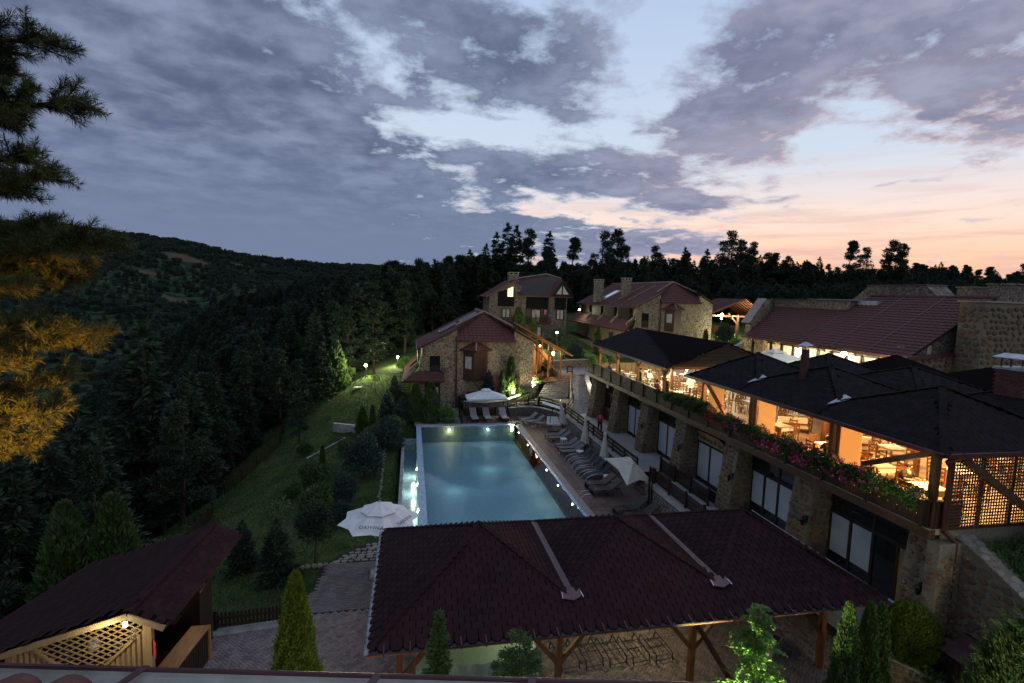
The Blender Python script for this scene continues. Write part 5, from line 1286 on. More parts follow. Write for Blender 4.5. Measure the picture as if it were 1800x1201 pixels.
mb = MB(); mb.box((-10.9, 16.4, 1.1), (.05, 3.6, 2.2)); mb.build('side_wall', 'dark_wood', kk)
mb = MB(); mb.b2(-10.9, -6.5, 14.6, 18.2, .0, .02); mb.build('floor', 'dark_wood', kk)
for k in range(3):
    mb = MB(); mb.b2(-10.6, -7.4, 17.6, 18.1, .9+.5*k, .93+.5*k); mb.build('shelf', 'beam_wood', kk)
sg2 = root('red_sign', 'small red sign with white lettering on the kiosk post', 'sign', (-6.63, 14.5, 2.2))
mb = MB(); mb.box((-6.63, 14.5, 2.25), (.02, .30, .42), Matrix.Rotation(R(35), 3, 'Z')); mb.build('plate', 'cloth_red', sg2)
mb = MB(); mb.box((-6.605, 14.48, 2.28), (.015, .06, .2), Matrix.Rotation(R(35), 3, 'Z')); mb.box((-6.60, 14.48, 2.19), (.015, .14, .05), Matrix.Rotation(R(35), 3, 'Z')); mb.build('marking', 'white_paint', sg2)
rt = root('kiosk_lamp', 'small lit lamp under the kiosk eave', 'lamp', (-6.75, 17.6, 2.5))
mb = MB(); mb.lathe([(.02, -.06), (.05, -.03), (.05, .05), (.02, .07)], (-6.8, 17.4, 2.5), 8); mb.build('bulb', 'lamp_white', rt); mb = MB(); mb.box((-6.8, 17.4, 2.59), (.1, .1, .03)); mb.build('cap', 'black_metal', rt)
rt = root('gable_spotlight', 'small spotlight at the apex of the kiosk gable', 'lamp', (-7.1, 14.35, 3.2))
mb = MB(); mb.lathe([(.02, -.08), (.06, -.05), (.05, .05), (.02, .07)], (-7.2, 14.30, 3.12), 8); mb.build('bulb', 'lamp_dim', rt); mb = MB(); mb.box((-7.2, 14.4, 3.2), (.05, .2, .04)); mb.build('bracket', 'black_metal', rt)
plight('lamp_light', (-7.5, 13.9, 3.0), 40, (1, .93, .55), .05, rt)
for i, (x_, z_, r_) in enumerate(((-8.6, 1.55, .16), (-8.0, 1.5, .13), (-7.6, 1.7, .12), (-9.3, 1.3, .14))):
    mb = MB(); mb.lathe([(.03, 0), (r_*.8, .05), (r_, .2), (r_*.7, .36), (.05, .42)], (x_, 15.5, z_+.1), 10)
    thing1(mb, 'bottle_bag', ['white_paint', 'cloth_blue', 'canvas_cream', 'cloth_blue'][i], ['white bundle behind the kiosk lattice', 'blue bundle behind the kiosk lattice', 'cream bundle behind the right of the kiosk lattice', 'dark blue bundle low behind the kiosk lattice'][i], 'bundle', 'bundles stored behind the kiosk lattice')
mb = MB(); mb.b2(-10.2, -7.3, 15.2, 15.9, .98, 1.02); mb.b2(-10.2, -10.1, 15.2, 15.9, 0, 1); mb.b2(-7.4, -7.3, 15.2, 15.9, 0, 1); thing1(mb, 'bench', 'beam_wood', 'wooden bench standing inside the kiosk behind the lattice', 'bench')

# ------------------------------------------------------------------ own roof edge at the bottom of the frame
og = root('roof_edge_gutter', 'pale half round gutter with red rim along the bottom edge', 'gutter', (0, 2.1, 10.2))
cyw, syw = 1, 0
GA, GB = Vector((-3.1, 2.885, 10.2)), Vector((4.0, 1.535, 10.2)); gd = (GB-GA).normalized(); go = Vector((gd.y, -gd.x, 0)); 
def gsect(w, inner, mat, name, dz=0.):
    V = []; n = 9
    for p in (GA, GB):
        for i in range(n):
            an = math.pi*i/(n-1); V.append(p+go*(w/2-w/2*math.cos(an))+Vector((0, 0, dz-w/2*math.sin(an))))
        for i in range(n-1, -1, -1):
            an = math.pi*i/(n-1); V.append(p+go*(w/2-(w/2-.004)*math.cos(an))+Vector((0, 0, dz+.004-(w/2-.004)*math.sin(an))))
    m_ = 2*n; mb = MB(); mb.add(V, [(i, (i+1) % m_, m_+(i+1) % m_, m_+i) for i in range(m_)]); return mb.build(name, mat, og)
M_basic('gutter_inner', [(.36, .34, .29), (.50, .48, .43)], .6, 7)
gsect(.15, True, 'gutter_inner', 'trough')
mb = MB(); mb.tube(GA+Vector((0, 0, .004)), GB+Vector((0, 0, .004)), .011, n=8); mb.build('rim', 'gutter_red', og)
for sx in (-1.20, -.13, .58, 1.9, 2.5):
    k = (sx-GA.x)/gd.x; p = GA+gd*k; mb = MB(); mb.beam(p+Vector((0, 0, .012)), p+go*.16+gd*-.05+Vector((0, 0, .012)), .035, .006); mb.beam(p-go*.012+Vector((0, 0, .012)), p-go*.012+Vector((0, 0, -.05)), .035, .006, up=go); mb.build('bracket', 'gutter_red', og)
rf0 = root('own_roof_tiles', 'red clay pantile ends at the bottom left corner', 'roof tiles', (-1.9, 2.4, 10.2))
for k in range(4):
    p = GA+gd*(1.02+.225*k)+go*.098+Vector((0, 0, .0)); mb = MB(); ax = go*.4+Vector((0, 0, .14)); V = []
    for q in (p, p+ax):
        for i in range(9):
            an = math.pi*i/8; V.append(q+gd*(.085*math.cos(an))+Vector((0, 0, .06*math.sin(an)-.01)))
        for i in range(8, -1, -1):
            an = math.pi*i/8; V.append(q+gd*(.07*math.cos(an))+Vector((0, 0, .045*math.sin(an)-.01)))
    mb.add(V, [(i, (i+1) % 18, 18+(i+1) % 18, 18+i) for i in range(18)]+[tuple(range(17, -1, -1))]); mb.build('tile', 'roof_tile', rf0)

# ------------------------------------------------------------------ loungers (local: foot at -x, head at +x, 1.95 long)
def bar_path(pts, r=.018, n=6): return MB().path(pts, r, n)
def lounger_flat():
    t_ = root('sun_lounger', '', 'sun lounger', (0, 0, 0), 'loungers with grey mesh')
    mb = MB(); mb.prism([(-.95, -.3, .34), (.25, -.3, .32), (.25, -.3, .35), (-.95, -.3, .37)], (0, .6, 0)); mb.build('seat', 'grey_mesh', t_)
    mb = MB(); mb.prism([(.25, -.3, .33), (.88, -.3, .78), (.86, -.3, .81), (.23, -.3, .36)], (0, .6, 0)); mb.build('backrest', 'grey_mesh', t_)
    for s_ in (-.32, .32):
        mb = MB(); mb.path([(-.97, s_, .36), (.3, s_, .34), (.9, s_, .80)], .02, 6); mb.build('side_rail', 'black_metal', t_)
        for x_ in (-.75, .55): mb = MB(); mb.tube((x_, s_, .34), (x_-.08, s_, 0), .02, n=6); mb.build('leg', 'black_metal', t_)
    mb = MB(); mb.path([(.6, -.3, .55), (.62, -.3, .3), (.62, .3, .3), (.6, .3, .55)], .014, 5); mb.build('prop', 'black_metal', t_)
    return t_
def lounger_curved():
    t_ = root('sun_lounger', '', 'sun lounger', (0, 0, 0), 'dark loungers with curved bright rails')
    P_ = [(-.95, .10), (-.6, .30), (-.2, .36), (.2, .32), (.4, .36), (.95, .85)]
    mb = MB()
    for a, b_ in zip(P_[:-1], P_[1:]): mb.prism([(a[0], -.28, a[1]), (b_[0], -.28, b_[1]), (b_[0], -.28, b_[1]+.02), (a[0], -.28, a[1]+.02)], (0, .56, 0))
    mb.build('sling', 'dark_mesh', t_)
    for s_ in (-.31, .31):
        mb = MB(); mb.path([(-1.0, s_, 0), (-.85, s_, .18), (-.6, s_, .31), (-.2, s_, .38), (.3, s_, .36), (.55, s_, .30), (.75, s_, 0)], .02, 6); mb.build('side_rail', 'aluminium', t_)
        mb = MB(); mb.path([(.3, s_*.9, .34), (.98, s_*.9, .88)], .016, 6); mb.build('back_rail', 'black_metal', t_)
    return t_
def lounger_wicker():
    t_ = root('sun_lounger', '', 'sun lounger', (0, 0, 0), 'dark wicker loungers')
    P_ = [(-1.0, .06), (-1.0, .26), (-.9, .36), (-.6, .37), (-.2, .33), (.15, .34)]
    mb = MB()
    for a, b_ in zip(P_[:-1], P_[1:]): mb.prism([(a[0], -.33, a[1]), (b_[0], -.33, b_[1]), (b_[0], -.33, b_[1]+.05), (a[0]+.0, -.33, a[1]+.05)], (0, .66, 0))
    mb.build('seat', 'wicker', t_, smooth=False)
    mb = MB(); mb.prism([(.15, -.33, .33), (.85, -.33, .86), (.82, -.33, .91), (.12, -.33, .38)], (0, .66, 0)); mb.build('backrest', 'wicker', t_)
    for s_ in (-.34, .34):
        mb = MB(); mb.path([(-.95, s_, 0), (-.9, s_, .22), (-.7, s_, .31), (-.2, s_, .26), (-.05, s_, 0)], .03, 7); mb.build('front_leg', 'wicker', t_)
        mb = MB(); mb.path([(-.02, s_, .05), (.15, s_, .36), (.38, s_, .50), (.62, s_, .45), (.85, s_, 0)], .03, 7); mb.build('armrest', 'wicker', t_)
    return t_
def lounger_cushion():
    t_ = root('sun_lounger', '', 'sun lounger', (0, 0, 0), 'loungers with pale mauve cushions')
    mb = MB(); mb.box((-.35, 0, .33), (1.2, .62, .09)); mb.build('cushion', 'cushion_pale', t_)
    mb = MB(); mb.prism([(.22, -.31, .30), (.95, -.31, .92), (.90, -.31, .99), (.18, -.31, .38)], (0, .62, 0)); bk_ = mb.build('back_cushion', 'cushion_pale', t_)
    mb = MB(); mb.box((-.1, 0, .25), (1.8, .66, .05)); mb.build('frame', 'black_wood', t_)
    for x_ in (-.85, .65):
        for y_ in (-.28, .28): mb = MB(); mb.box((x_, y_, .12), (.06, .06, .24)); mb.build('leg', 'black_wood', t_)
    mb = MB(); mb.beam((.7, 0, .25), (.8, 0, .82), .05, .4); mb.build('prop', 'black_wood', t_)
    return t_
lf, lc, lw_, lp = lounger_flat(), lounger_curved(), lounger_wicker(), lounger_cushion()
L1 = ['grey mesh lounger furthest along the deck, left of the first white stool', 'grey mesh lounger directly behind the first white stool', 'grey mesh lounger just in front of the first white stool', 'grey mesh lounger between the two stools, second before the nearer one', 'grey mesh lounger beside the second white stool']
for k, y_ in enumerate((40.9, 40.1, 38.2, 37.3, 36.4)): place(lf, (12.1+random.uniform(-.12, .12), y_, 0), R(random.uniform(0, 8)), L1[k])
L2 = ['curved dark lounger furthest from the camera, beside the second stool', 'second curved dark lounger from the far end', 'third curved dark lounger from the far end', 'fourth curved dark lounger, second from the near stool', 'curved dark lounger nearest the third white stool']
for k, y_ in enumerate((35.3, 34.3, 33.35, 32.4, 31.5)): place(lc, (12.15+random.uniform(-.1, .1), y_, 0), R(random.uniform(-2, 6)), L2[k])
L3 = ['dark wicker lounger right behind the third white stool', 'dark wicker lounger opposite the near pool ladder', 'dark wicker lounger under the open cream parasol', 'dark wicker lounger half hidden by the pavilion ridge']
for k, (x_, y_) in enumerate(((11.85, 29.75), (11.85, 28.75), (12.15, 25.9), (12.35, 24.95))): place(lw_, (x_, y_, 0), R(3), L3[k])
L4 = ['pale cushioned lounger under the left half of the gazebo, with dark pattern', 'pale cushioned lounger in the middle beneath the white gazebo', 'pale cushioned lounger right of the gazebo by the pool end']
for k, x_ in enumerate((5.9, 7.15, 8.75)): place(lp, (x_, 47.6, 0), R(93), L4[k])
L5 = ['grey mesh lounger far right corner, leftmost of the corner trio', 'grey mesh lounger in the far right corner, middle with towel', 'grey mesh lounger in the far corner beside the garden swing']
for (x_, y_, rz, lb) in ((11.0, 46.6, 20, L5[0]), (11.4, 45.6, 14, L5[1]), (12.1, 44.9, 10, L5[2])): place(lf, (x_, y_, 0), R(rz), lb)
def stool():
    t_ = root('side_table', '', 'side table', (0, 0, 0), 'small white plastic tables')
    mb = MB(); mb.box((0, 0, .45), (.46, .46, .04)); mb.build('top', 'white_paint', t_)
    mb = MB(); mb.box((0, 0, .40), (.42, .42, .06)); mb.build('apron', 'white_paint', t_)
    for a in (-1, 1):
        for b_ in (-1, 1): mb = MB(); mb.prism([(a*.18-.03, b_*.18-.03, .38), (a*.18+.03, b_*.18-.03, .38), (a*.18+.03, b_*.18+.03, .38), (a*.18-.03, b_*.18+.03, .38)], (a*.03, b_*.03, -.38)); mb.build('leg', 'white_paint', t_)
    return t_
so = stool()
place(so, (12.2, 39.2, 0), .1, 'small white plastic table furthest along the loungers'); place(so, (12.5, 35.9, 0), .2, 'small white plastic table between grey and dark loungers'); place(so, (12.6, 30.6, 0), .1, 'small white plastic table nearest, beside the wicker lounger')

# ------------------------------------------------------------------ parasols
def closed_parasol(loc, label, lean=(0, 0)):
    t_ = root('closed_parasol', label, 'parasol', loc, 'closed cream parasols')
    x_, y_, z_ = loc; L = Vector((lean[0], lean[1], 1)).normalized()
    mb = MB(); mb.tube(loc, Vector(loc)+L*2.75, .025, n=8); mb.build('pole', 'aluminium', t_)
    mb = MB(); n = 24; prof = [(.31, .62), (.30, .75), (.23, 1.3), (.15, 1.9), (.10, 2.3), (.09, 2.42), (.02, 2.46)]
    V = []
    for j, (r_, z2) in enumerate(prof):
        for i in range(n):
            a = 2*math.pi*i/n; rr = r_*(1+.24*math.cos(a*8)*(1-j/7)); zz = z2-(.10*math.cos(a*8+.5) if j == 0 else 0)
            V.append(Vector(loc)+L*zz+Vector((rr*math.cos(a), rr*math.sin(a), 0)))
    F = [(j*n+i, j*n+(i+1) % n, (j+1)*n+(i+1) % n, (j+1)*n+i) for j in range(len(prof)-1) for i in range(n)]
    mb.add(V, F); mb.build('canopy', 'canvas_cream', t_, smooth=True)
    mb = MB(); mb.lathe([(.15, 2.38), (.11, 2.52), (.03, 2.58), (.01, 2.66)], Vector(loc), 10)
    for v in mb.V: v.x += L.x*2.5; v.y += L.y*2.5
    mb.build('top_cap', 'canvas_cream', t_)
    mb = MB(); mb.lathe([(.26, 0), (.26, .06), (.05, .1), (.04, .3)], loc, 12); mb.build('base', 'black_metal', t_)
    return t_
closed_parasol((13.35, 37.4, 0), 'closed cream parasol in the middle of the lounger row'); closed_parasol((13.4, 33.4, 0), 'closed cream parasol nearest, beside curved dark loungers'); closed_parasol((13.5, 43.3, .0), 'closed cream parasol leaning furthest down the deck', (-.16, .05))
# open, tilted parasol
def open_parasol(c, tilt, label):
    t_ = root('open_parasol', label, 'parasol', (13.55, 26.9, 0))
    c = Vector(c); n = Vector(tilt).normalized(); u = n.orthogonal().normalized() if abs(n.z) > .99 else n.cross(Vector((0, 0, 1))).normalized(); v = n.cross(u)
    mb = MB(); K = 4; rad = 1.55; rim = []
    for i in range(K):
        a = 2*math.pi*i/K+.55; rim.append(c+(u*math.cos(a)+v*math.sin(a))*rad-n*.62)
    for i in range(K):
        a, b_ = rim[i], rim[(i+1) % K]; m0 = (a+b_)/2+(c-(a+b_)/2)*.16+n*.04
        q = [c.lerp(a, .5)+n*.06, c.lerp(m0, .5)-n*.03, c.lerp(b_, .5)+n*.06]
        mb.add([c, q[0], q[1], q[2], a, m0, b_], [(0, 1, 2), (0, 2, 3), (1, 4, 5, 2), (2, 5, 6, 3)])
    cn = mb.build('canopy', 'canvas_cream', t_)
    sol = cn.modifiers.new('thick', 'SOLIDIFY'); sol.thickness = .012
    mb = MB(); mb.add([c+n*.10, *[c.lerp(r_, .16)+n*.03 for r_ in rim]], [(0, 1, 2), (0, 2, 3), (0, 3, 4), (0, 4, 1)]); mb.build('vent', 'canvas_cream', t_)
    mb = MB(); mb.path([(13.6, 26.9, 0), (13.55, 26.9, 1.6), tuple(c-n*.5), tuple(c)], .022, 8); mb.build('pole', 'aluminium', t_)
    for r_ in rim: mb = MB(); mb.tube(c-n*.03, r_-n*.02, .010, n=5); mb.build('rib', 'aluminium', t_)
    mb = MB(); mb.lathe([(.28, 0), (.28, .07), (.05, .12), (.04, .4)], (13.6, 26.9, 0), 12); mb.build('base', 'black_metal', t_)
open_parasol((12.75, 27.3, 2.45), (.30, -.42, 1), 'open cream parasol tilted over the deck, the only open one there')
# big white parasol with printed lettering, left foreground
bp_ = root('large_parasol', 'large white double-topped parasol with DAIVINA lettering at left of pavilion', 'parasol', (-1.2, 21.4, 0))
c = Vector((-1.2, 21.4, 0)); n_ = 8; rad = 1.68; zr, zt = 2.42, 2.92
def canopy(c, r0, r1, z0, z1, name, scal=.10, hang=.0):
    mb = MB(); rim = [Vector((c.x+r0*math.cos(2*math.pi*i/n_+.2), c.y+r0*math.sin(2*math.pi*i/n_+.2), z0)) for i in range(n_)]
    top = [Vector((c.x+r1*math.cos(2*math.pi*i/n_+.2), c.y+r1*math.sin(2*math.pi*i/n_+.2), z1)) for i in range(n_)]
    for i in range(n_):
        a, b_, ta, tb = rim[i], rim[(i+1) % n_], top[i], top[(i+1) % n_]; mid_ = (a+b_)/2; mid_ += (Vector((c.x, c.y, mid_.z))-mid_)*scal; tm = (ta+tb)/2
        k = len(mb.V); R_ = 5
        for j in range(R_+1):
            f = j/R_; sag = -.05*math.sin(math.pi*f)*r0
            mb.V += [a.lerp(ta, f)+Vector((0, 0, 0)), mid_.lerp(tm, f)+Vector((0, 0, sag*.7)), b_.lerp(tb, f)]
        for j in range(R_):
            mb.F += [(k+3*j, k+3*j+1, k+3*j+4, k+3*j+3), (k+3*j+1, k+3*j+2, k+3*j+5, k+3*j+4)]
    o = mb.build(name, 'canvas_white', bp_); s_ = o.modifiers.new('thick', 'SOLIDIFY'); s_.thickness = .008; return o
canopy(c, rad, .55, zr, zt, 'canopy'); canopy(c, .80, .03, zt-.04, zt+.26, 'top_canopy', .06)
mb = MB(); mb.tube((c.x, c.y, 0), (c.x, c.y, zt+.32), .028, n=8); mb.build('pole', 'aluminium', bp_)
for i in range(n_):
    a = 2*math.pi*i/n_+.2; mb = MB(); mb.tube((c.x, c.y, zt-.02), (c.x+(rad-.03)*math.cos(a), c.y+(rad-.03)*math.sin(a), zr-.02), .01, n=5); mb.build('rib', 'aluminium', bp_)
mb = MB(); mb.box((c.x, c.y, .05), (.7, .7, .1)); mb.build('base', 'concrete', bp_)
for ang in (-1.77, -.68+.1):
    ux = Vector((-math.sin(ang), math.cos(ang), 0)); out = Vector((math.cos(ang), math.sin(ang), 0)); slope = Vector((out.x*(rad-.55), out.y*(rad-.55), zr-zt)).normalized(); nrm = slope.cross(ux).normalized()
    if nrm.z < 0: nrm = -nrm
    mrot = Matrix((ux, nrm.cross(ux), nrm)).transposed()
    p = Vector((c.x, c.y, 0))+out*(rad*.74)+Vector((0, 0, zr+(zt-zr)*(rad-rad*.74)/(rad-.55)+.035))
    text('DAIVINA', p, mrot.to_euler(), .22, 'black_wood', bp_, .002, spacing=1.15)
# gazebo over the pale loungers
gz_ = root('garden_gazebo', 'white canvas gazebo with small raised top at the far pool end', 'gazebo', (7.1, 47.9, 0))
GX0, GX1, GY0, GY1 = 5.15, 9.0, 46.75, 49.0; gt = Vector((7.05, 47.9, 2.78))
def pyr(x0_, x1_, y0_, y1_, z0, z1, f, nm):
    mb = MB(); A = [Vector((x0_, y0_, z0)), Vector((x1_, y0_, z0)), Vector((x1_, y1_, z0)), Vector((x0_, y1_, z0))]; cc_ = Vector((gt.x, gt.y, z1)); T = [Vector((cc_.x+(a.x-cc_.x)*f, cc_.y+(a.y-cc_.y)*f, z1)) for a in A]
    mb.add(A+T+[a-Vector((0, 0, .12)) for a in A], [(i, (i+1) % 4, 4+(i+1) % 4, 4+i) for i in range(4)]+[(4, 5, 6, 7)]+[(8+i, 8+(i+1) % 4, (i+1) % 4, i) for i in range(4)]); mb.build(nm, 'canvas_white', gz_)
pyr(GX0, GX1, GY0, GY1, 2.12, 2.72, .2, 'canopy'); pyr(6.6, 7.5, 47.6, 48.2, 2.80, 2.92, .5, 'top_canopy')
for x_ in (GX0+.06, GX1-.06):
    for y_ in (GY0+.06, GY1-.06): mb = MB(); mb.beam((x_, y_, 0), (x_, y_, 2.1), .06); mb.build('post', 'black_metal', gz_)
mb = MB(); mb.path([(GX0, GY0, 2.1), (GX1, GY0, 2.1), (GX1, GY1, 2.1), (GX0, GY1, 2.1), (GX0, GY0, 2.1)], .02); mb.build('rail', 'black_metal', gz_)
# garden swing seat with canopy
sw_ = root('garden_swing', 'white cushioned garden swing seat with slanted fabric roof in the deck corner', 'swing seat', (12.6, 43.6, 0))
mb = MB(); mb.prism([(11.6, 44.2, 2.25), (13.4, 43.4, 1.75), (13.7, 44.2, 1.75), (11.9, 45.0, 2.25)], (0, 0, .05)); mb.build('roof', 'canvas_white', sw_)
mb = MB(); mb.prism([(11.9, 43.2, .55), (13.0, 42.9, .55), (13.1, 43.5, .5), (12.0, 43.8, .5)], (0, 0, .14)); mb.build('seat', 'canvas_white', sw_)
mb = MB(); mb.prism([(12.0, 43.8, .5), (13.1, 43.5, .5), (13.2, 43.7, 1.1), (12.1, 44.0, 1.1)], (0, .12, 0)); mb.build('backrest', 'canvas_white', sw_)
for (a, b_) in (((12.6, 44.4, 0), (12.6, 44.2, 2.0)), ((11.9, 42.9, 0), (12.6, 44.2, 2.0)), ((13.3, 42.9, 0), (12.8, 44.2, 1.9)), ((11.9, 42.9, .03), (13.3, 42.9, .03))):
    mb = MB(); mb.tube(a, b_, .03, n=6); mb.build('frame_tube', 'black_metal', sw_)

# ------------------------------------------------------------------ dining tables and chairs, people
def dtable():
    t_ = root('dining_table', '', 'table', (0, 0, 0), 'laid tables on the dining deck')
    mb = MB(); mb.box((0, 0, .74), (.95, .95, .03)); mb.build('top', 'pale_wood', t_)
    mb = MB(); mb.box((0, 0, .762), (.8, .8, .006)); mb.prism([(-.4, -.45, .76), (.4, -.45, .76), (.4, -.47, .55), (-.4, -.47, .55)], (0, -.008, 0)); mb.build('cloth', 'cloth_white', t_)
    for a in (-1, 1):
        for b_ in (-1, 1): mb = MB(); mb.box((a*.4, b_*.4, .36), (.06, .06, .72)); mb.build('leg', 'post_wood', t_)
    for a, b_ in ((-.22, .2), (.22, -.2), (.2, .25), (-.2, -.25)): mb = MB(); mb.lathe([(.11, .766), (.12, .778), (.08, .775), (.01, .770)], (a, b_, 0), 10); mb.build('plate', 'white_paint', t_)
    for a, b_ in ((-.05, .1), (.1, .02), (-.1, -.12)): mb = MB(); mb.lathe([(.03, .766), (.008, .78), (.008, .84), (.035, .88), (.03, .95)], (a, b_, 0), 7); mb.build('glass', 'white_paint', t_)
    return t_
def dchair():
    t_ = root('dining_chair', '', 'chair', (0, 0, 0), 'chairs on the dining deck')
    mb = MB(); mb.box((0, 0, .45), (.44, .44, .04)); mb.build('seat', 'pale_wood', t_)
    for a in (-.19, .19):
        mb = MB(); mb.beam((a, -.19, 0), (a, -.19, .44), .04); mb.build('leg', 'post_wood', t_)
        mb = MB(); mb.beam((a, .2, 0), (a, .26, 1.0), .04); mb.build('leg', 'post_wood', t_)
    for z_ in (.62, .76, .92): mb = MB(); mb.box((0, .22+.04*(z_-.6), z_), (.38, .02, .08)); mb.build('back_slat', 'post_wood', t_)
    return t_
dt_, dc_ = dtable(), dchair()
TB = [(17.35, 41.2), (17.5, 38.9), (17.4, 36.4), (17.3, 33.2), (17.7, 31.2), (19.8, 40.2), (20.0, 37.4), (20.1, 34.4), (20.0, 31.4), (22.2, 38.5), (22.4, 35.5), (22.3, 32.2), (18.2, 28.0), (20.8, 28.2), (23.4, 28.4),
      (17.7, 14.3), (18.1, 16.6), (18.2, 19.2), (20.6, 15.6), (20.9, 18.6), (21.3, 21.6), (24, 16.5), (24.2, 20.2), (24.5, 24.0), (18.4, 22.6), (21, 24.6)]
nearby = ['far railing end', 'second far post', 'third far post', 'fourth far post', 'near gable post']
def dlab(i):
    x_, y_ = TB[i]
    row = 'along the railing' if x_ < 18.6 else 'in the middle row' if x_ < 21.5 else 'in the back row'
    part = 'under the gabled roof' if y_ > 29 else 'between the two deck roofs' if y_ > 27 else 'under the peaked roof'
    same = sorted([j for j in range(len(TB)) if (TB[j][0] < 18.6) == (x_ < 18.6) and (TB[j][0] < 21.5) == (x_ < 21.5) and ((TB[j][1] > 29), (TB[j][1] > 27)) == ((y_ > 29), (y_ > 27))], key=lambda j: TB[j][1])
    o_ = ['nearest', 'second nearest', 'third nearest', 'fourth nearest', 'fifth nearest', 'sixth nearest'][same.index(i)]
    return o_, row, part
for i, (x_, y_) in enumerate(TB):
    rz = random.uniform(-.2, .2); o_, row, part = dlab(i); place(dt_, (x_, y_, 5.04), rz, f'laid table {part}, {o_} one {row}')
    for k, sd in enumerate(('left', 'far', 'right', 'near')):
        a = rz+k*math.pi/2+math.pi/2
        place(dc_, (x_+.72*math.cos(a+math.pi/2*0), y_+.72*math.sin(a), 5.04), a-math.pi/2+random.uniform(-.2, .2), f'chair {["behind", "left of", "in front of", "right of"][k]} the {o_} table {row} {part}')
# cushioned wicker sofas under the peaked roof
def sofa(loc, rz, label):
    t_ = root('sofa', label, 'sofa', (0, 0, 0), 'low wooden sofas with cream cushions')
    mb = MB(); mb.box((0, 0, .22), (1.7, .75, .06)); mb.box((0, .36, .5), (1.7, .05, .1)); mb.build('frame', 'post_wood', t_)
    for a in (-.8, .8): mb = MB(); mb.box((a, 0, .28), (.06, .75, .56)); mb.build('armrest', 'post_wood', t_)
    mb = MB(); mb.box((0, 0, .33), (1.55, .7, .14)); mb.build('seat_cushion', 'canvas_cream', t_)
    for a in (-.38, .38):
        mb = MB(); mb.box((a, .25, .62), (.72, .17, .48), Matrix.Rotation(.2, 3, 'X')); o = mb.build('back_cushion', 'canvas_cream', t_); bv = o.modifiers.new('soft', 'BEVEL'); bv.width = .07; bv.segments = 3
    t_.location = loc; t_.rotation_euler = (0, 0, rz)
sofa((18.0, 18.0, 5.04), R(-10), 'low sofa with two cream cushions in the middle lit bay'); sofa((20.4, 20.3, 5.04), R(160), 'low wooden sofa behind the cushioned one'); sofa((20.2, 24.0, 5.04), R(160), 'low wooden sofa in the far lit bay')
mb = MB(); mb.b2(22.0, 22.9, 19.6, 20.5, 5.04, 6.0); thing1(mb, 'stone_pedestal', 'house_stone', 'square stone pedestal behind the sofas on the deck', 'pedestal')

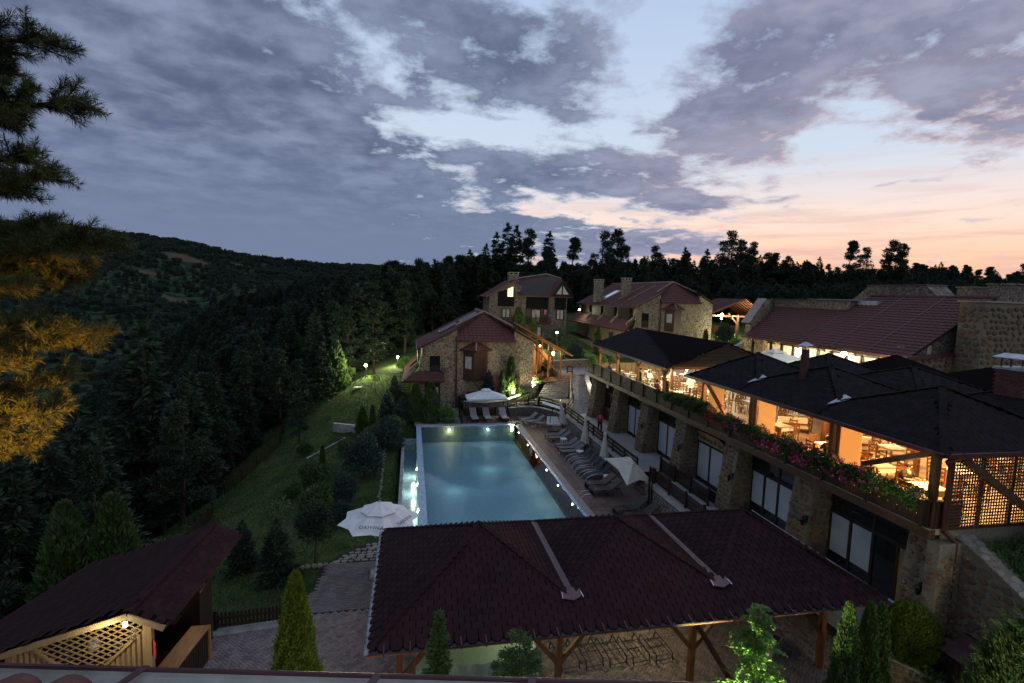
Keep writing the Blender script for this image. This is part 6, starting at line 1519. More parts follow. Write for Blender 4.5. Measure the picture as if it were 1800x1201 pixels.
def person(loc, rz, label, pose='sit', top='cloth_white', legs='cloth_black', group='guests on the dining deck', hair='hair_dark'):
    """skin-modifier figure; body is one mesh, clothing and hair its children"""
    t_ = root('person', label, 'person', (0, 0, 0), group)
    if pose == 'sit':
        J = {'pel': (0, 0, .52), 'chest': (0, .03, .86), 'neck': (0, .01, 1.08), 'head': (0, -.02, 1.20), 'crown': (0, -.01, 1.33), 'hl': (.10, 0, .52), 'kl': (.12, -.42, .53), 'fl': (.12, -.44, .08), 'tl': (.12, -.58, .04),
             'hr': (-.10, 0, .52), 'kr': (-.12, -.42, .53), 'fr': (-.12, -.44, .08), 'tr': (-.12, -.58, .04), 'sl': (.19, .03, 1.0), 'el': (.25, -.10, .76), 'wl': (.15, -.34, .80), 'pl': (.12, -.42, .80), 'sr': (-.19, .03, 1.0), 'er': (-.25, -.10, .76), 'wr': (-.15, -.34, .80), 'pr': (-.12, -.42, .80)}
    else:
        J = {'pel': (0, 0, .95), 'chest': (0, .02, 1.28), 'neck': (0, .01, 1.48), 'head': (0, -.03, 1.60), 'crown': (0, -.01, 1.74), 'hl': (.09, 0, .93), 'kl': (.11, -.18, .52), 'fl': (.11, -.10, .09), 'tl': (.11, -.26, .04),
             'hr': (-.09, 0, .93), 'kr': (-.11, .05, .50), 'fr': (-.11, .28, .12), 'tr': (-.11, .14, .04), 'sl': (.19, .02, 1.42), 'el': (.25, .10, 1.15), 'wl': (.24, -.02, .92), 'pl': (.23, -.06, .83), 'sr': (-.19, .02, 1.42), 'er': (-.25, -.08, 1.15), 'wr': (-.22, -.26, 1.0), 'pr': (-.21, -.33, .97)}
    Rr = {'pel': .13, 'chest': .14, 'neck': .055, 'head': .095, 'crown': .07, 'h': .09, 'k': .062, 'f': .042, 't': .035, 's': .06, 'e': .042, 'w': .028, 'p': .035}
    keys = list(J); ed = [('pel', 'chest'), ('chest', 'neck'), ('neck', 'head'), ('head', 'crown')]
    for s_ in 'lr': ed += [('pel', 'h'+s_), ('h'+s_, 'k'+s_), ('k'+s_, 'f'+s_), ('f'+s_, 't'+s_), ('chest', 's'+s_), ('s'+s_, 'e'+s_), ('e'+s_, 'w'+s_), ('w'+s_, 'p'+s_)]
    def skinned(name, ks, es, mat, grow=0., root_=None, sub=1):
        me = bpy.data.meshes.new(name); me.from_pydata([J[k] for k in ks], [(ks.index(a), ks.index(b_)) for a, b_ in es], []); o = bpy.data.objects.new(name, me); col.objects.link(o); o.parent = t_
        me.materials.append(MATS[mat]); sk = o.modifiers.new('skin', 'SKIN'); sk.use_smooth_shade = True
        for i, k in enumerate(ks):
            r_ = Rr.get(k, Rr.get(k[0], .05))+grow; me.skin_vertices[0].data[i].radius = (r_*(1.25 if k in ('pel', 'chest') else 1), r_*(.85 if k in ('pel', 'chest') else 1)); me.skin_vertices[0].data[i].use_root = (k == (root_ or 'pel'))
        sb = o.modifiers.new('sub', 'SUBSURF'); sb.levels = sb.render_levels = sub; return o
    skinned('body', keys, ed, 'skin')
    skinned('shirt', ['pel', 'chest', 'sl', 'el', 'sr', 'er'], [('pel', 'chest'), ('chest', 'sl'), ('sl', 'el'), ('chest', 'sr'), ('sr', 'er')], top, .022)
    skinned('trousers', ['pel', 'hl', 'kl', 'fl', 'hr', 'kr', 'fr'], [('pel', 'hl'), ('hl', 'kl'), ('kl', 'fl'), ('pel', 'hr'), ('hr', 'kr'), ('kr', 'fr')], legs, .018)
    hd = Vector(J['head']); mb = MB(); mb.lathe([(.06, -.05), (.112, .01), (.115, .07), (.09, .13), (.03, .17)], hd+Vector((0, .025, 0)), 12); o = mb.build('hair', hair, t_, off=(0, 0, 0), smooth=True)
    for s_ in (-.035, .035): mb = MB(); mb.box(hd+Vector((s_, -.098, .02)), (.018, .01, .01)); mb.build('eye', 'hair_dark', t_, off=(0, 0, 0))
    mb = MB(); mb.prism([hd+Vector((-.012, -.09, -.02)), hd+Vector((.012, -.09, -.02)), hd+Vector((0, -.09, .025))], (0, -.025, 0)); mb.build('nose', 'skin', t_, off=(0, 0, 0))
    t_.location = loc; t_.rotation_euler = (0, 0, rz); return t_
PP = [((16.75, 41.4, 5.04), 90, 'seated guest in a dark shirt at the far end of the railing', 'cloth_blue', 'cloth_black'), ((18.1, 38.3, 5.04), -60, 'seated guest in a pink top at a table by the second far post', 'cloth_pink', 'cloth_black'),
      ((18.2, 36.9, 5.04), 20, 'seated guest in a white shirt at the third railing table', 'cloth_white', 'cloth_blue'), ((17.8, 33.9, 5.04), 160, 'broad seated guest in a cream shirt, back towards the railing', 'canvas_cream', 'cloth_black'),
      ((16.75, 32.7, 5.04), 100, 'seated guest in a red top close to the railing', 'cloth_red', 'cloth_black'), ((20.6, 31.8, 5.04), -60, 'seated guest in a blue jacket behind the gable post', 'cloth_blue', 'cloth_blue'),
      ((21.4, 28.4, 5.04), -90, 'seated guest in a pink shirt between the two deck roofs', 'cloth_pink', 'cloth_black'), ((20.6, 34.9, 5.04), -20, 'seated guest in a pale shirt in the middle row', 'cloth_white', 'cloth_black'), ((20.7, 37.9, 5.04), -20, 'seated guest in a white top furthest back in the middle row', 'cloth_white', 'cloth_blue'),
      ((17.75, 15.12, 5.04), 0, 'seated guest in a black jacket in the nearest lit bay', 'cloth_black', 'cloth_black'), ((17.5, 18.55, 5.04), 180, 'seated dark haired guest behind the flowers in the middle lit bay', 'cloth_black', 'cloth_black')]
for loc, rz, lb, tp, lg in PP: person(loc, R(rz), lb, 'sit', tp, lg)
person((15.0, 38.6, .99), R(160), 'person in a red top walking along the terrace', 'walk', 'cloth_red', 'cloth_black', None)

# ------------------------------------------------------------------ stone houses
def window(parent, x0, x1, z0, z1, y, mull=1, mat='window_glass', curt=True, fw=.09, frame_mat='dark_wood', nx_=0, lit=None):
    """window in a wall facing -y; frame with panes as sub-parts"""
    f = MB(); f.b2(x0-fw, x1+fw, y-.06, y+.05, z1, z1+fw); f.b2(x0-fw, x1+fw, y-.08, y+.05, z0-fw, z0); f.b2(x0-fw, x0, y-.06, y+.05, z0, z1); f.b2(x1, x1+fw, y-.06, y+.05, z0, z1)
    for k in range(1, mull+1): xm = x0+(x1-x0)*k/(mull+1); f.b2(xm-.04, xm+.04, y-.05, y+.05, z0, z1)
    w_ = f.build('window', frame_mat, parent)
    for k in range(mull+1):
        a = x0+(x1-x0)*k/(mull+1)+.03; b_ = x0+(x1-x0)*(k+1)/(mull+1)-.03
        p = MB(); p.b2(a, b_, y+.0, y+.02, z0, z1); p.build('pane', lit or mat, w_)
        if curt and not lit:
            c = MB(); n = 8
            for i in range(n): xx = a+(b_-a)*(.1+.8*i/n); c.prism([(xx, y-.012, z1), (xx+(b_-a)*.09, y-.02, z1), (xx+(b_-a)*.09, y-.02, z0+.05), (xx, y-.012, z0+.05)], (0, .008, 0))
            c.build('curtain', 'curtain', w_)
    return w_
def tiled(parent, poly, name='roof_face', mat='roof_tile', pitch=.36, wl=.42, step=.06, wave=.025, label=None):
    mb = MB(); course_roof(mb, poly, pitch, step, wave, wl); n = local_frame(poly)[3]
    o = mb.build(name, mat, parent, label); o['kind'] = 'stuff' if False else 'structure'; del o['kind']
    mb = MB(); mb.prism([Vector(p)-n*.03 for p in poly], -n*.10); mb.build('roof_deck', 'dark_wood', parent); return o
def ridge(parent, a, b_, r=.13, mat='ridge_tile', step=.42):
    a, b_ = Vector(a), Vector(b_); L = (b_-a).length; k = max(1, int(L/step)); d = (b_-a)/k
    up = Vector((0, 0, .05))
    for i in range(k):
        mb = MB(); p = a+d*i+up; mb.tube(p, p+d*1.08, r*1.08, r*.9, 8); mb.build('ridge_tile', mat, parent)
def band(parent, a, b_, r=.09, mat='gutter_red', name='gutter'): mb = MB(); mb.beam(a, b_, r*1.6, r*1.6); return mb.build(name, mat, parent)
def chimney(parent, x, y, z0, z1, w=.9, mat='house_stone_dim', d=None):
    d = d or w; mb = MB(); mb.b2(x-w/2, x+w/2, y-d/2, y+d/2, z0, z1); c = mb.build('chimney', mat, parent)
    mb = MB(); mb.b2(x-w/2-.06, x+w/2+.06, y-d/2-.06, y+d/2+.06, z1+.003, z1+.08)
    for a in (-1, 0, 1):
        for b_ in (-1, 1): mb.box((x+a*(w/2-.09), y+b_*(d/2-.09), z1+.22), (.15, .15, .28))
    mb.b2(x-w/2-.1, x+w/2+.1, y-d/2-.1, y+d/2+.1, z1+.363, z1+.45); mb.build('chimney_cap', 'concrete', c)
def house(name, label, cx, yf, z0, L, far=False, st='house_stone'):
    h = root(name, label, 'house', (cx, yf, z0))
    def P(x, y, z): return (cx+x, yf+y, z0+z)
    # walls: front with battered left side, prism back
    mb = MB(); mb.prism([P(-7.5, 0, -.6), P(-3.0, 0, -.6), P(-3.0, 0, 8.12), P(-6.5, 0, 6.25), P(-6.7, 0, 3.9), P(-7.0, 0, 3.1)], (0, .95, 0)); mb.build('front_wall', st, h); mb = MB(); mb.prism([P(3.0, 0, -.6), P(5.15, 0, -.6), P(5.15, 0, 6.9), P(3.0, 0, 8.05)], (0, .95, 0)); mb.build('front_wall', st, h)
    mb = MB(); mb.prism([P(-6.9, .95, -2), P(5.15, .95, -2), P(5.15, .95, 6.6), P(-6.4, .95, 5.9)], (0, L-1, 0)); mb.prism([P(-6.3, 2.9, 5.0), P(5.1, 2.9, 5.0), P(5.1, 2.9, 6.7), P(0, 2.9, 9.4), P(-6.3, 2.9, 6.0)], (0, L-3, 0)); mb.build('main_walls', st, h)
    mb = MB(); mb.b2(cx-3.05, cx+3.0, yf-.12, yf, z0-.5, z0+6.85); mb.build('front_projection', st, h)
    # roofs
    top = 9.9
    lp = [P(-7.0, L, 6.15), P(-7.0, -.2, 6.15), P(-3.05, -.2, 8.3), P(0, 2.4, top), P(0, L, top)]
    tiled(h, [P(-7.0, L, 6.12), P(-7.0, -.2, 6.12), P(-3.0, -.2, 8.26), P(-.02, 2.3, 9.86), P(-.02, L, 9.86)])
    tiled(h, [P(5.6, -.2, 6.9), P(5.6, L, 6.9), P(.02, L, 9.88), P(.02, 2.3, 9.88), P(3.0, -.2, 8.28)])
    tiled(h, [P(-3.1, -.45, 7.0), P(3.05, -.45, 7.0), P(3.05, .95, 8.4), P(0, 2.4, 9.87), P(-3.1, .95, 8.4)])
    for s_ in (-3.1, 3.05):
        mb = MB(); mb.prism([P(s_, -.4, 6.9), P(s_, .95, 8.3), P(s_, .95, 6.9)], (.06 if s_ < 0 else -.06, 0, 0)); mb.build('side_cheek', 'flash_red', h)
    ridge(h, P(-3.05, 1.0, 8.45), P(0, 2.4, 9.9)); ridge(h, P(3.0, 1.0, 8.45), P(0, 2.4, 9.9)); ridge(h, P(0, 2.4, 9.9), P(0, L, 9.9), step=.6 if far else .42)
    band(h, P(-3.15, -.5, 6.93), P(3.1, -.5, 6.93)); band(h, P(-7.05, L, 6.05), P(-7.05, -.2, 6.05)); band(h, P(-7.0, -.22, 6.12), P(-3.05, -.22, 8.24), .08); band(h, P(5.6, -.22, 6.88), P(3.05, -.22, 8.24), .08)
    # lower left roof running the length
    tiled(h, [P(-8.35, L, 2.85), P(-8.35, -.7, 2.85), P(-6.9, -.1, 4.35), P(-6.9, L, 4.35)])
    if not far:
        tiled(h, [P(-8.35, -.7, 2.85), P(-4.25, -.7, 2.85), P(-4.25, .0, 3.75), P(-6.9, .0, 3.75+.0)][:4])
        ridge(h, P(-8.3, -.68, 2.95), P(-7.2, -.05, 4.0)); band(h, P(-8.4, -.75, 2.78), P(-4.25, -.75, 2.78))
        mb = MB(); mb.b2(cx-4.5, cx-4.1, yf-.35, yf, z0+3.7, z0+4.15); mb.build('roof_end', 'flash_red', h)
    band(h, P(-8.4, L, 2.78), P(-8.4, -.7, 2.78))
    # side openings between stone piers above the lower roof
    n = 4 if far else 2
    for k in range(n):
        ya = yf+1.5+(L-3)*k/n; yb = ya+(L-3)/n-1.6
        mb = MB(); mb.b2(cx-6.96, cx-6.86, ya, yb, z0+4.3, z0+5.95); o = mb.build('loggia_opening', 'black_wood', h)
        mb = MB(); mb.prism([(cx-7.75, ya-1.1, z0+3.6), (cx-6.85, ya-1.1, z0+4.3), (cx-6.85, ya-1.1, z0+4.75), (cx-7.75, ya-1.1, z0+3.9)], (0, .35, 0)); mb.build('buttress', st, h)
        mb = MB(); mb.b2(cx-7.02, cx-6.9, ya+.5, ya+1.5, z0+.4, z0+2.0); mb.build('side_window', 'window_glass', h)
    # loggia front opening, door set, bay window, cellar window
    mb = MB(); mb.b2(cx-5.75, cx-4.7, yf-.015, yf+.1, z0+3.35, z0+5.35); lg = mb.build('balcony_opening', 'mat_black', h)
    mb = MB(); mb.prism([P(-5.75, -.03, 3.35), P(-4.7, -.03, 3.35), P(-4.7, -.03, 4.15), P(-5.0, -.03, 4.38), P(-5.4, -.03, 4.38), P(-5.75, -.03, 4.15)], (0, .03, 0)); mb.build('balcony_panel', 'dark_wood', h)
    mb = MB(); mb.b2(cx-6.2, cx-4.65, yf-.02, yf+.03, z0-.05, z0+2.75); mb.build('door_frame', 'dark_wood', h)
    window(h, cx-6.05, cx-5.5, z0+.15, z0+2.1, yf-.04, 0, curt=False); window(h, cx-5.35, cx-4.75, z0+.15, z0+2.1, yf-.04, 0)
    bx0, bx1, by = cx-2.35, cx+.0, yf-1.0
    mb = MB(); mb.prism([(cx-2.35, yf-.12, z0+3.1), (cx-.9, by, z0+2.9), (cx-.9, by, z0+6.0), (cx-2.35, yf-.12, z0+6.0)], (.02, .03, 0)); 
    bay_ = MB(); bay_.prism([(cx-2.35, yf-.1, z0+2.95), (cx-1.35, by, z0+2.8), (cx+.2, yf-.1, z0+3.1)], (0, 0, 3.15)); bo = bay_.build('bay_window', 'beam_wood', h)
    wx = MB(); wx.prism([(cx-2.12, yf-.34, z0+4.15), (cx-1.55, by+.16, z0+4.1), (cx-1.55, by+.16, z0+5.35), (cx-2.12, yf-.34, z0+5.35)], (-.03, -.03, 0)); wx.build('pane', 'curtain', bo)
    wx = MB(); wx.prism([(cx-2.18, yf-.29, z0+4.05), (cx-1.49, by+.11, z0+4.0), (cx-1.49, by+.11, z0+5.45), (cx-2.18, yf-.29, z0+5.45)], (-.015, -.015, 0)); wx.build('frame', 'post_wood', bo)
    for k in range(14):
        z_ = z0+3.05+.21*k; pp = MB(); pp.prism([(cx-1.34, by-.02, z_), (cx+.2, yf-.12, z_+.02), (cx+.2, yf-.12, z_+.21), (cx-1.34, by-.02, z_+.19)], (.02, -.02, 0)); pp.build('board', 'pale_wood' if False else 'beam_wood', bo)
    tip = P(-1.0, -.15, 7.0)
    tiled(h, [P(-2.75, -.1, 6.05), P(-1.2, -1.3, 6.0), tip], 'bay_roof'); tiled(h, [P(-1.2, -1.3, 6.0), P(.7, -.1, 6.05), tip], 'bay_roof')
    ridge(h, P(-1.2, -1.3, 6.02), tip, .09); band(h, P(-2.78, -.12, 6.0), P(-1.2, -1.35, 5.95), .05); band(h, P(-1.2, -1.35, 5.95), P(.73, -.12, 6.0), .05)
    f_ = window(h, cx-1.9, cx-.75, z0+1.35, z0+1.75, yf-.15, 0, mat='window_glass', curt=False, frame_mat='counter_wood')
    mb = MB(); mb.tube(P(-3.0, -.22, 6.9), P(-3.0, -.22, 0), .065, n=8); mb.build('downpipe', 'gutter_red', h)
    return h, P
h1, P1 = house('stone_house', 'two storey stone house with hipped red tile front right behind the pool', 7.65, 53.2, 0, 9.5)
# house 1 extras: solar panel frames, red trellis, porch roof
for (a, b_) in ((P1(-5.2, 3.2, 7.42), P1(-3.6, 3.2, 8.3)), (P1(-3.2, 3.6, 8.5), P1(-1.6, 3.6, 9.4))):
    pass
def solar(parent, A, w, l, sl_, nm='solar_panel'):
    """panel lying on the left slope: A = low near corner"""
    A = Vector(A); u = Vector((math.cos(sl_), 0, math.sin(sl_)))*w; v = Vector((0, l, 0)); n = Vector((-math.sin(sl_), 0, math.cos(sl_)))
    mb = MB(); mb.prism([A, A+u, A+u+v, A+v], n*.08); o = mb.build(nm, 'solar_glass', parent)
    mb = MB()
    for p, q in ((A, A+u), (A+u, A+u+v), (A+u+v, A+v), (A+v, A)): mb.beam(p+n*.07, q+n*.07, .07, .12)
    mb.build('frame', 'zinc', o)
SL = math.atan2(9.9-6.15, 7.0)
solar(h1, P1(-4.6, 3.0, 7.55), 1.9, 1.6, SL); solar(h1, P1(-2.4, 2.8, 8.75), 1.9, 1.6, SL)
band(h1, P1(-5.6, 5.8, 7.25), P1(-2.2, 5.8, 9.1), .07, 'flash_red', 'snow_rail')
tr = MB(); 
tre = root('trellis', 'red brown square trellis panel on the front of the pool house', 'trellis', P1(.9, -.3, 1.9))
mb = MB(); mb.b2(7.65-.1, 7.65+3.6, 52.98, 53.02, 1.75, 3.35); mb.build('back_panel', 'flash_red', tre)
for k in range(16): mb = MB(); mb.b2(7.57+.24*k, 7.60+.24*k, 52.94, 52.97, 1.75, 3.35); mb.build('slat', 'eave_wood', tre)
for k in range(8): mb = MB(); mb.b2(7.55, 11.25, 52.92, 52.94, 1.8+.21*k, 1.83+.21*k); mb.build('slat', 'eave_wood', tre)
mb = MB(); mb.lathe([(.5, 0), (.55, .3), (.55, 1.2), (.45, 1.35)], (5.35, 52.5, 0), 12); thing1(mb, 'rubbish_bin', 'black_metal', 'dark bin standing by the red downpipe of the pool house', 'bin')
po = root('porch', 'sloping tiled porch lit orange at the right side of the pool house', 'porch', (14.5, 56, 2.5))
tiled(po, [(17.6, 54.8, 5.35), (17.6, 58.6, 5.35), (10.9, 58.6, 8.9), (10.9, 54.8, 8.9)])
band(po, (17.65, 54.75, 5.28), (10.9, 54.75, 8.85), .1, 'eave_wood', 'barge_board'); band(po, (17.68, 54.8, 5.28), (17.68, 58.6, 5.28), .08)
for x_ in (13.6, 15.0, 16.4):
    for y_ in (55.0, 58.2): mb = MB(); zt_ = 8.9-(x_-10.9)*.53; mb.beam((x_, y_, 2.6), (x_, y_, zt_-.15), .16); mb.build('post', 'post_wood', po)
for k in range(6):
    x0_, x1_ = 11.6, 17.3; yy = 55.0+.64*k; mb = MB(); mb.beam((x1_, yy, 5.38), (x0_, yy, 8.4), .08, .12); mb.build('rafter', 'post_wood', po)
mb = MB(); mb.beam((12.9, 54.95, 6.6), (16.3, 54.95, 3.2), .1, .14); mb.beam((12.9, 54.95, 5.9), (13.6, 54.95, 5.9), .1, .1); mb.build('brace', 'post_wood', po)
mb = MB(); mb.prism([(12.95, 58.5, 2.3), (16.2, 58.5, 2.3), (16.2, 58.5, 4.6), (12.95, 58.5, 7.2)], (0, .1, 0)); mb.build('back_wall', 'pale_wood', po)
mb = MB(); mb.prism([(12.9, 54.6, 2.3), (15.9, 54.6, 2.5), (15.9, 58.5, 2.7), (12.9, 58.5, 2.7)], (0, 0, .1)); mb.build('floor', 'pale_wood', po)
picket_fence('picket_fence', 'low wooden picket fence below the orange lit porch', [(12.9, 54.5, 2.3), (15.9, 55.8, 2.8)], .8, .16, 'beam_wood')
rt = root('porch_lamp', 'lit lamp under the porch roof of the pool house', 'lamp', (14.3, 56.4, 6.0)); mb = MB(); mb.lathe([(.02, -.1), (.08, -.05), (.08, .05), (.02, .1)], (14.3, 56.4, 6.2), 8); mb.build('bulb', 'lamp_orange', rt); mb = MB(); mb.tube((14.3, 56.4, 6.3), (14.3, 56.4, 6.9), .015, n=5); mb.build('cord', 'black_metal', rt)
plight('lamp_light', (14.3, 56.4, 5.9), 90, (1, .52, .16), .1, rt)

h2, P2 = house('stone_house', 'larger stone house with long red roof, four loggias and two chimneys', 37.6, 68, 4.45, 26, True, 'house_stone')
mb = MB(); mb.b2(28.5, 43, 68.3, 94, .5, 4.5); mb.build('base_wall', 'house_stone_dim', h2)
chimney(h2, 31.2, 84, 11, 14.4, 1.3); chimney(h2, 33.6, 78, 11.6, 14.6, 1.2)
solar(h2, P2(-5.6, 15.5, 6.9), 3.6, 2.4, SL)
for (y_) in (9.5, 5.5): band(h2, P2(-5.5, y_, 7.15), P2(-1.2, y_, 9.4), .09, 'ridge_tile', 'snow_rail')
wl_ = root('wall_lamp', 'bright lamp at the left eave of the larger stone house', 'lamp', (29.6, 88, 9.5)); mb = MB(); mb.lathe([(.03, -.15), (.16, -.08), (.16, .08), (.03, .15)], (29.3, 88, 9.5), 10); mb.build('globe', 'lamp_white', wl_); mb = MB(); mb.beam((29.3, 88, 9.68), (30.5, 88, 9.68), .06); mb.build('arm', 'black_metal', wl_)
plight('lamp_light', (28.9, 87.6, 9.4), 110, (1, .96, .6), .1, wl_)
# ---- third house
h3 = root('stone_house', 'furthest stone house with wide red roof, balcony, big chimney and one lit window', 'house', (19.5, 86, 4))
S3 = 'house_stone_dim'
mb = MB(); mb.prism([(12.8, 86, 2.5), (18.2, 86, 2.5), (18.2, 86, 13.2), (16.9, 86, 14.0), (12.8, 86, 11.6)], (0, 8, 0)); mb.build('left_wing', S3, h3)
mb = MB(); mb.b2(18.2, 26.2, 85.6, 94, 2.5, 11.7); mb.build('main_walls', S3, h3)
tiled(h3, [(12.2, 95, 11.3), (12.2, 85.6, 11.3), (17.0, 85.6, 14.3), (17.0, 95, 14.3)])
tiled(h3, [(17.6, 84.8, 11.7), (26.9, 84.8, 11.7), (26.0, 90.5, 15.1), (23.5, 90.5, 15.6), (17.0, 90.5, 14.4)])
tiled(h3, [(26.9, 95, 11.7), (18, 95, 11.7), (18, 90.5, 14.6), (24.5, 90.5, 15.3)])
ridge(h3, (17.2, 90.4, 14.45), (23.6, 90.4, 15.6), step=.7); ridge(h3, (23.6, 90.4, 15.6), (26.3, 90.4, 14.9), step=.7); band(h3, (17.6, 84.7, 11.62), (26.9, 84.7, 11.62), .11); band(h3, (12.1, 85.5, 11.25), (17.0, 85.5, 14.25), .1); band(h3, (17.0, 85.5, 14.25), (18.3, 85.0, 11.9), .08)
chimney(h3, 17.2, 88.5, 12.5, 15.2, 1.7, S3, 1.3)
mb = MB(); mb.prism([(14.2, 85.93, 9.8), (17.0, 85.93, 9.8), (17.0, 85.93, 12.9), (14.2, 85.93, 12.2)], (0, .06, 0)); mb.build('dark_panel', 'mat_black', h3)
mb = MB(); mb.prism([(15.85, 85.88, 11.45), (16.75, 85.88, 11.45), (16.75, 85.88, 13.1), (15.85, 85.88, 12.7)], (0, .04, 0)); mb.build('lit_window', 'window_lit', h3)
window(h3, 15.0, 16.3, 7.9, 9.3, 85.95, 1)
tiled(h3, [(13.0, 84.9, 6.9), (18.0, 84.9, 6.9), (18.2, 86, 7.9), (16.6, 86, 7.9)])
band(h3, (13.0, 84.85, 6.85), (18.0, 84.85, 6.85), .07)
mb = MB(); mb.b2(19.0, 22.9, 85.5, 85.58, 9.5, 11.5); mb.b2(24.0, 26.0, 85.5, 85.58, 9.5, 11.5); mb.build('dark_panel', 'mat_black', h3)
mb = MB(); mb.b2(18.9, 22.9, 85.48, 85.56, 7.2, 9.5); rec = mb.build('balcony_recess', 'beam_wood', h3)
window(h3, 20.0, 21.5, 7.3, 9.3, 85.42, 1); window(h3, 24.4, 25.6, 7.8, 9.4, 85.5, 1); window(h3, 20.2, 21.8, 4.9, 6.4, 85.5, 1)
mb = MB(); mb.b2(18.7, 23.1, 84.5, 85.5, 6.95, 7.1); mb.build('balcony_floor', 'dark_wood', h3)
for k in range(30): mb = MB(); mb.b2(18.75+.147*k, 18.82+.147*k, 84.5, 84.54, 7.1, 8.0); mb.build('baluster', 'dark_wood', h3)
mb = MB(); mb.b2(18.7, 23.1, 84.46, 84.56, 8.0, 8.08); mb.build('balcony_rail', 'dark_wood', h3)
for x_, m_, lb in ((20.3, 'cloth_pink', 'pink towel'), (22.0, 'cloth_pink', 'small pink towel'), (22.6, 'cloth_blue', 'blue shirt')): mb = MB(); mb.b2(x_, x_+.35, 84.7, 84.73, 8.6, 9.4); thing1(mb, 'drying_laundry', m_, lb+' hanging above the far balcony', 'laundry', 'laundry above the far balcony')
mb = MB(); mb.prism([(23.3, 84.6, 11.85), (26.7, 84.6, 11.85), (25.0, 84.6, 14.3)], (0, 3, 0)); mb.build('dormer', 'black_wood', h3)
for a, b_, c_ in (((23.9, 12.1), (24.85, 12.1), (24.85, 13.5)), ((25.1, 12.1), (26.1, 12.1), (25.1, 13.5))): mb = MB(); mb.prism([(a[0], 84.52, a[1]), (b_[0], 84.52, b_[1]), (c_[0], 84.52, c_[1])], (0, .05, 0)); mb.build('dormer_pane', 'curtain', h3)
tiled(h3, [(26.95, 84.3, 11.8), (26.95, 88.5, 11.8), (25.0, 88.5, 14.6), (25.0, 84.3, 14.6)]); tiled(h3, [(23.05, 88.5, 11.8), (23.05, 84.3, 11.8), (25.0, 84.3, 14.6), (25.0, 88.5, 14.6)])

# ---- open wooden canopy at the far right
cpy = root('wooden_canopy', 'open tiled wooden canopy lit orange from inside, far right of larger house', 'canopy', (54, 80, 5.6))
ap = 12.3; 
tiled(cpy, [(59.2, 77, 9.3), (59.2, 85, 9.3), (54.4, 85, ap), (54.4, 77, ap)]); tiled(cpy, [(47.5, 85, 9.5), (47.5, 77, 9.5), (54.3, 77, ap), (54.3, 85, ap)])
band(cpy, (59.3, 76.9, 9.25), (54.35, 76.9, ap-.03), .12, 'eave_wood', 'barge_board'); band(cpy, (47.4, 76.9, 9.45), (54.35, 76.9, ap-.03), .12, 'eave_wood', 'barge_board')
for x_, y_ in ((54.1, 78.5), (58.2, 84), (49, 84), (58.0, 78.4)): mb = MB(); mb.beam((x_, y_, 5.3), (x_, y_, 9.6), .32); mb.build('post', 'beam_wood', cpy)
for k in range(8): mb = MB(); y_ = 77.4+k; mb.beam((59.0, y_, 9.3), (54.4, y_, 12.15), .12, .16); mb.beam((47.8, y_, 9.5), (54.3, y_, 12.15), .12, .16); mb.build('rafter', 'eave_wood', cpy)
mb = MB(); mb.beam((54.1, 78.5, 8.0), (52.4, 78.5, 9.8), .2); mb.beam((47.8, 78.5, 9.4), (58.8, 78.5, 9.3), .2, .26); mb.build('tie_beam', 'post_wood', cpy)
mb = MB(); mb.b2(48, 59, 84.9, 85.1, 5.3, 7.4); mb.build('back_wall', 'beam_wood', cpy)
rt = root('canopy_lamp', 'orange lit lamp hanging inside the open wooden canopy', 'lamp', (51.2, 79, 9.6)); mb = MB(); mb.lathe([(.02, -.2), (.2, -.1), (.2, .1), (.02, .2)], (51.0, 78.2, 9.6), 8); mb.build('globe', 'lamp_orange', rt); mb = MB(); mb.tube((51, 78.2, 9.8), (51, 78.2, 10.6), .02, n=5); mb.build('cord', 'black_metal', rt)
plight('lamp_light', (51.6, 78.6, 9.3), 160, (1, .55, .2), .15, rt)
bedwall('pale lit garden wall rising to the wooden canopy', [(38.5, 58, 4.9), (42, 61.5, 5.6), (45.5, 64, 6.3), (48, 66, 6.6)], 3.5, mat='house_stone', name='garden_wall')

# ------------------------------------------------------------------ main hall on the upper terrace (right)
hl = root('main_hall', 'large hall with long red tiled roof, stone parapets and brightly lit windows', 'building', (34, 34, 5))
def RZ(x): return 8.85+(x-30)*.625
tiled(hl, [(30, 42.3, RZ(30)), (30, 35.4, RZ(30)), (34.3, 35.4, RZ(34.3)), (34.3, 43.6, RZ(34.3))], pitch=.30, wl=.34, label='left wing roof slope')
for k in range(3):
    a = 35.4-k*3.05; b_ = a-3.05; tiled(hl, [(30, a, RZ(30)), (30, b_, RZ(30)), (36.2, b_, RZ(36.2)), (36.2, a, RZ(36.2))], pitch=.34, wl=.4)
    band(hl, (30.0, a, RZ(30)+.05), (36.2, a, RZ(36.2)+.05), .04, 'gutter_red', 'roof_seam')
mb = MB(); mb.beam((36.2, 26, RZ(36.2)), (36.2, 35.4, RZ(36.2)), .3, .14); mb.build('ridge_cap', 'flash_red', hl)
band(hl, (29.9, 42.5, 8.75), (29.9, 26.2, 8.75), .12, 'gutter_red')
mb = MB(); mb.prism([(34.3, 44.6, 5), (34.8, 44.6, 5), (34.8, 44.6, 12.2), (34.3, 44.6, 12.2)], (0, -9.2, 0)); mb.build('parapet', 'house_stone_dim', hl)
mb = MB(); mb.b2(34.2, 34.9, 35.3, 44.8, 12.203, 12.3); mb.build('parapet_cap', 'flash_red', hl)
mb = MB(); mb.prism([(30.6, 42.4, 5), (34.8, 42.4+2.2, 5), (34.8, 44.6, 12.2), (33.1, 43.7, 12.2), (30.6, 42.4, 9.9)], (-.2, .45, 0)); mb.build('end_wall', 'house_stone', hl)
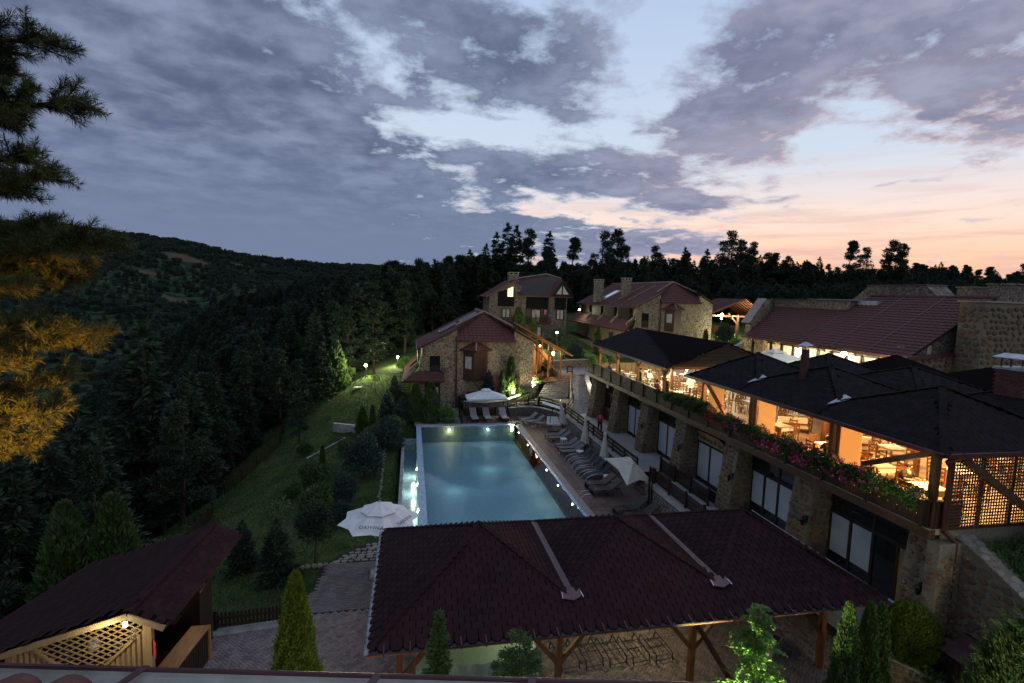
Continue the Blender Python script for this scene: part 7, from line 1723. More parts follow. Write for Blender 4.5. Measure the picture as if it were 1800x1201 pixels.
for k in range(4):
    f0, f1 = k/4, (k+.97)/4; a = Vector((30.45, 42.3, 10.0)).lerp(Vector((33.0, 43.65, 12.25)), f0); b_ = Vector((30.45, 42.3, 10.0)).lerp(Vector((33.0, 43.65, 12.25)), f1); mb = MB(); mb.prism([a, b_, b_+Vector((-.38, .72, 0)), a+Vector((-.38, .72, 0))], (0, 0, .06)); mb.build('cap_slab', 'coping', hl)
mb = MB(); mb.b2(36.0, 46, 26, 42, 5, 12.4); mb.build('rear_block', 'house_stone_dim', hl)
mb = MB(); mb.prism([(42, 43.2, 12.4), (42, 34.4, 12.4), (42, 35.9, 13.75), (42, 41.4, 13.75)], (2, 0, 0)); mb.build('rear_gable', 'house_stone_dim', hl)
mb = MB(); mb.b2(41.9, 44.1, 35.8, 41.5, 13.75, 13.85); mb.build('rear_cap', 'flash_red', hl)
mb = MB(); mb.b2(34.9, 36.1, 33.5, 37.5, 11.5, 12.3); mb.b2(34.6, 36.0, 35.9, 39.2, 12.32, 12.38); mb.build('roof_hatch', 'zinc', hl)
# glazed lit front under the eaves, facing the terrace
mb = MB(); mb.b2(31.6, 31.9, 26.5, 42.4, 5.0, 9.6); mb.build('front_wall', 'plaster', hl)
k = 0; y_ = 27.0
while y_ < 41.6:
    f = MB()
    for (a, b_) in ((y_, y_+.07), (y_+1.18, y_+1.25)): f.b2(31.45, 31.6, a, b_, 5.1, 8.4)
    f.b2(31.45, 31.6, y_, y_+1.25, 8.3, 8.42); f.b2(31.45, 31.6, y_, y_+1.25, 5.1, 5.2)
    w_ = f.build('window', 'dark_wood', hl); mb = MB(); mb.b2(31.52, 31.56, y_+.08, y_+1.17, 5.2, 8.3); mb.build('pane', 'window_cream', w_)
    c = MB()
    for i in range(9): yy = y_+.12+.118*i; c.prism([(31.50, yy, 5.2), (31.47, yy+.05, 5.2), (31.47, yy+.05, 8.3), (31.50, yy, 8.3)], (.01, 0, 0))
    c.build('curtain', 'curtain', w_)
    if k % 2 == 0: mb = MB(); mb.beam((30.15, y_+.6, 8.55), (31.6, y_+.6, 8.9), .18, .3); mb.build('eave_bracket', 'beam_wood', hl)
    y_ += 1.36; k += 1
mb = MB(); mb.b2(31.0, 31.6, 41.0, 42.2, 5.0, 8.9); mb.build('end_pier', 'house_stone', hl)
for (x_, y_, z_, p_, lb) in ((31.0, 36.4, 8.1, 420, 'brilliant wall lamp under the hall eave, furthest of the three'), (31.0, 32.1, 8.4, 300, 'brilliant wall lamp under the middle of the hall eave'), (29.6, 26.7, 8.3, 420, 'brilliant lamp at the near corner of the hall by stone wall'), (31.2, 29.2, 7.9, 120, 'smaller wall lamp between the two nearest hall lamps')):
    rt = root('wall_lamp', lb, 'lamp', (x_, y_, z_), 'lamps on the main hall'); mb = MB(); mb.lathe([(.03, -.18), (.17, -.1), (.19, .05), (.05, .18)], (x_, y_, z_), 10); mb.build('globe', 'lamp_white', rt); mb = MB(); mb.beam((x_, y_, z_+.2), (x_+.6, y_, z_+.2), .06); mb.build('arm', 'black_metal', rt); plight('lamp_light', (x_-.35, y_, z_-.1), p_, (1, .90, .52), .15, rt)
mb = MB(); mb.prism([(30.2, 26.55, 5), (36.1, 26.55, 5), (36.1, 26.55, 12.5), (30.2, 26.55, 8.8)], (0, .3, 0)); mb.build('gable_wall', 'house_stone_dim', hl)
# stone wall with red gutter, parapet, duct and tower
W2 = [(29.4, 26, 5), (35.2, 26, 5), (35.2, 26, 9.28), (29.4, 26, 8.87)]
mb = MB(); mb.prism(W2, (0, .5, 0)); w2 = mb.build('side_wall', 'mortar', hl)
ms = stone_face(W2, .42, .78); pieces('stone', w2, RK, ms, 'stone_rock', limit=250)
band(hl, (29.3, 25.9, 8.82), (35.2, 25.9, 9.28), .13, 'gutter_red')
P4 = [(30.9, 27.5, 8.9), (37, 27.5, 9.2), (37, 27.5, 10.0), (30.9, 27.5, 9.32)]
mb = MB(); mb.prism(P4, (0, .4, 0)); w3 = mb.build('low_parapet', 'mortar', hl); pieces('stone', w3, RK, stone_face(P4, .4, .78), 'stone_rock', limit=60)
mb = MB(); mb.beam((30.8, 27.6, 9.36), (37, 27.6, 10.04), .5, .08); mb.build('parapet_cap', 'coping', hl)
P5 = [(32.8, 28.3, 9.4), (37, 28.3, 9.8), (37, 28.3, 10.75), (32.8, 28.3, 10.1)]
mb = MB(); mb.prism(P5, (0, .4, 0)); mb.build('upper_parapet', 'house_stone_dim', hl); mb = MB(); mb.beam((32.7, 28.4, 10.14), (37, 28.4, 10.78), .5, .08); mb.build('parapet_cap', 'coping', hl)
ac = root('ventilation_duct', 'grey metal ventilation drum with hood beside the stone tower', 'duct', (35, 26.8, 10)); mb = MB(); mb.b2(34.3, 36.2, 26.4, 27.3, 9.9, 10.5); mb.build('box', 'zinc', ac)
mb = MB(); V = [(34.7+.75-.75*math.cos(a), 26.4, 10.5+.72*math.sin(a)) for a in np.linspace(0, math.pi, 9)]; mb.prism(V, (0, .8, 0)); mb.build('hood', 'gutter_dark', ac)
tw = root('stone_tower', 'square fieldstone chimney tower at the right edge', 'tower', (34.8, 26, 5))
mb = MB(); mb.b2(33.0, 37.4, 24.5, 25.95, 5, 12.35); mb.build('core', 'mortar', tw)
ms = stone_face([(33.0, 24.5, 6.6), (37.4, 24.5, 6.6), (37.4, 24.5, 12.35), (33.0, 24.5, 12.35)], .44, .8) + stone_face([(33.0, 25.95, 6.6), (33.0, 24.5, 6.6), (33.0, 24.5, 12.35), (33.0, 25.95, 12.35)], .44, .8)
pieces('stone', tw, RK, ms, 'stone_rock')
mb = MB(); mb.b2(32.9, 37.5, 24.4, 26.05, 12.353, 12.45); mb.build('cap', 'coping', tw)
for (x0_, x1_, yy, z1_, lb) in ((52.2, 54.6, 40, 13.9, 'dark stone chimney stack far right, left of two'), (50.5, 53.5, 36, 14.1, 'dark stone chimney stack at the right frame edge')): mb = MB(); mb.b2(x0_, x1_, yy, yy+1.5, 6, z1_); mb.b2(x0_-.1, x1_+.1, yy-.1, yy+1.6, z1_+.003, z1_+.15); thing1(mb, 'chimney_stack', 'house_stone_dim', lb, 'chimney')
mb = MB(); mb.tube((78.4, 60, 6), (78.4, 60, 16.3), .05, n=6); thing1(mb, 'radio_mast', 'black_metal', 'thin mast on the right skyline', 'mast')
# white parasols of the upper terrace
for (c_, r_, zr_, zt_, lb) in (((27.3, 34.6), 2.3, 7.5, 8.25, 'white square parasol on the upper terrace, leftmost'), ((29.2, 33.5), 1.9, 7.35, 8.0, 'white square parasol just right of the leftmost one'), ((30.0, 28.3), 1.7, 7.35, 8.0, 'white square parasol nearest the stone side wall')):
    rt = root('terrace_parasol', lb, 'parasol', (c_[0], c_[1], 5.04), 'white parasols on the upper terrace')
    mb = MB(); A = [Vector((c_[0]+a*r_, c_[1]+b_*r_, zr_)) for a, b_ in ((-1, -1), (1, -1), (1, 1), (-1, 1))]; T = [Vector((c_[0]+a*.45, c_[1]+b_*.45, zt_-.12)) for a, b_ in ((-1, -1), (1, -1), (1, 1), (-1, 1))]
    mb.add(A+T+[a-Vector((0, 0, .16)) for a in A], [(i, (i+1) % 4, 4+(i+1) % 4, 4+i) for i in range(4)]+[(8+i, 8+(i+1) % 4, (i+1) % 4, i) for i in range(4)]+[(4, 5, 6, 7)]); mb.build('canopy', 'canvas_white', rt)
    mb = MB(); T2 = [Vector((c_[0]+a*.62, c_[1]+b_*.62, zt_-.06)) for a, b_ in ((-1, -1), (1, -1), (1, 1), (-1, 1))]; mb.add(T2+[Vector((c_[0], c_[1], zt_+.18))], [(0, 1, 4), (1, 2, 4), (2, 3, 4), (3, 0, 4)]); mb.build('top_canopy', 'canvas_white', rt)
    mb = MB(); mb.tube((c_[0], c_[1], 5.04), (c_[0], c_[1], zt_), .04, n=7); mb.build('pole', 'aluminium', rt)

# ------------------------------------------------------------------ vegetation
g = np.random.default_rng(11)
def unit(v): return v/np.maximum(np.linalg.norm(v, axis=-1, keepdims=True), 1e-9)
def leaves(P, Dn, L, W, rg=g):
    """one pointed leaf / needle spray (a kite of two triangles) per point"""
    N = len(P); r_ = unit(np.cross(Dn, rg.normal(size=(N, 3)))); L = np.broadcast_to(L, N)[:, None]; W = np.broadcast_to(W, N)[:, None]
    a = P; b_ = P+Dn*L*.45+r_*W*.5; c_ = P+Dn*L; d_ = P+Dn*L*.45-r_*W*.5
    V = np.stack([a, b_, c_, d_], 1).reshape(-1, 3); i = np.arange(N)*4
    F = np.stack([i, i+1, i+2, i, i+2, i+3], 1).reshape(-1, 3); return V, F
def join(parts):
    Vs, Fs, n = [], [], 0
    for V, F in parts: Vs.append(V); Fs.append(F+n); n += len(V)
    return np.concatenate(Vs), np.concatenate(Fs)
def conifer_foliage(h, r, n=5000, z0=.1, power=.9, droop=.15, leaf=.35, w=.12, levels=26, per=8, rg=g, irregular=.25, up=.0):
    """tiers of boughs with sprays along them"""
    pts, dirs, sc_ = [], [], []
    nb = 0; bl = []
    for k in range(levels):
        f = (k+rg.uniform(-.3, .3))/levels; z = h*(z0+(1-z0)*max(f, 0)); Lb = r*(1-min(max(f, 0), 1))**power
        for j in range(per): 
            bl.append((z+rg.uniform(-.4, .4)*h/levels, max(.06*r, Lb*rg.uniform(1-irregular*1.6, 1+irregular*.5)), rg.uniform(0, 2*math.pi)))
    tot = sum(b_[1] for b_ in bl)
    for z, Lb, a in bl:
        m = max(3, int(n*Lb/tot)); s = rg.uniform(.12, 1, m)**.75
        d = np.array([math.cos(a), math.sin(a), 0]); side = np.array([-d[1], d[0], 0])
        zz = z + Lb*(up*s - droop*s**1.5) + rg.normal(0, .025*h/levels*4, m)
        off = rg.uniform(-1, 1, m)*(.26*Lb*(1.05-s)+.05)
        P = np.outer(s*Lb, d)+np.outer(off, side); P[:, 2] = zz
        D_ = d*.75+np.outer(np.sign(off)*rg.uniform(.2, 1., m), side)+rg.normal(0, .25, (m, 3)); D_[:, 2] += -.05+up*.6
        pts.append(P); dirs.append(D_)
    # leader
    m = 40; P = np.zeros((m, 3)); P[:, 2] = h*rg.uniform(.93, 1.0, m); pts.append(P); D_ = rg.normal(0, .35, (m, 3)); D_[:, 2] = 1; dirs.append(D_)
    P = np.concatenate(pts); D_ = unit(np.concatenate(dirs)); return leaves(P, D_, leaf*rg.uniform(.6, 1.25, len(P)), w*rg.uniform(.7, 1.3, len(P)), rg)
def clump_foliage(centers, radii, n, leaf, w, flat=.6, rg=g, outward=.6):
    parts = []; tot = sum(r_**2 for r_ in radii)
    for c_, r_ in zip(centers, radii):
        m = max(8, int(n*r_*r_/tot)); q = unit(rg.normal(size=(m, 3))); rad = r_*rg.uniform(.35, 1.05, m)**.6
        P = q*rad[:, None]*np.array([1, 1, flat])+np.array(c_); D_ = unit(q*outward+rg.normal(0, .5, (m, 3))+np.array([0, 0, .25])); parts.append(leaves(P, D_, leaf*rg.uniform(.6, 1.3, m), w*rg.uniform(.7, 1.3, m), rg))
    return join(parts)
def thuja_foliage(h, r, n, leaf, w, shape=.8, rg=g, base=.03):
    """dense upright cone; sprays rise and lean outwards, shell lumpy"""
    f = rg.uniform(0, 1, n)**1.15; a = rg.uniform(0, 2*math.pi, n)
    prof = r*np.clip((1-f)**shape*1.02, .02, 1)*np.clip(.55+f*5, 0, 1)
    lump = 1+.14*np.sin(a*5+f*19)+.10*np.sin(a*9-f*31)+.07*rg.normal(size=n)
    rad = prof*lump*rg.uniform(.70, 1.02, n)
    P = np.stack([rad*np.cos(a), rad*np.sin(a), h*(base+f*(1-base))], 1); D_ = np.stack([np.cos(a)*.45, np.sin(a)*.45, np.full(n, 1.)], 1)+rg.normal(0, .18, (n, 3))
    return leaves(P, unit(D_), leaf*rg.uniform(.6, 1.3, n), w*rg.uniform(.7, 1.3, n), rg)
def trunk_mesh(h, r, lean=0., limbs=(), n=7):
    mb = MB(); k = 5; prev = Vector((0, 0, -.3))
    for i in range(1, k+1):
        f = i/k; q = Vector((lean*math.sin(f*2.2), lean*.6*math.sin(f*3.1), h*f)); mb.tube(prev, q, r*(1-.82*(i-1)/k), r*(1-.82*i/k), n, cap=(i == 1)); prev = q
    for (z, L, a, e) in limbs:
        b_ = Vector((0, 0, z)); t_ = b_+Vector((math.cos(a)*L, math.sin(a)*L, e*L)); mb.tube(b_, t_, r*.32, r*.08, 5, cap=False)
    return mb
VEG = {}; SRC = {}
def plant_proto(key, name, cat, VF, leafmat, trunk=None, partname='foliage', trunkname='trunk', extra=None):
    rt = bpy.data.objects.new(name, None); rt['category'] = cat
    parts = [(partname, mkmesh(name+'_'+partname, VF[0], VF[1]), leafmat)]
    if trunk is not None: parts.append((trunkname, mkmesh(name+'_'+trunkname, trunk.V, trunk.F), 'bark'))
    if extra: parts += extra
    for p in parts: p[1].materials.append(MATS[p[2]])
    VEG[key] = (name, cat, parts)
def plant(key, loc, s=1., label='', group=None, rz=None, sz=None, name=None, cat=None):
    nm, ct, parts = VEG[key]; rt = root(name or nm, label, cat or ct, loc, group)
    rt.rotation_euler = (0, 0, random.uniform(0, 6.28) if rz is None else rz); rt.scale = (s*(sz[0] if sz else 1), s*(sz[0] if sz else 1), s*(sz[1] if sz else 1))
    for pn, me, _ in parts:
        o = bpy.data.objects.new(pn, me); col.objects.link(o); o.parent = rt
    SRC.setdefault(key, rt); return rt
def limbs_of(h, r, n, rg=random): return [(h*rg.uniform(.3, .92), r*rg.uniform(.5, .9), rg.uniform(0, 6.28), rg.uniform(-.1, .35)) for _ in range(n)]
# unit prototypes (heights about 10 m for trees, 1 to 3 m for shrubs)
for v in range(3):
    plant_proto(f'spruce{v}', 'spruce_tree', 'tree', conifer_foliage(10, 2.0+.3*v, 5200, .10, .85, .16, .55, .16, 24, 8, irregular=.3), 'leaf_dark', trunk_mesh(9.6, .16, .05, limbs_of(9, 1.3, 14)))
for v in range(4):
    rg_ = np.random.default_rng(40+v); C_, R_ = [], []; lb = []
    for k in range(46):
        f = rg_.uniform(.16, 1.)**.9; z = 10*f; a = rg_.uniform(0, 6.28); L = (1.03-f)**.62*rg_.uniform(.35, 1.75)*(1.15+.2*v); C_.append((L*math.cos(a), L*math.sin(a), z+.1*L)); R_.append(rg_.uniform(.30, .72)*(1.2-.55*f)); lb.append((z-.25, L, a, .2))
    C_.append((0, 0, 9.7)); R_.append(.5)
    plant_proto(f'pine{v}', 'pine_tree', 'tree', clump_foliage(C_, R_, 6200, .40, .10, .42, rg_), 'leaf_dark', trunk_mesh(9.7, .19, .2, lb))
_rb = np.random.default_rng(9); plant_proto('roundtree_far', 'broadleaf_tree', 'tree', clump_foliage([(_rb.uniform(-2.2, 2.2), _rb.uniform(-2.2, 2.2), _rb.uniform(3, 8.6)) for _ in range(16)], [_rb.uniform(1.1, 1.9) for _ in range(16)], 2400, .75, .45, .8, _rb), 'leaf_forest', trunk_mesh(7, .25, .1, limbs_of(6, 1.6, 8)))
plant_proto('roundtree', 'garden_tree', 'tree', clump_foliage([(0, 0, 1.75), (.35, .1, 1.5), (-.35, .1, 1.6), (.1, -.35, 1.5), (0, .3, 2.0), (.1, 0, 2.3), (-.2, -.2, 2.05)], [.65, .5, .5, .45, .45, .38, .4], 5200, .12, .045, .85), 'leaf_dark', trunk_mesh(1.9, .055, .05, limbs_of(1.9, .5, 8)))
plant_proto('youngspruce', 'young_spruce', 'shrub', conifer_foliage(2.3, .85, 5000, .03, .75, .12, .17, .05, 20, 9), 'leaf_dark', trunk_mesh(2.1, .045))
plant_proto('bluespruce', 'blue_spruce', 'shrub', conifer_foliage(2.3, .80, 5200, .03, .75, .02, .17, .05, 20, 9, up=.12), 'leaf_blue', trunk_mesh(2.1, .045))
plant_proto('bluejuniper', 'blue_juniper', 'shrub', clump_foliage([(0, 0, .95), (.35, .1, .8), (-.35, .1, .85), (.1, -.4, .8), (0, .3, 1.2), (.05, 0, 1.55), (-.2, -.2, 1.2), (.3, .3, .5), (-.4, -.3, .5)], [.6, .45, .45, .45, .42, .35, .4, .4, .42], 5600, .15, .04, .9, outward=.9), 'leaf_blue', trunk_mesh(1.2, .06))
plant_proto('thujagreen', 'green_thuja', 'shrub', thuja_foliage(3.0, .78, 5200, .22, .07, .62), 'leaf_green', trunk_mesh(2.6, .05))
plant_proto('columnthuja', 'columnar_thuja', 'shrub', thuja_foliage(3.0, .36, 3600, .20, .06, .38), 'leaf_green', trunk_mesh(2.6, .04))
plant_proto('bush', 'round_bush', 'shrub', clump_foliage([(0, 0, .5), (.3, .1, .45), (-.3, .1, .5), (.1, -.3, .45), (0, .2, .7)], [.5, .4, .4, .35, .4], 3600, .12, .05, .8), 'leaf_green', trunk_mesh(.6, .04))
plant_proto('brightbush', 'bright_bush', 'shrub', clump_foliage([(0, 0, .6), (.3, .1, .5), (-.3, .1, .6), (.1, -.3, .5), (0, .2, .95)], [.5, .4, .4, .35, .35], 3600, .14, .05, .9), 'leaf_bright', trunk_mesh(.8, .04))
plant_proto('lowjuniper', 'spreading_juniper', 'shrub', clump_foliage([(0, 0, .25), (.5, .1, .25), (-.5, .1, .3), (.1, -.5, .25), (0, .5, .3)], [.5, .45, .45, .42, .42], 4200, .20, .045, .5, outward=1.), 'leaf_green', trunk_mesh(.3, .04))
plant_proto('saplingbare', 'young_fruit_tree', 'tree', clump_foliage([(0, 0, 1.6), (.3, 0, 1.4), (-.3, .1, 1.5)], [.4, .3, .3], 500, .12, .05, 1.), 'leaf_green', trunk_mesh(1.8, .045, .05, limbs_of(1.8, .6, 9)))

def gp(x, y): return (x, y, H(x, y))
# garden shrubs on the slope (position, species, size, label)
GS = [('bluejuniper', -3.16, 36.96, 1.75, 'big round blue grey juniper on the slope left of the pool trough'), ('roundtree', -4.05, 22.95, 1.12, 'small round-headed dark tree standing at the garden path edge'),
 ('youngspruce', -5.34, 21.86, 1.12, 'bushy dark spruce on the lawn behind the bright foreground thuja'), ('youngspruce', -7.16, 23.54, .98, 'dark spruce just right of the kiosk roof tip'), ('bluejuniper', -3.88, 31.76, 1.15, 'blue grey juniper above the big white parasol'),
 ('columnthuja', -6.46, 39.98, .55, 'tiny columnar thuja alone low on the slope'), ('columnthuja', -3.31, 47.18, .80, 'narrow dark thuja on the slope beside the round manhole ring'), ('thujagreen', -4.21, 47.21, .78, 'broad thuja just left of the narrow dark thuja'),
 ('bush', -2.84, 43.81, 1.75, 'round green bush below the manhole ring on the slope'), ('bluespruce', -2.17, 49.35, 1.22, 'blue cone shaped spruce left of the pool house corner'), ('bluejuniper', -.56, 47.9, 1.3, 'blue juniper between blue spruce and green thujas at pool end'),
 ('thujagreen', .5, 47.9, 1.18, 'tall green thuja leftmost of the trio by the pool house'), ('thujagreen', 1.86, 47.3, 1.28, 'tall green thuja in the middle before the pool house door'), ('brightbush', 3.3, 47.2, 1.55, 'round olive bush right of the thujas at the forecourt'),
 ('bluespruce', -1.73, 56.47, .8, 'small spruce left of the pool house lower roof'), ('saplingbare', -3.69, 56.38, 1.0, 'thin young fruit tree on the slope below the lamps'), ('bush', -6.7, 37.41, 1.6, 'dark bush low on the slope at the lawn edge'),
 ('bush', -8.7, 44.86, 1.1, 'small bush by the lawn path on the slope'), ('bush', -5.42, 31.13, 1.65, 'dark bush below the blue juniper over the parasol'), ('bluejuniper', -1.75, 43.2, 1.5, 'dark blue shrub beside the far end of the trough'), ('bush', -1.9, 45.6, 2.1, 'dark shrub at the far left pool corner'),
 ('bluejuniper', -3.59, 28.6, .8, 'low blue shrub left of the white parasol'), ('thujagreen', -8.44, 61.22, 1.9, 'green conifer lit by the leftmost slope lamp'), ('youngspruce', -1.2, 53.0, .9, 'small dark spruce by the left wall of the pool house'), ('bush', -7.6, 35.2, 1.0, 'dark bush on the lawn edge above the kiosk ridge'),
 ('bush', -5.0, 42.4, 1.2, 'spreading bush in mid slope left of the pool'), ('thujagreen', -14.15, 24.0, 1.5, 'yellow green thuja behind the kiosk, left of the pair'), ('thujagreen', -12.6, 24.4, 1.4, 'yellow green thuja behind the kiosk, right of the pair'), ('lowjuniper', -12.4, 17.6, 1.9, 'feathery shrub at the left frame edge beside the kiosk roof'),
 ('saplingbare', -9.4, 21.5, 1.35, 'bare topped sapling rising behind the kiosk ridge'), ('saplingbare', -6.1, 25.5, 1.3, 'leafy sapling behind the bushy spruce on the lawn'), ('brightbush', -.9, 66.0, 1.4, 'bright leafy shrub lit by the lamp nearest the pool house'), ('saplingbare', -6.8, 62, 1.0, 'small bright sapling beside the leftmost slope lamp'),
 ('columnthuja', 10.25, 52.45, 1.42, 'tall columnar thuja against the pool house wall'), ('columnthuja', 9.25, 51.9, .98, 'shorter columnar thuja next to the tall one by the wall'), ('bluespruce', 7.85, 51.9, 1.3, 'slim grey spruce before the red trellis'), ('bush', 11.4, 52.7, .9, 'low bush on the lamp lit lawn by the stone wall'),
 ('lowjuniper', 13.9, 55.6, 1.1, 'spreading juniper at the start of the porch fence'), ('bluespruce', 15.0, 56.6, .95, 'blue green spruce at the top of the planter beside the porch'), ('lowjuniper', 15.5, 57.4, 1.3, 'dark spreading juniper overhanging the long stairs'), ('brightbush', 13.2, 55.1, .6, 'yellow green bush glowing beside the planter lamp'),
 ('bluejuniper', 21.5, 66.0, 1.75, 'big round blue tree before the larger house'), ('thujagreen', 17.4, 63.6, .42, 'tiny thuja on the upper lawn, left of two'), ('thujagreen', 19.4, 64.0, .48, 'tiny thuja on the upper lawn, right of two'), ('thujagreen', 16.6, 80, 1.9, 'tall green thuja before the furthest house, under its balcony left'),
 ('columnthuja', 19.0, 79.5, 1.4, 'columnar thuja under the balcony of the furthest house'), ('spruce0', 14.2, 79.5, .42, 'small spruce beside the porch roof before furthest house'), ('roundtree', 22.0, 76, 1.4, 'round tree between the two far houses'), ('bush', 19.4, 70.5, 1.3, 'bush by the lamp between the two far houses'),
 ('columnthuja', 25.5, 68.2, 1.5, 'dark columnar tree against the left side of the larger house'), ('columnthuja', 39.8, 64.5, 1.15, 'cylindrical thuja before the larger house front right'), ('roundtree', 42.0, 63.5, 1.7, 'round blue green tree before the right corner of larger house'), ('brightbush', 44.6, 65.6, 2.0, 'bright bush above the lamp below the wooden canopy'),
 ('bluejuniper', 49.5, 66.5, 1.8, 'round shrub left of the main hall end wall'), ('bush', 36.5, 62.0, 1.6, 'bush between larger house and gabled deck roof'), ('bush', 25.8, 45.9, 1.6, 'shrub at the far edge of the dining deck'), ('bush', 22.6, 46.0, 1.5, 'shrub beside the far screen of the dining deck'),
 ('bush', 30.6, 34.6, 1.9, 'pale lit shrub between hall windows and the white parasols'), ('bush', 30.4, 30.2, 1.6, 'pale lit shrub before the middle hall windows'), ('thujagreen', 20.6, 11.4, 1.1, 'dark green thuja on the grass bank at the right frame edge')]
for key, x_, y_, s_, lb in GS: plant(key, gp(x_, y_) if not (y_ > 50 and x_ > 7 and x_ < 16.5 and y_ < 58) else (x_, y_, 1.0+max(0, (x_-10.5))*.33), s_, lb)

# foreground plants near the camera: finer leaves
plant_proto('fg_cypress', 'bright_thuja', 'shrub', join([thuja_foliage(4.75, .72, 26000, .13, .035, .66), thuja_foliage(4.6, .55, 9000, .18, .04, .7)]), 'leaf_thuja', trunk_mesh(4.2, .07))
plant('fg_cypress', (-2.8, 13.2, 0), 1, 'bright green pointed thuja standing at the gutter, centre left foreground')
plant_proto('fg_spruce', 'slim_spruce', 'shrub', join([conifer_foliage(4.2, .52, 15000, .25, .7, -.05, .11, .028, 44, 10, irregular=.35, up=.25)]), 'leaf_green', trunk_mesh(4.0, .04))
plant('fg_spruce', (.77, 12.0, 0), 1, 'slim dark green spruce in front of the pavilion gutter')
plant_proto('fg_pine', 'young_fir', 'shrub', conifer_foliage(3.86, 1.05, 16000, .3, .55, .02, .12, .022, 16, 7, irregular=.2, up=.15), 'leaf_green', trunk_mesh(3.7, .05, 0, limbs_of(3.6, .8, 18)))
plant('fg_pine', (2.69, 11.5, 0), 1, 'open branched young fir with a thin leader before the pavilion')
def feathery(h, r, n, rg=g):
    parts = []
    for k in range(150):
        f = rg.uniform(0, 1)**1.1; a = rg.uniform(0, 6.28); L = r*(1-f)**.55*rg.uniform(.55, 1.1)+.1; z = h*(.05+.93*f); m = max(20, int(n/150)); s = rg.uniform(.1, 1, m); d = np.array([math.cos(a), math.sin(a), 0]); side = np.array([-d[1], d[0], 0])
        off = rg.uniform(-1, 1, m)*.16*(1.1-s); P = np.outer(s*L, d)+np.outer(off, side); P[:, 2] = z+L*(.55*s-.55*s*s)+rg.normal(0, .012, m)
        D_ = d+np.outer(np.sign(off)*.8, side)+rg.normal(0, .2, (m, 3)); D_[:, 2] += .35-.8*s.mean()*0; parts.append(leaves(P, unit(D_), .085*rg.uniform(.6, 1.3, m), .026, rg))
    return join(parts)
plant_proto('fg_lit', 'feathery_thuja', 'shrub', feathery(3.85, 1.05, 26000), 'leaf_bright', trunk_mesh(3.7, .06))
plant('fg_lit', (9.35, 11.7, 0), 1, 'feathery pale green thuja lit from below beside the pavilion post')
fl_t = root('ground_spotlight', 'ground spotlight at the foot of the feathery lit thuja', 'lamp', (8.6, 10.9, 0)); mb = MB(); mb.lathe([(.08, 0), (.09, .12), (.05, .16)], (8.6, 10.9, .1), 10); mb.build('housing', 'black_metal', fl_t); mb = MB(); mb.lathe([(.01, 0), (.05, .005), (.01, .01)], (8.6, 10.9, .27), 8); mb.build('lens', 'lamp_dim', fl_t)
def spot(name, loc, tgt, power, color, ang, parent, r=.08, blend=.6):
    d = bpy.data.lights.new(name, 'SPOT'); d.energy = power; d.color = color; d.spot_size = R(ang); d.spot_blend = blend; d.shadow_soft_size = r
    o = bpy.data.objects.new(name, d); col.objects.link(o); o.parent = parent; o.location = Vector(loc)-world_loc(parent); o.rotation_euler = (Vector(tgt)-Vector(loc)).to_track_quat('-Z', 'Y').to_euler(); return o
spot('lamp_light', (8.6, 10.6, .35), (9.3, 11.6, 2.6), 3200, (.85, 1, .42), 80, fl_t)
plant_proto('fg_dark', 'dark_juniper', 'shrub', join([thuja_foliage(3.9, .44, 14000, .13, .03, .6)]), 'leaf_green', trunk_mesh(3.5, .05))
for k, (x_, s_, lb) in enumerate(((11.85, .98, 'dark upright juniper, leftmost of three at bottom right'), (12.69, .94, 'dark upright juniper, middle of three at bottom right'), (13.25, .90, 'dark upright juniper, rightmost of three at bottom right'))): plant('fg_dark', (x_, 11.3+.15*k, 0), s_, lb, 'dark upright junipers at the bottom right')
plant_proto('fg_globe', 'globe_thuja', 'shrub', join([(lambda V, F: (V, F))(*leaves(*(lambda q, n: (q*np.array([.66, .66, .85])*g.uniform(.82, 1.0, n)[:, None]*(1+.06*np.sin(np.arctan2(q[:, 1], q[:, 0])*9))[:, None]+np.array([0, 0, .95]), unit(q*.8+np.array([0, 0, .7])+g.normal(0, .15, (n, 3)))))(unit(g.normal(size=(16000, 3))), 16000), .10, .032))]), 'leaf_thuja', trunk_mesh(.8, .05))
plant('fg_globe', (15.75, 12.75, .55), 1.12, 'egg shaped yellow green globe thuja by the stone wall lantern')
plant_proto('fg_juniper', 'tall_juniper', 'shrub', join([thuja_foliage(2.7, .95, 16000, .17, .03, .45), conifer_foliage(2.9, 1.0, 7000, .05, .4, -.2, .16, .028, 20, 9, up=.7)]), 'leaf_green', trunk_mesh(2.4, .05))
plant('fg_juniper', (15.9, 9.9, .7), 1.12, 'large loose green juniper before the sloping stone wall, bottom right')
# creeping ground cover on the bed
n = 15000; xx = g.uniform(14.9, 17.0, n); yy = g.uniform(9.3, 13.4, n); k = (xx > 15.3+(12.9-yy)*.35) & (xx < 17.0); xx, yy = xx[k], yy[k]; bumps = .22+.2*np.sin(xx*4+yy*3)*np.sin(yy*5)
P = np.stack([xx, yy, .5+bumps*g.uniform(0, 1.3, len(xx))], 1); V, F = leaves(P, unit(g.normal(0, .6, (len(xx), 3))+np.array([0, 0, .7])), .10, .07)
link('ground_cover', mkmesh('ground_cover', V, F), 'leaf_green', kind='stuff')
n = 26000; xx = g.uniform(17.5, 24, n); yy = g.uniform(5, 12.4, n); zz = Hnp(xx, yy); P = np.stack([xx, yy, zz], 1); V, F = leaves(P, unit(g.normal(0, .45, (n, 3))+np.array([0, 0, .8])), .16*g.uniform(.5, 1.5, n), .035)
link('bank_grass', mkmesh('bank_grass', V, F), 'leaf_green', kind='stuff')
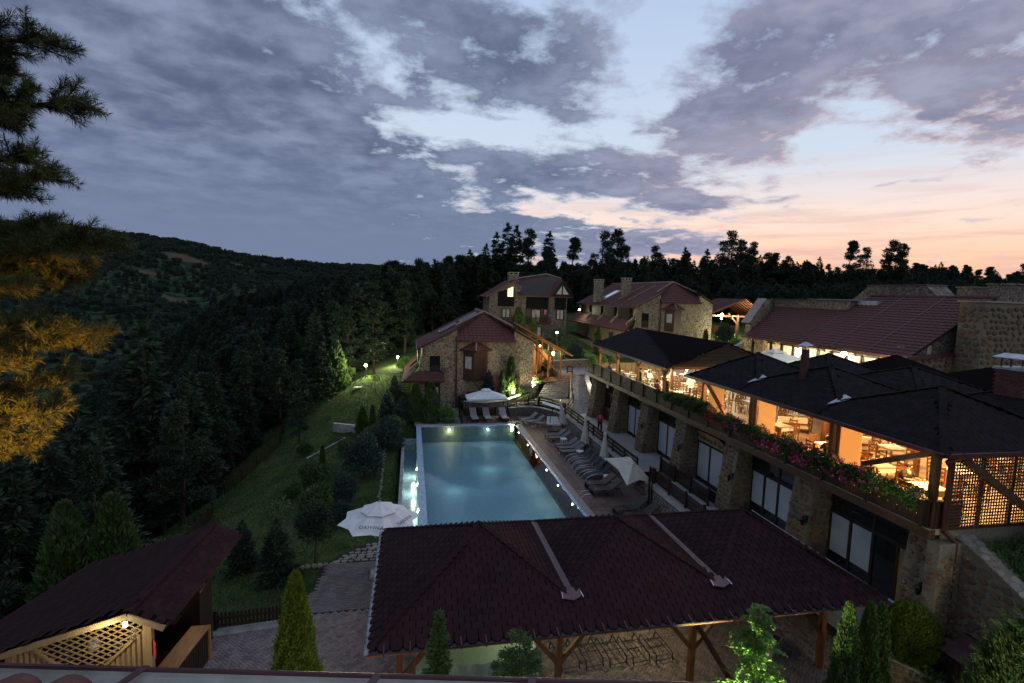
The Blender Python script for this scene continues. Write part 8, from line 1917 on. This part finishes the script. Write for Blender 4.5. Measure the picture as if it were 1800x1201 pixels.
# rough grass tufts over the near slope
n = 60000; xx = g.uniform(-17, -.9, n); yy = g.uniform(19.5, 64, n); k = ~((xx > -3.9) & (yy < 24.6)); xx, yy = xx[k], yy[k]; zz = Hnp(xx, yy); P = np.stack([xx, yy, zz], 1)
V, F = leaves(P, unit(g.normal(0, .5, (len(xx), 3))+np.array([0, 0, .8])), .13*g.uniform(.5, 1.5, len(xx)), .04); link('slope_grass', mkmesh('slope_grass', V, F), 'leaf_green', kind='stuff')
for (x0_, x1_, y0_, y1_, za) in ((5.4, 13, 50.3, 53, 'a'), (18.4, 23, 47, 57, 'b')):
    n = 9000; xx = g.uniform(x0_, x1_, n); yy = g.uniform(y0_, y1_, n)
    if za == 'a': k = yy > 49.9+.28*np.abs(xx-7.3)**1.1+.3; xx, yy = xx[k], yy[k]; zz = 1.0+np.clip(xx-10.5, 0, 4)*.3
    else: k = xx > 18.2+.24*np.clip(yy-48, 0, 9)+.3; xx, yy = xx[k], yy[k]; zz = 1.66+(yy-46.9)*.145+.2*(xx-18)/6
    P = np.stack([xx, yy, zz-.03], 1); V, F = leaves(P, unit(g.normal(0, .5, (len(xx), 3))+np.array([0, 0, .8])), .12*g.uniform(.5, 1.3, len(xx)), .035); link('lawn_grass', mkmesh('lawn_grass', V, F), 'leaf_bright' if False else 'leaf_green', kind='stuff')

# planters along the balcony with geraniums and trailing green
def flower_box(y0_, y1_, label, pink, cat='flower box', lush=1., mat='leaf_green', drop=.5):
    rt = root('flower_box', label, cat, (15.85, (y0_+y1_)/2, 5.8), 'flower boxes along the balcony rail'); mb = MB(); mb.prism([(15.72, y0_, 5.72), (15.98, y0_, 5.72), (16.0, y0_, 5.96), (15.68, y0_, 5.96)], (0, y1_-y0_, 0)); mb.build('box', 'black_wood', rt)
    o = np.array(world_loc(rt)); n = int(1500*(y1_-y0_)*lush); yy = g.uniform(y0_, y1_, n); t_ = g.uniform(0, 1, n)**1.2; side = g.uniform(-1, 1, n)
    lump = .75+.35*np.sin(yy*3.1)+.25*np.sin(yy*7.7+1)
    X = 15.85-.05+side*.24-.16*(t_ > .6)*g.uniform(0, 1, n); Z_ = np.where(g.uniform(size=n) < .55, 5.95+.42*lump*g.uniform(0, 1, n)*(1-.6*np.abs(side)), 5.95-drop*lump*g.uniform(0, 1, n)); X = np.where(Z_ < 5.93, 15.66-.12*g.uniform(0, 1, n), X)
    P = np.stack([X, yy, Z_], 1)-o; V, F = leaves(P, unit(g.normal(0, .5, (n, 3))+np.array([-.5, 0, .35])), .085*g.uniform(.6, 1.4, n), .055); link('foliage', mkmesh('foliage', V, F), mat, rt)
    for mt, m in pink:
        ctr = g.uniform(y0_, y1_, 6); cy_ = np.clip(ctr[g.integers(0, 6, m)]+g.normal(0, .13, m), y0_, y1_); cz = 5.98+g.uniform(-drop*.95, .36, m); cx = np.where(cz < 5.95, 15.55-g.uniform(0, .1, m), 15.72+g.uniform(-.22, .2, m)); q = 12
        C_ = np.repeat(np.stack([cx, cy_, cz], 1), q, 0)-o; dd = unit(g.normal(size=(m*q, 3))); V, F = leaves(C_+dd*.015, dd, .055, .05); link('blossoms', mkmesh('blossoms', V, F), mt, rt, kind='stuff')
FB = [(12.9, 14.9, 'flower box nearest the lattice corner with sparse pink blossoms', [('petal_pink', 20)], 1., 'leaf_green', .35), (15.0, 17.0, 'flower box under the nearest roll screen, dense green with pink blossoms', [('petal_pink', 36), ('petal_red', 12)], 1.1, 'leaf_green', .45), (17.1, 19.1, 'flower box with many pink and red blossoms, third from near end', [('petal_pink', 51), ('petal_red', 30)], 1.1, 'leaf_green', .55),
 (19.2, 21.2, 'flower box overflowing with pink blossoms under the middle bay', [('petal_pink', 66), ('petal_red', 25)], 1.1, 'leaf_green', .55), (21.3, 23.3, 'flower box with pink blossoms under the middle roll screen', [('petal_pink', 42), ('petal_red', 20)], 1., 'leaf_green', .45), (23.4, 25.2, 'flower box with red blossoms at the lattice panel', [('petal_red', 34), ('petal_pink', 6)], 1., 'leaf_green', .35)]
for a in FB: flower_box(*a[:4], lush=a[4], mat=a[5], drop=a[6])
for y_, s_, lb, ky in ((26.0, .9, 'yellow green trailing juniper on the rail by the diagonal brace', 'lowjuniper'), (27.4, .95, 'yellow green juniper spilling over the rail between roofs', 'lowjuniper'), (28.7, .8, 'blue trailing plant hanging over the balcony rail', 'lowjuniper'), (31.0, .35, 'small dark flowering plant on the rail under the gabled roof', 'bush'), (43.6, .7, 'bright plants in the far corner of the balcony rail', 'brightbush'), (44.6, .7, 'bright plants at the furthest corner of the balcony', 'brightbush'), (44.9, .6, 'green plants beside the far screen', 'brightbush')):
    plant(ky, (15.9 if y_ < 44.3 else 17.2+1.6*(y_-44.6)*3, y_, 5.75), s_, lb)
for y_ in (38.8, 34.9, 30.9): plant('columnthuja', (16.45, y_, 5.04), .5, {38.8: 'potted thuja by the second far deck post', 34.9: 'potted thuja by the third far deck post', 30.9: 'potted thuja by the gable end post'}[y_])
# fairy lights glimmering through the boards near the corner
mb = MB()
for k in range(26):
    y_ = 13.2+.34*k; mb.box((15.99, y_, 5.40), (.006, .008, .008))
thing1(mb, 'light_string', 'fairy', 'string of tiny orange lights along the near balcony boards', 'light string')

# slope furniture: fence, concrete block, ring, stones
picket_fence('boundary_fence', 'dark curved board fence at the wood edge below the lawn', [gp(-15.6, 63), gp(-13.0, 56.5), gp(-12.4, 52.5), gp(-13.4, 48.5), gp(-14.6, 44)], .9, .22)
picket_fence('boundary_fence', 'dark board fence running down behind the kiosk', [gp(-13.4, 38), gp(-12.6, 33), gp(-11.6, 28.5)], .9, .25)
mb = MB(); p = Vector(gp(-5.9, 48.4)); mb.box(p+Vector((0, 0, .35)), (2.2, .35, .8), R(-25)); mb.box(p+Vector((1.05, -.55, .35)), (.3, .6, .8), R(-25)); thing1(mb, 'concrete_block', 'concrete', 'pale concrete block on the slope left of the pool', 'block')
mb = MB(); p = Vector(gp(-2.9, 46.2)); mb.tube(p+Vector((0, 0, -.1)), p+Vector((0, 0, .14)), .55, n=18); thing1(mb, 'manhole_ring', 'concrete', 'round concrete ring in the grass left of the pool corner', 'manhole')
for k in range(42):
    y_ = 27+.42*k; x_ = -1.75-.02*(y_-27); r_ = random.uniform(.07, .14)
    mb = MB(); p = Vector((x_+random.uniform(-.08, .08), y_, H(x_, y_)+.03)); mb.lathe([(r_*.7, -.04), (r_, .02), (r_*.6, .08)], p, 6); thing1(mb, 'edging_stone', 'stone_flag', 'one of the pale stones in the edging row left of the trough', 'stone', 'edging stones beside the trough')
for k in range(9):
    x_ = -3.7+.27*k*.9-1.2+.0; y_ = 22.3+.02*k; mb = MB(); mb.lathe([(.12, -.05), (.14, .03), (.09, .1)], (x_-.2+.35, y_+.25, H(x_, y_)+.03), 7); thing1(mb, 'edging_stone', 'stone_flag', 'one of the stones edging the lawn at the garden path', 'stone', 'edging stones at the garden path')
mb = MB(); a = Vector(gp(-5.6, 46.5)); b_ = Vector(gp(-8.2, 43.2)); mb.tube(a+Vector((0, 0, .1)), b_+Vector((0, 0, .1)), .06, n=7); thing1(mb, 'pipe', 'concrete', 'pale pipe lying on the slope below the concrete block', 'pipe')
for (x_, y_, w_, lb) in ((-5.6, 57.6, .9, 'flat pale slab in the grass under the lamps'), (-12.0, 59, 1.8, 'pale concrete edge on the slope by the wood')): mb = MB(); p = Vector(gp(x_, y_)); mb.box(p+Vector((0, 0, .05)), (w_, .5, .2), R(20)); thing1(mb, 'slab', 'concrete', lb, 'slab')
ext = root('outer_stairs', 'dark wooden outside stairs at the left wall of the pool house', 'stairs', (-.6, 54, 1))
for k in range(10): mb = MB(); mb.box((-.6-.0*k, 53.4+.28*k, .3+.2*k), (1.0, .26, .05)); mb.build('tread', 'black_wood', ext)
for s_ in (-1.1, -.1):
    mb = MB(); mb.beam((s_, 53.3, 1.0), (s_, 56.2, 3.2), .06); mb.build('handrail', 'black_wood', ext)
    for k in range(7): mb = MB(); mb.beam((s_, 53.4+.45*k, .2+.3*k), (s_, 53.4+.45*k, 1.1+.34*k), .05); mb.build('baluster', 'black_wood', ext)

# ---- skyline and edge trees, each a thing
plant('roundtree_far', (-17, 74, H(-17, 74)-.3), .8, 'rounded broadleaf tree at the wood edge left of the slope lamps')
SKT = [('spruce0', 16.5, 118, 1.55, 'dark conifer left of the far trees cluster, top rising over the wood'), ('spruce1', 20.5, 128, 1.85, 'tall spruce at the left of the skyline group'), ('spruce2', 22.8, 126, 2.05, 'tallest spruce above the chimney of the furthest house'), ('spruce0', 25.4, 128, 2.0, 'tall spruce just right of the chimney top'), ('pine0', 28.2, 126, 1.95, 'broad pine above the furthest house roof'),
 ('spruce1', 13.5, 124, 1.45, 'spruce on the left shoulder of the skyline'), ('spruce2', 9.5, 126, 1.25, 'small spruce where the wood meets the sky, left'), ('spruce1', 35.0, 132, 1.9, 'slender airy spruce between furthest and larger house'), ('pine1', 40.5, 128, 1.75, 'rounded pine behind the left chimney of the larger house'), ('pine2', 48.6, 128, 1.95, 'tall layered pine, left of the twin pines'), ('pine3', 53.2, 130, 1.98, 'tall layered pine, right of the twin pines'),
 ('pine0', 63.0, 128, 1.6, 'narrow pine standing alone against the sunset'), ('spruce0', 72.5, 130, 1.50, 'spruce with twin tips against the sunset'), ('pine1', 75.5, 134, 1.35, 'small pine right of the twin tipped spruce'), ('pine2', 83.5, 126, 1.98, 'broad pine above the wooden canopy'), ('pine3', 88, 128, 1.7, 'pine right of the broad one over the canopy'), ('pine0', 93, 130, 1.65, 'leaning pine at the right of the canopy trees'), ('spruce2', 79, 130, 1.45, 'spruce filling the gap left of the broad pine'),
 ('pine1', 125, 130, 1.72, 'airy pine left of the dark skyline clump at right'), ('pine2', 131, 131, 1.6, 'pine in the left of the dark clump'), ('pine3', 138, 129, 1.85, 'dark wide pine, centre of the right skyline clump'), ('pine0', 143.5, 131, 1.85, 'dark wide pine, right of the right skyline clump'), ('spruce1', 151, 134, 1.15, 'small spruce right of the dark clump'), ('pine2', 183, 126, 1.85, 'tree cut by the right frame edge on the skyline'), ('spruce0', 176, 130, 1.5, 'ragged spruce near the right frame edge'),
 ('spruce0', 57, 122, 1.3, 'low spruce right of the twin pines'), ('spruce1', 45, 126, 1.35, 'spruce left of the twin pines'), ('pine1', 32, 122, 1.45, 'pine close behind the furthest house, right'), ('pine3', 6, 112, 1.25, 'pine at the wood edge behind the pool house chimney'), ('pine0', 1.5, 98, 1.2, 'pine rising behind the pool house left roof'), ('spruce2', -3.5, 92, 1.15, 'dark spruce behind the lamp nearest the pool house')]
for key, x_, y_, s_, lb in SKT: plant(key, (x_, y_, H(x_, y_)-.3), s_, lb, 'trees on the skyline')
WT_ = [('pine1', -4.6, 67.5, .95, 'pine trunk lit by the two slope lamps'), ('pine2', -7.8, 66, 1.0, 'pine above the leftmost slope lamp'), ('spruce0', -11.5, 66, 1.1, 'dark spruce left of the slope lamps'), ('pine0', -1.0, 79, 1.1, 'pine behind the lamp nearest the pool house'), ('pine3', -13.8, 58.5, .85, 'pine at the lawn edge above the fence curve'), ('spruce1', -10.6, 62, .9, 'spruce at the upper lawn corner'), ('spruce2', -9.3, 57.6, .62, 'dark young spruce standing in the upper lawn'), ('pine1', -11.3, 55.2, .66, 'small dark pine at the left of the upper lawn'), ('spruce0', -8.3, 66.5, .8, 'dark spruce directly behind the leftmost slope lamp'), ('pine3', -10.2, 50.2, .5, 'low dark pine on the lawn right of the fence curve'),
 ('spruce1', -20.6, 45, 1.72, 'big dark spruce filling the lower left, tallest there'), ('pine1', -18, 50, 1.1, 'dark pine right of the big lower left spruce'), ('pine2', -16.2, 40, .95, 'dark pine inside the curve of the fence'), ('spruce2', -25, 38, 1.3, 'dark spruce left of the big one'), ('pine3', -22, 56, 1.2, 'dark pine behind the big lower left spruce'), ('spruce0', -19, 31, 1.0, 'dark spruce directly above the kiosk roof'),
 ('pine0', -27, 30, 1.1, 'dark pine behind the yellow lit branches'), ('spruce1', -30, 48, 1.35, 'spruce deep on the left slope'), ('pine1', -16.5, 30, .75, 'small pine behind the pair of thujas'), ('spruce0', -22.5, 25, .95, 'dark spruce at the left frame edge over the shrub'), ('pine2', -2, 86, 1.2, 'tall pine in shade left behind pool house'), ('spruce2', -6.5, 80, 1.15, 'spruce in shade above the slope lamps')]
for key, x_, y_, s_, lb in WT_: plant(key, (x_, y_, H(x_, y_)-.3), s_, lb, 'trees along the edge of the wood')

# ---- the wood itself: thousands of conifers nobody could count; each object scatters copies of a tree that stands in the scene
def forest(name, X, Y, Zg, Hs, keys=('spruce0', 'pine3', 'spruce2', 'pine1')):
    pick_ = g.integers(0, len(keys), len(X))
    for q, key in enumerate(keys):
        m = pick_ == q
        if not m.any(): continue
        me = mkmesh(name, np.stack([X[m], Y[m], Zg[m]], 1), np.zeros((0, 3), int)); n_ = int(m.sum())
        a1 = me.attributes.new('rot', 'FLOAT_VECTOR', 'POINT'); a1.data.foreach_set('vector', np.stack([g.normal(0, .02, n_), g.normal(0, .02, n_), g.uniform(0, 6.28, n_)], 1).astype(np.float32).ravel())
        a2 = me.attributes.new('scl', 'FLOAT_VECTOR', 'POINT'); h_ = Hs[m]/10.; wd = h_*g.uniform(.85, 1.45, n_); a2.data.foreach_set('vector', np.stack([wd, wd, h_], 1).astype(np.float32).ravel())
        o = link(name, me, None, kind='stuff'); ng = bpy.data.node_groups.new('scatter_trees', 'GeometryNodeTree')
        ng.interface.new_socket('Geometry', in_out='INPUT', socket_type='NodeSocketGeometry'); ng.interface.new_socket('Geometry', in_out='OUTPUT', socket_type='NodeSocketGeometry')
        N = ng.nodes; L = ng.links; gi, go_, ip, jn = N.new('NodeGroupInput'), N.new('NodeGroupOutput'), N.new('GeometryNodeInstanceOnPoints'), N.new('GeometryNodeJoinGeometry')
        for c_ in SRC[key].children:
            oi = N.new('GeometryNodeObjectInfo'); oi.inputs['Object'].default_value = c_; oi.transform_space = 'ORIGINAL'; L.new(oi.outputs['Geometry'], jn.inputs[0])
        L.new(gi.outputs[0], ip.inputs['Points']); L.new(jn.outputs[0], ip.inputs['Instance'])
        for nm, sk in (('rot', 'Rotation'), ('scl', 'Scale')): na = N.new('GeometryNodeInputNamedAttribute'); na.data_type = 'FLOAT_VECTOR'; na.inputs['Name'].default_value = nm; L.new(na.outputs[0], ip.inputs[sk])
        L.new(ip.outputs[0], go_.inputs[0]); md_ = o.modifiers.new('scatter', 'NODES'); md_.node_group = ng
def scatter(n, x0_, x1_, y0_, y1_): return g.uniform(x0_, x1_, n), g.uniform(y0_, y1_, n)
def edge_x(y): return np.interp(y, [10, 20, 26, 34, 44, 50, 56, 63, 70, 78, 90, 100, 112], [-24, -19, -17.5, -15.5, -16.5, -16, -15.5, -14, -10.5, -4, 3, 9, 12])
X, Y = scatter(15000, -230, 24, 12, 330)
keep = (X < edge_x(Y)-1.0) & (np.arctan2(-X, Y) < .72) | (Y > 116)
keep &= ~((X > 8) & (Y < 118))
dens = np.clip(1.25-np.hypot(X, Y)/520, .45, 1); keep &= g.uniform(size=len(X)) < dens
X, Y = X[keep], Y[keep]; hh = g.uniform(6.5, 14, len(X)); d_ = np.hypot(X, Y); hh = np.where(d_ < 70, hh*.8, hh); nr = np.where(d_ < 72)[0]; nr = nr[np.argsort(d_[nr])]; pick = nr[::max(1, len(nr)//230)]
for i in pick: plant(random.choice(('spruce0', 'spruce1', 'spruce2', 'pine0', 'pine1', 'pine3')), (X[i], Y[i], H(X[i], Y[i])-.3), hh[i]/9.5, 'dark conifer inside the wood on the steep left slope', 'conifers inside the left wood')
mid_ = (d_ >= 72) & (d_ < 150); fr_ = d_ >= 150
k = d_ >= 72; forest('forest', X[k], Y[k], Hnp(X[k], Y[k])-.4, hh[k])
X, Y = scatter(7000, 24, 470, 112, 330); keep = (np.arctan2(X, Y) < 1.12) & (Y > 112+.0*X) & ~((X > 90) & (X < 118) & (Y < 150)); X, Y = X[keep], Y[keep]; hh = g.uniform(4.5, 12, len(X)); hh = np.where(Y < 150, hh*.85, hh); forest('forest', X, Y, Hnp(X, Y)-.4, hh)
X, Y = scatter(900, 62, 200, 84, 114); keep = (np.arctan2(X, Y) < 1.15); X, Y = X[keep], Y[keep]; forest('forest', X, Y, Hnp(X, Y)-.4, g.uniform(5, 8, len(X)))
# trees on the far hill: crowns along the skyline and over the slope
az3 = g.uniform(-.72, .25, 9000); rr3 = 330+1180*g.uniform(0, 1, 9000)**.6; rr3[:1800] = g.uniform(1440, 1530, 1800)
md = np.minimum.reduce([((az3-a_)/(da_*1.1))**2+((rr3-r_)/(dr_*1.6))**2 for a_, r_, da_, dr_ in ((-.3667, 1196, .034, 42), (-.385, 926, .030, 16), (-.428, 1052, .020, 16), (-.30, 1320, .02, 18))])
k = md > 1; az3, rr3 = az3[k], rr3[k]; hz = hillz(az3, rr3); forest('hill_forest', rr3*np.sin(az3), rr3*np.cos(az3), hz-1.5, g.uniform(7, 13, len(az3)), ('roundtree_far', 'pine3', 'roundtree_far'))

# ---- the near pine at the left edge, lit warm from below
np_ = root('near_pine', 'large pine reaching in from the left edge, lower branches lit orange', 'tree', (-6.7, 8.0, -.3))
mb = MB(); mb.tube((-7.4, 8, -.3), (-7.4, 8.05, 9), .24, .17, 12); mb.tube((-7.4, 8.05, 9), (-7.4, 8, 17.5), .17, .05, 10); mb.build('trunk', 'bark', np_)
rg_ = np.random.default_rng(5)
def pine_bough(z, L, az_, rise, tufts, label=None, sub=7, droop=.0):
    d = np.array([math.cos(az_), math.sin(az_), 0]); side = np.array([-d[1], d[0], 0]); base = np.array([-7.1, 8.02, z]); mb = MB(); P, D_ = [], []
    def curve(s): return base+d*(s*L)+np.array([0, 0, L*(rise*s+.10*s*s-droop*s*s)])+side*(.07*L*math.sin(s*4+z))
    pts = [curve(s) for s in np.linspace(0, 1, 8)]
    for i in range(7): mb.tube(pts[i], pts[i+1], .045*(1-.8*i/7)*(.6+L/3), .045*(1-.8*(i+1)/7)*(.6+L/3), 6, cap=False)
    ends = [(curve(1.0), unit(curve(1.)-curve(.9)))]
    for k in range(sub*2):
        s = rg_.uniform(.30, .98); b_ = curve(s); sd = 1 if k % 2 else -1; l_ = L*.34*(1.15-s)*rg_.uniform(.6, 1.2)+.10; dr = unit(d*rg_.uniform(.5, 1.)+side*sd*rg_.uniform(.5, 1.)+np.array([0, 0, rg_.uniform(-.15, .5)])); e_ = b_+dr*l_; mb.tube(b_, e_, .014, .007, 5, cap=False)
        for f in np.linspace(.35, 1, max(2, int(l_/.12))): ends.append((b_+dr*l_*f, unit(dr+rg_.normal(0, .35, 3))))
        for q in range(2):
            dr2 = unit(dr+rg_.normal(0, .55, 3)+np.array([0, 0, .2])); f = rg_.uniform(.4, .9); e2 = b_+dr*l_*f+dr2*.17; mb.tube(b_+dr*l_*f, e2, .008, .005, 4, cap=False); ends.append((e2, dr2))
    mb.build('branch', 'bark', np_, label)
    for c_, dr in ends:
        m = 80; s = rg_.uniform(-.13, .07, m); Pn = c_+np.outer(s, dr); Dn = unit(dr*.75+unit(rg_.normal(size=(m, 3)))*.85); P.append(Pn); D_.append(Dn)
    P = np.concatenate(P)-np.array(world_loc(np_)); D_ = np.concatenate(D_); V, F = leaves(P, D_, .13*rg_.uniform(.75, 1.15, len(P)), .0075, rg_); link('needles', mkmesh('needles', V, F), 'leaf_pine', np_, label, kind=None)
for (z, L, a_, rs, sb) in ((15.75, 1.7, .05, .05, 5), (15.55, 1.8, -.3, .05, 5), (14.72, 2.75, .0, .03, 9), (14.60, 2.0, .35, .0, 6), (14.50, 2.1, -.35, .0, 6), (13.92, 2.95, .06, .05, 10), (13.80, 2.3, -.22, .0, 7), (13.55, 2.0, .4, -.05, 6), (13.05, 2.75, .0, .02, 9), (12.95, 2.0, -.4, -.03, 6),
                    (12.40, 2.3, .12, .04, 8), (11.95, 3.0, -.04, .12, 12), (11.80, 2.4, .28, .0, 8), (11.70, 2.3, -.3, .0, 8), (11.15, 2.0, .1, -.02, 7), (10.85, 2.75, -.02, .06, 10), (10.70, 2.1, -.32, .0, 7), (10.35, 2.1, .2, -.02, 7), (10.0, 2.2, -.05, -.02, 8), (9.6, 1.8, .15, -.05, 7), (16.5, 1.3, -.1, .1, 5),
                    (12.4, 2.0, 2.8, .0, 5), (14.0, 2.0, 2.4, .0, 5), (10.6, 2.0, -2.6, .0, 5)):
    pine_bough(z, L*(.94 if z > 12.6 else 1.02), a_, rs, 0, None, int(sb*1.45))
uf = root('floodlight', 'floodlight on the hotel wall pointing up into the near pine', 'lamp', (-4.2, 3.6, 7.6)); mb = MB(); mb.box((-4.2, 3.6, 7.6), (.25, .16, .18)); mb.build('housing', 'black_metal', uf); mb = MB(); mb.box((-4.25, 3.7, 7.66), (.2, .02, .14)); mb.build('lens', 'lamp_orange', uf); mb = MB(); mb.beam((-4.2, 3.5, 7.6), (-4.2, 2.2, 7.5), .05); mb.build('arm', 'black_metal', uf)
spot('lamp_light', (-4.3, 3.85, 7.75), (-5.3, 8.0, 10.45), 4200, (1, .44, .09), 38, uf, .06, .9)

# lanterns added unseen below the frame as fill light for the nearest shrubs
for (x_, y_, z_, p_, lb) in ((14.0, 7.6, 3.1, 130, 'wall lantern of the hotel near the bottom right shrubs'), (-1.2, 9.2, 2.6, 55, 'wall lantern of the hotel near the bright pointed thuja')):
    rt = root('hotel_lantern', lb, 'lantern', (x_, y_, z_)); mb = MB(); mb.lathe([(.03, -.14), (.08, -.10), (.10, .08), (.04, .14)], (x_, y_, z_), 8); mb.build('glass', 'lamp_white', rt); mb = MB(); mb.lathe([(.13, .14), (.05, .22), (.01, .26)], (x_, y_, z_), 8); mb.beam((x_, y_, z_-.14), (x_, y_, 0), .06); mb.build('pole', 'black_metal', rt); plight('lamp_light', (x_, y_+.2, z_+.05), p_, (1, .88, .50), .08, rt)
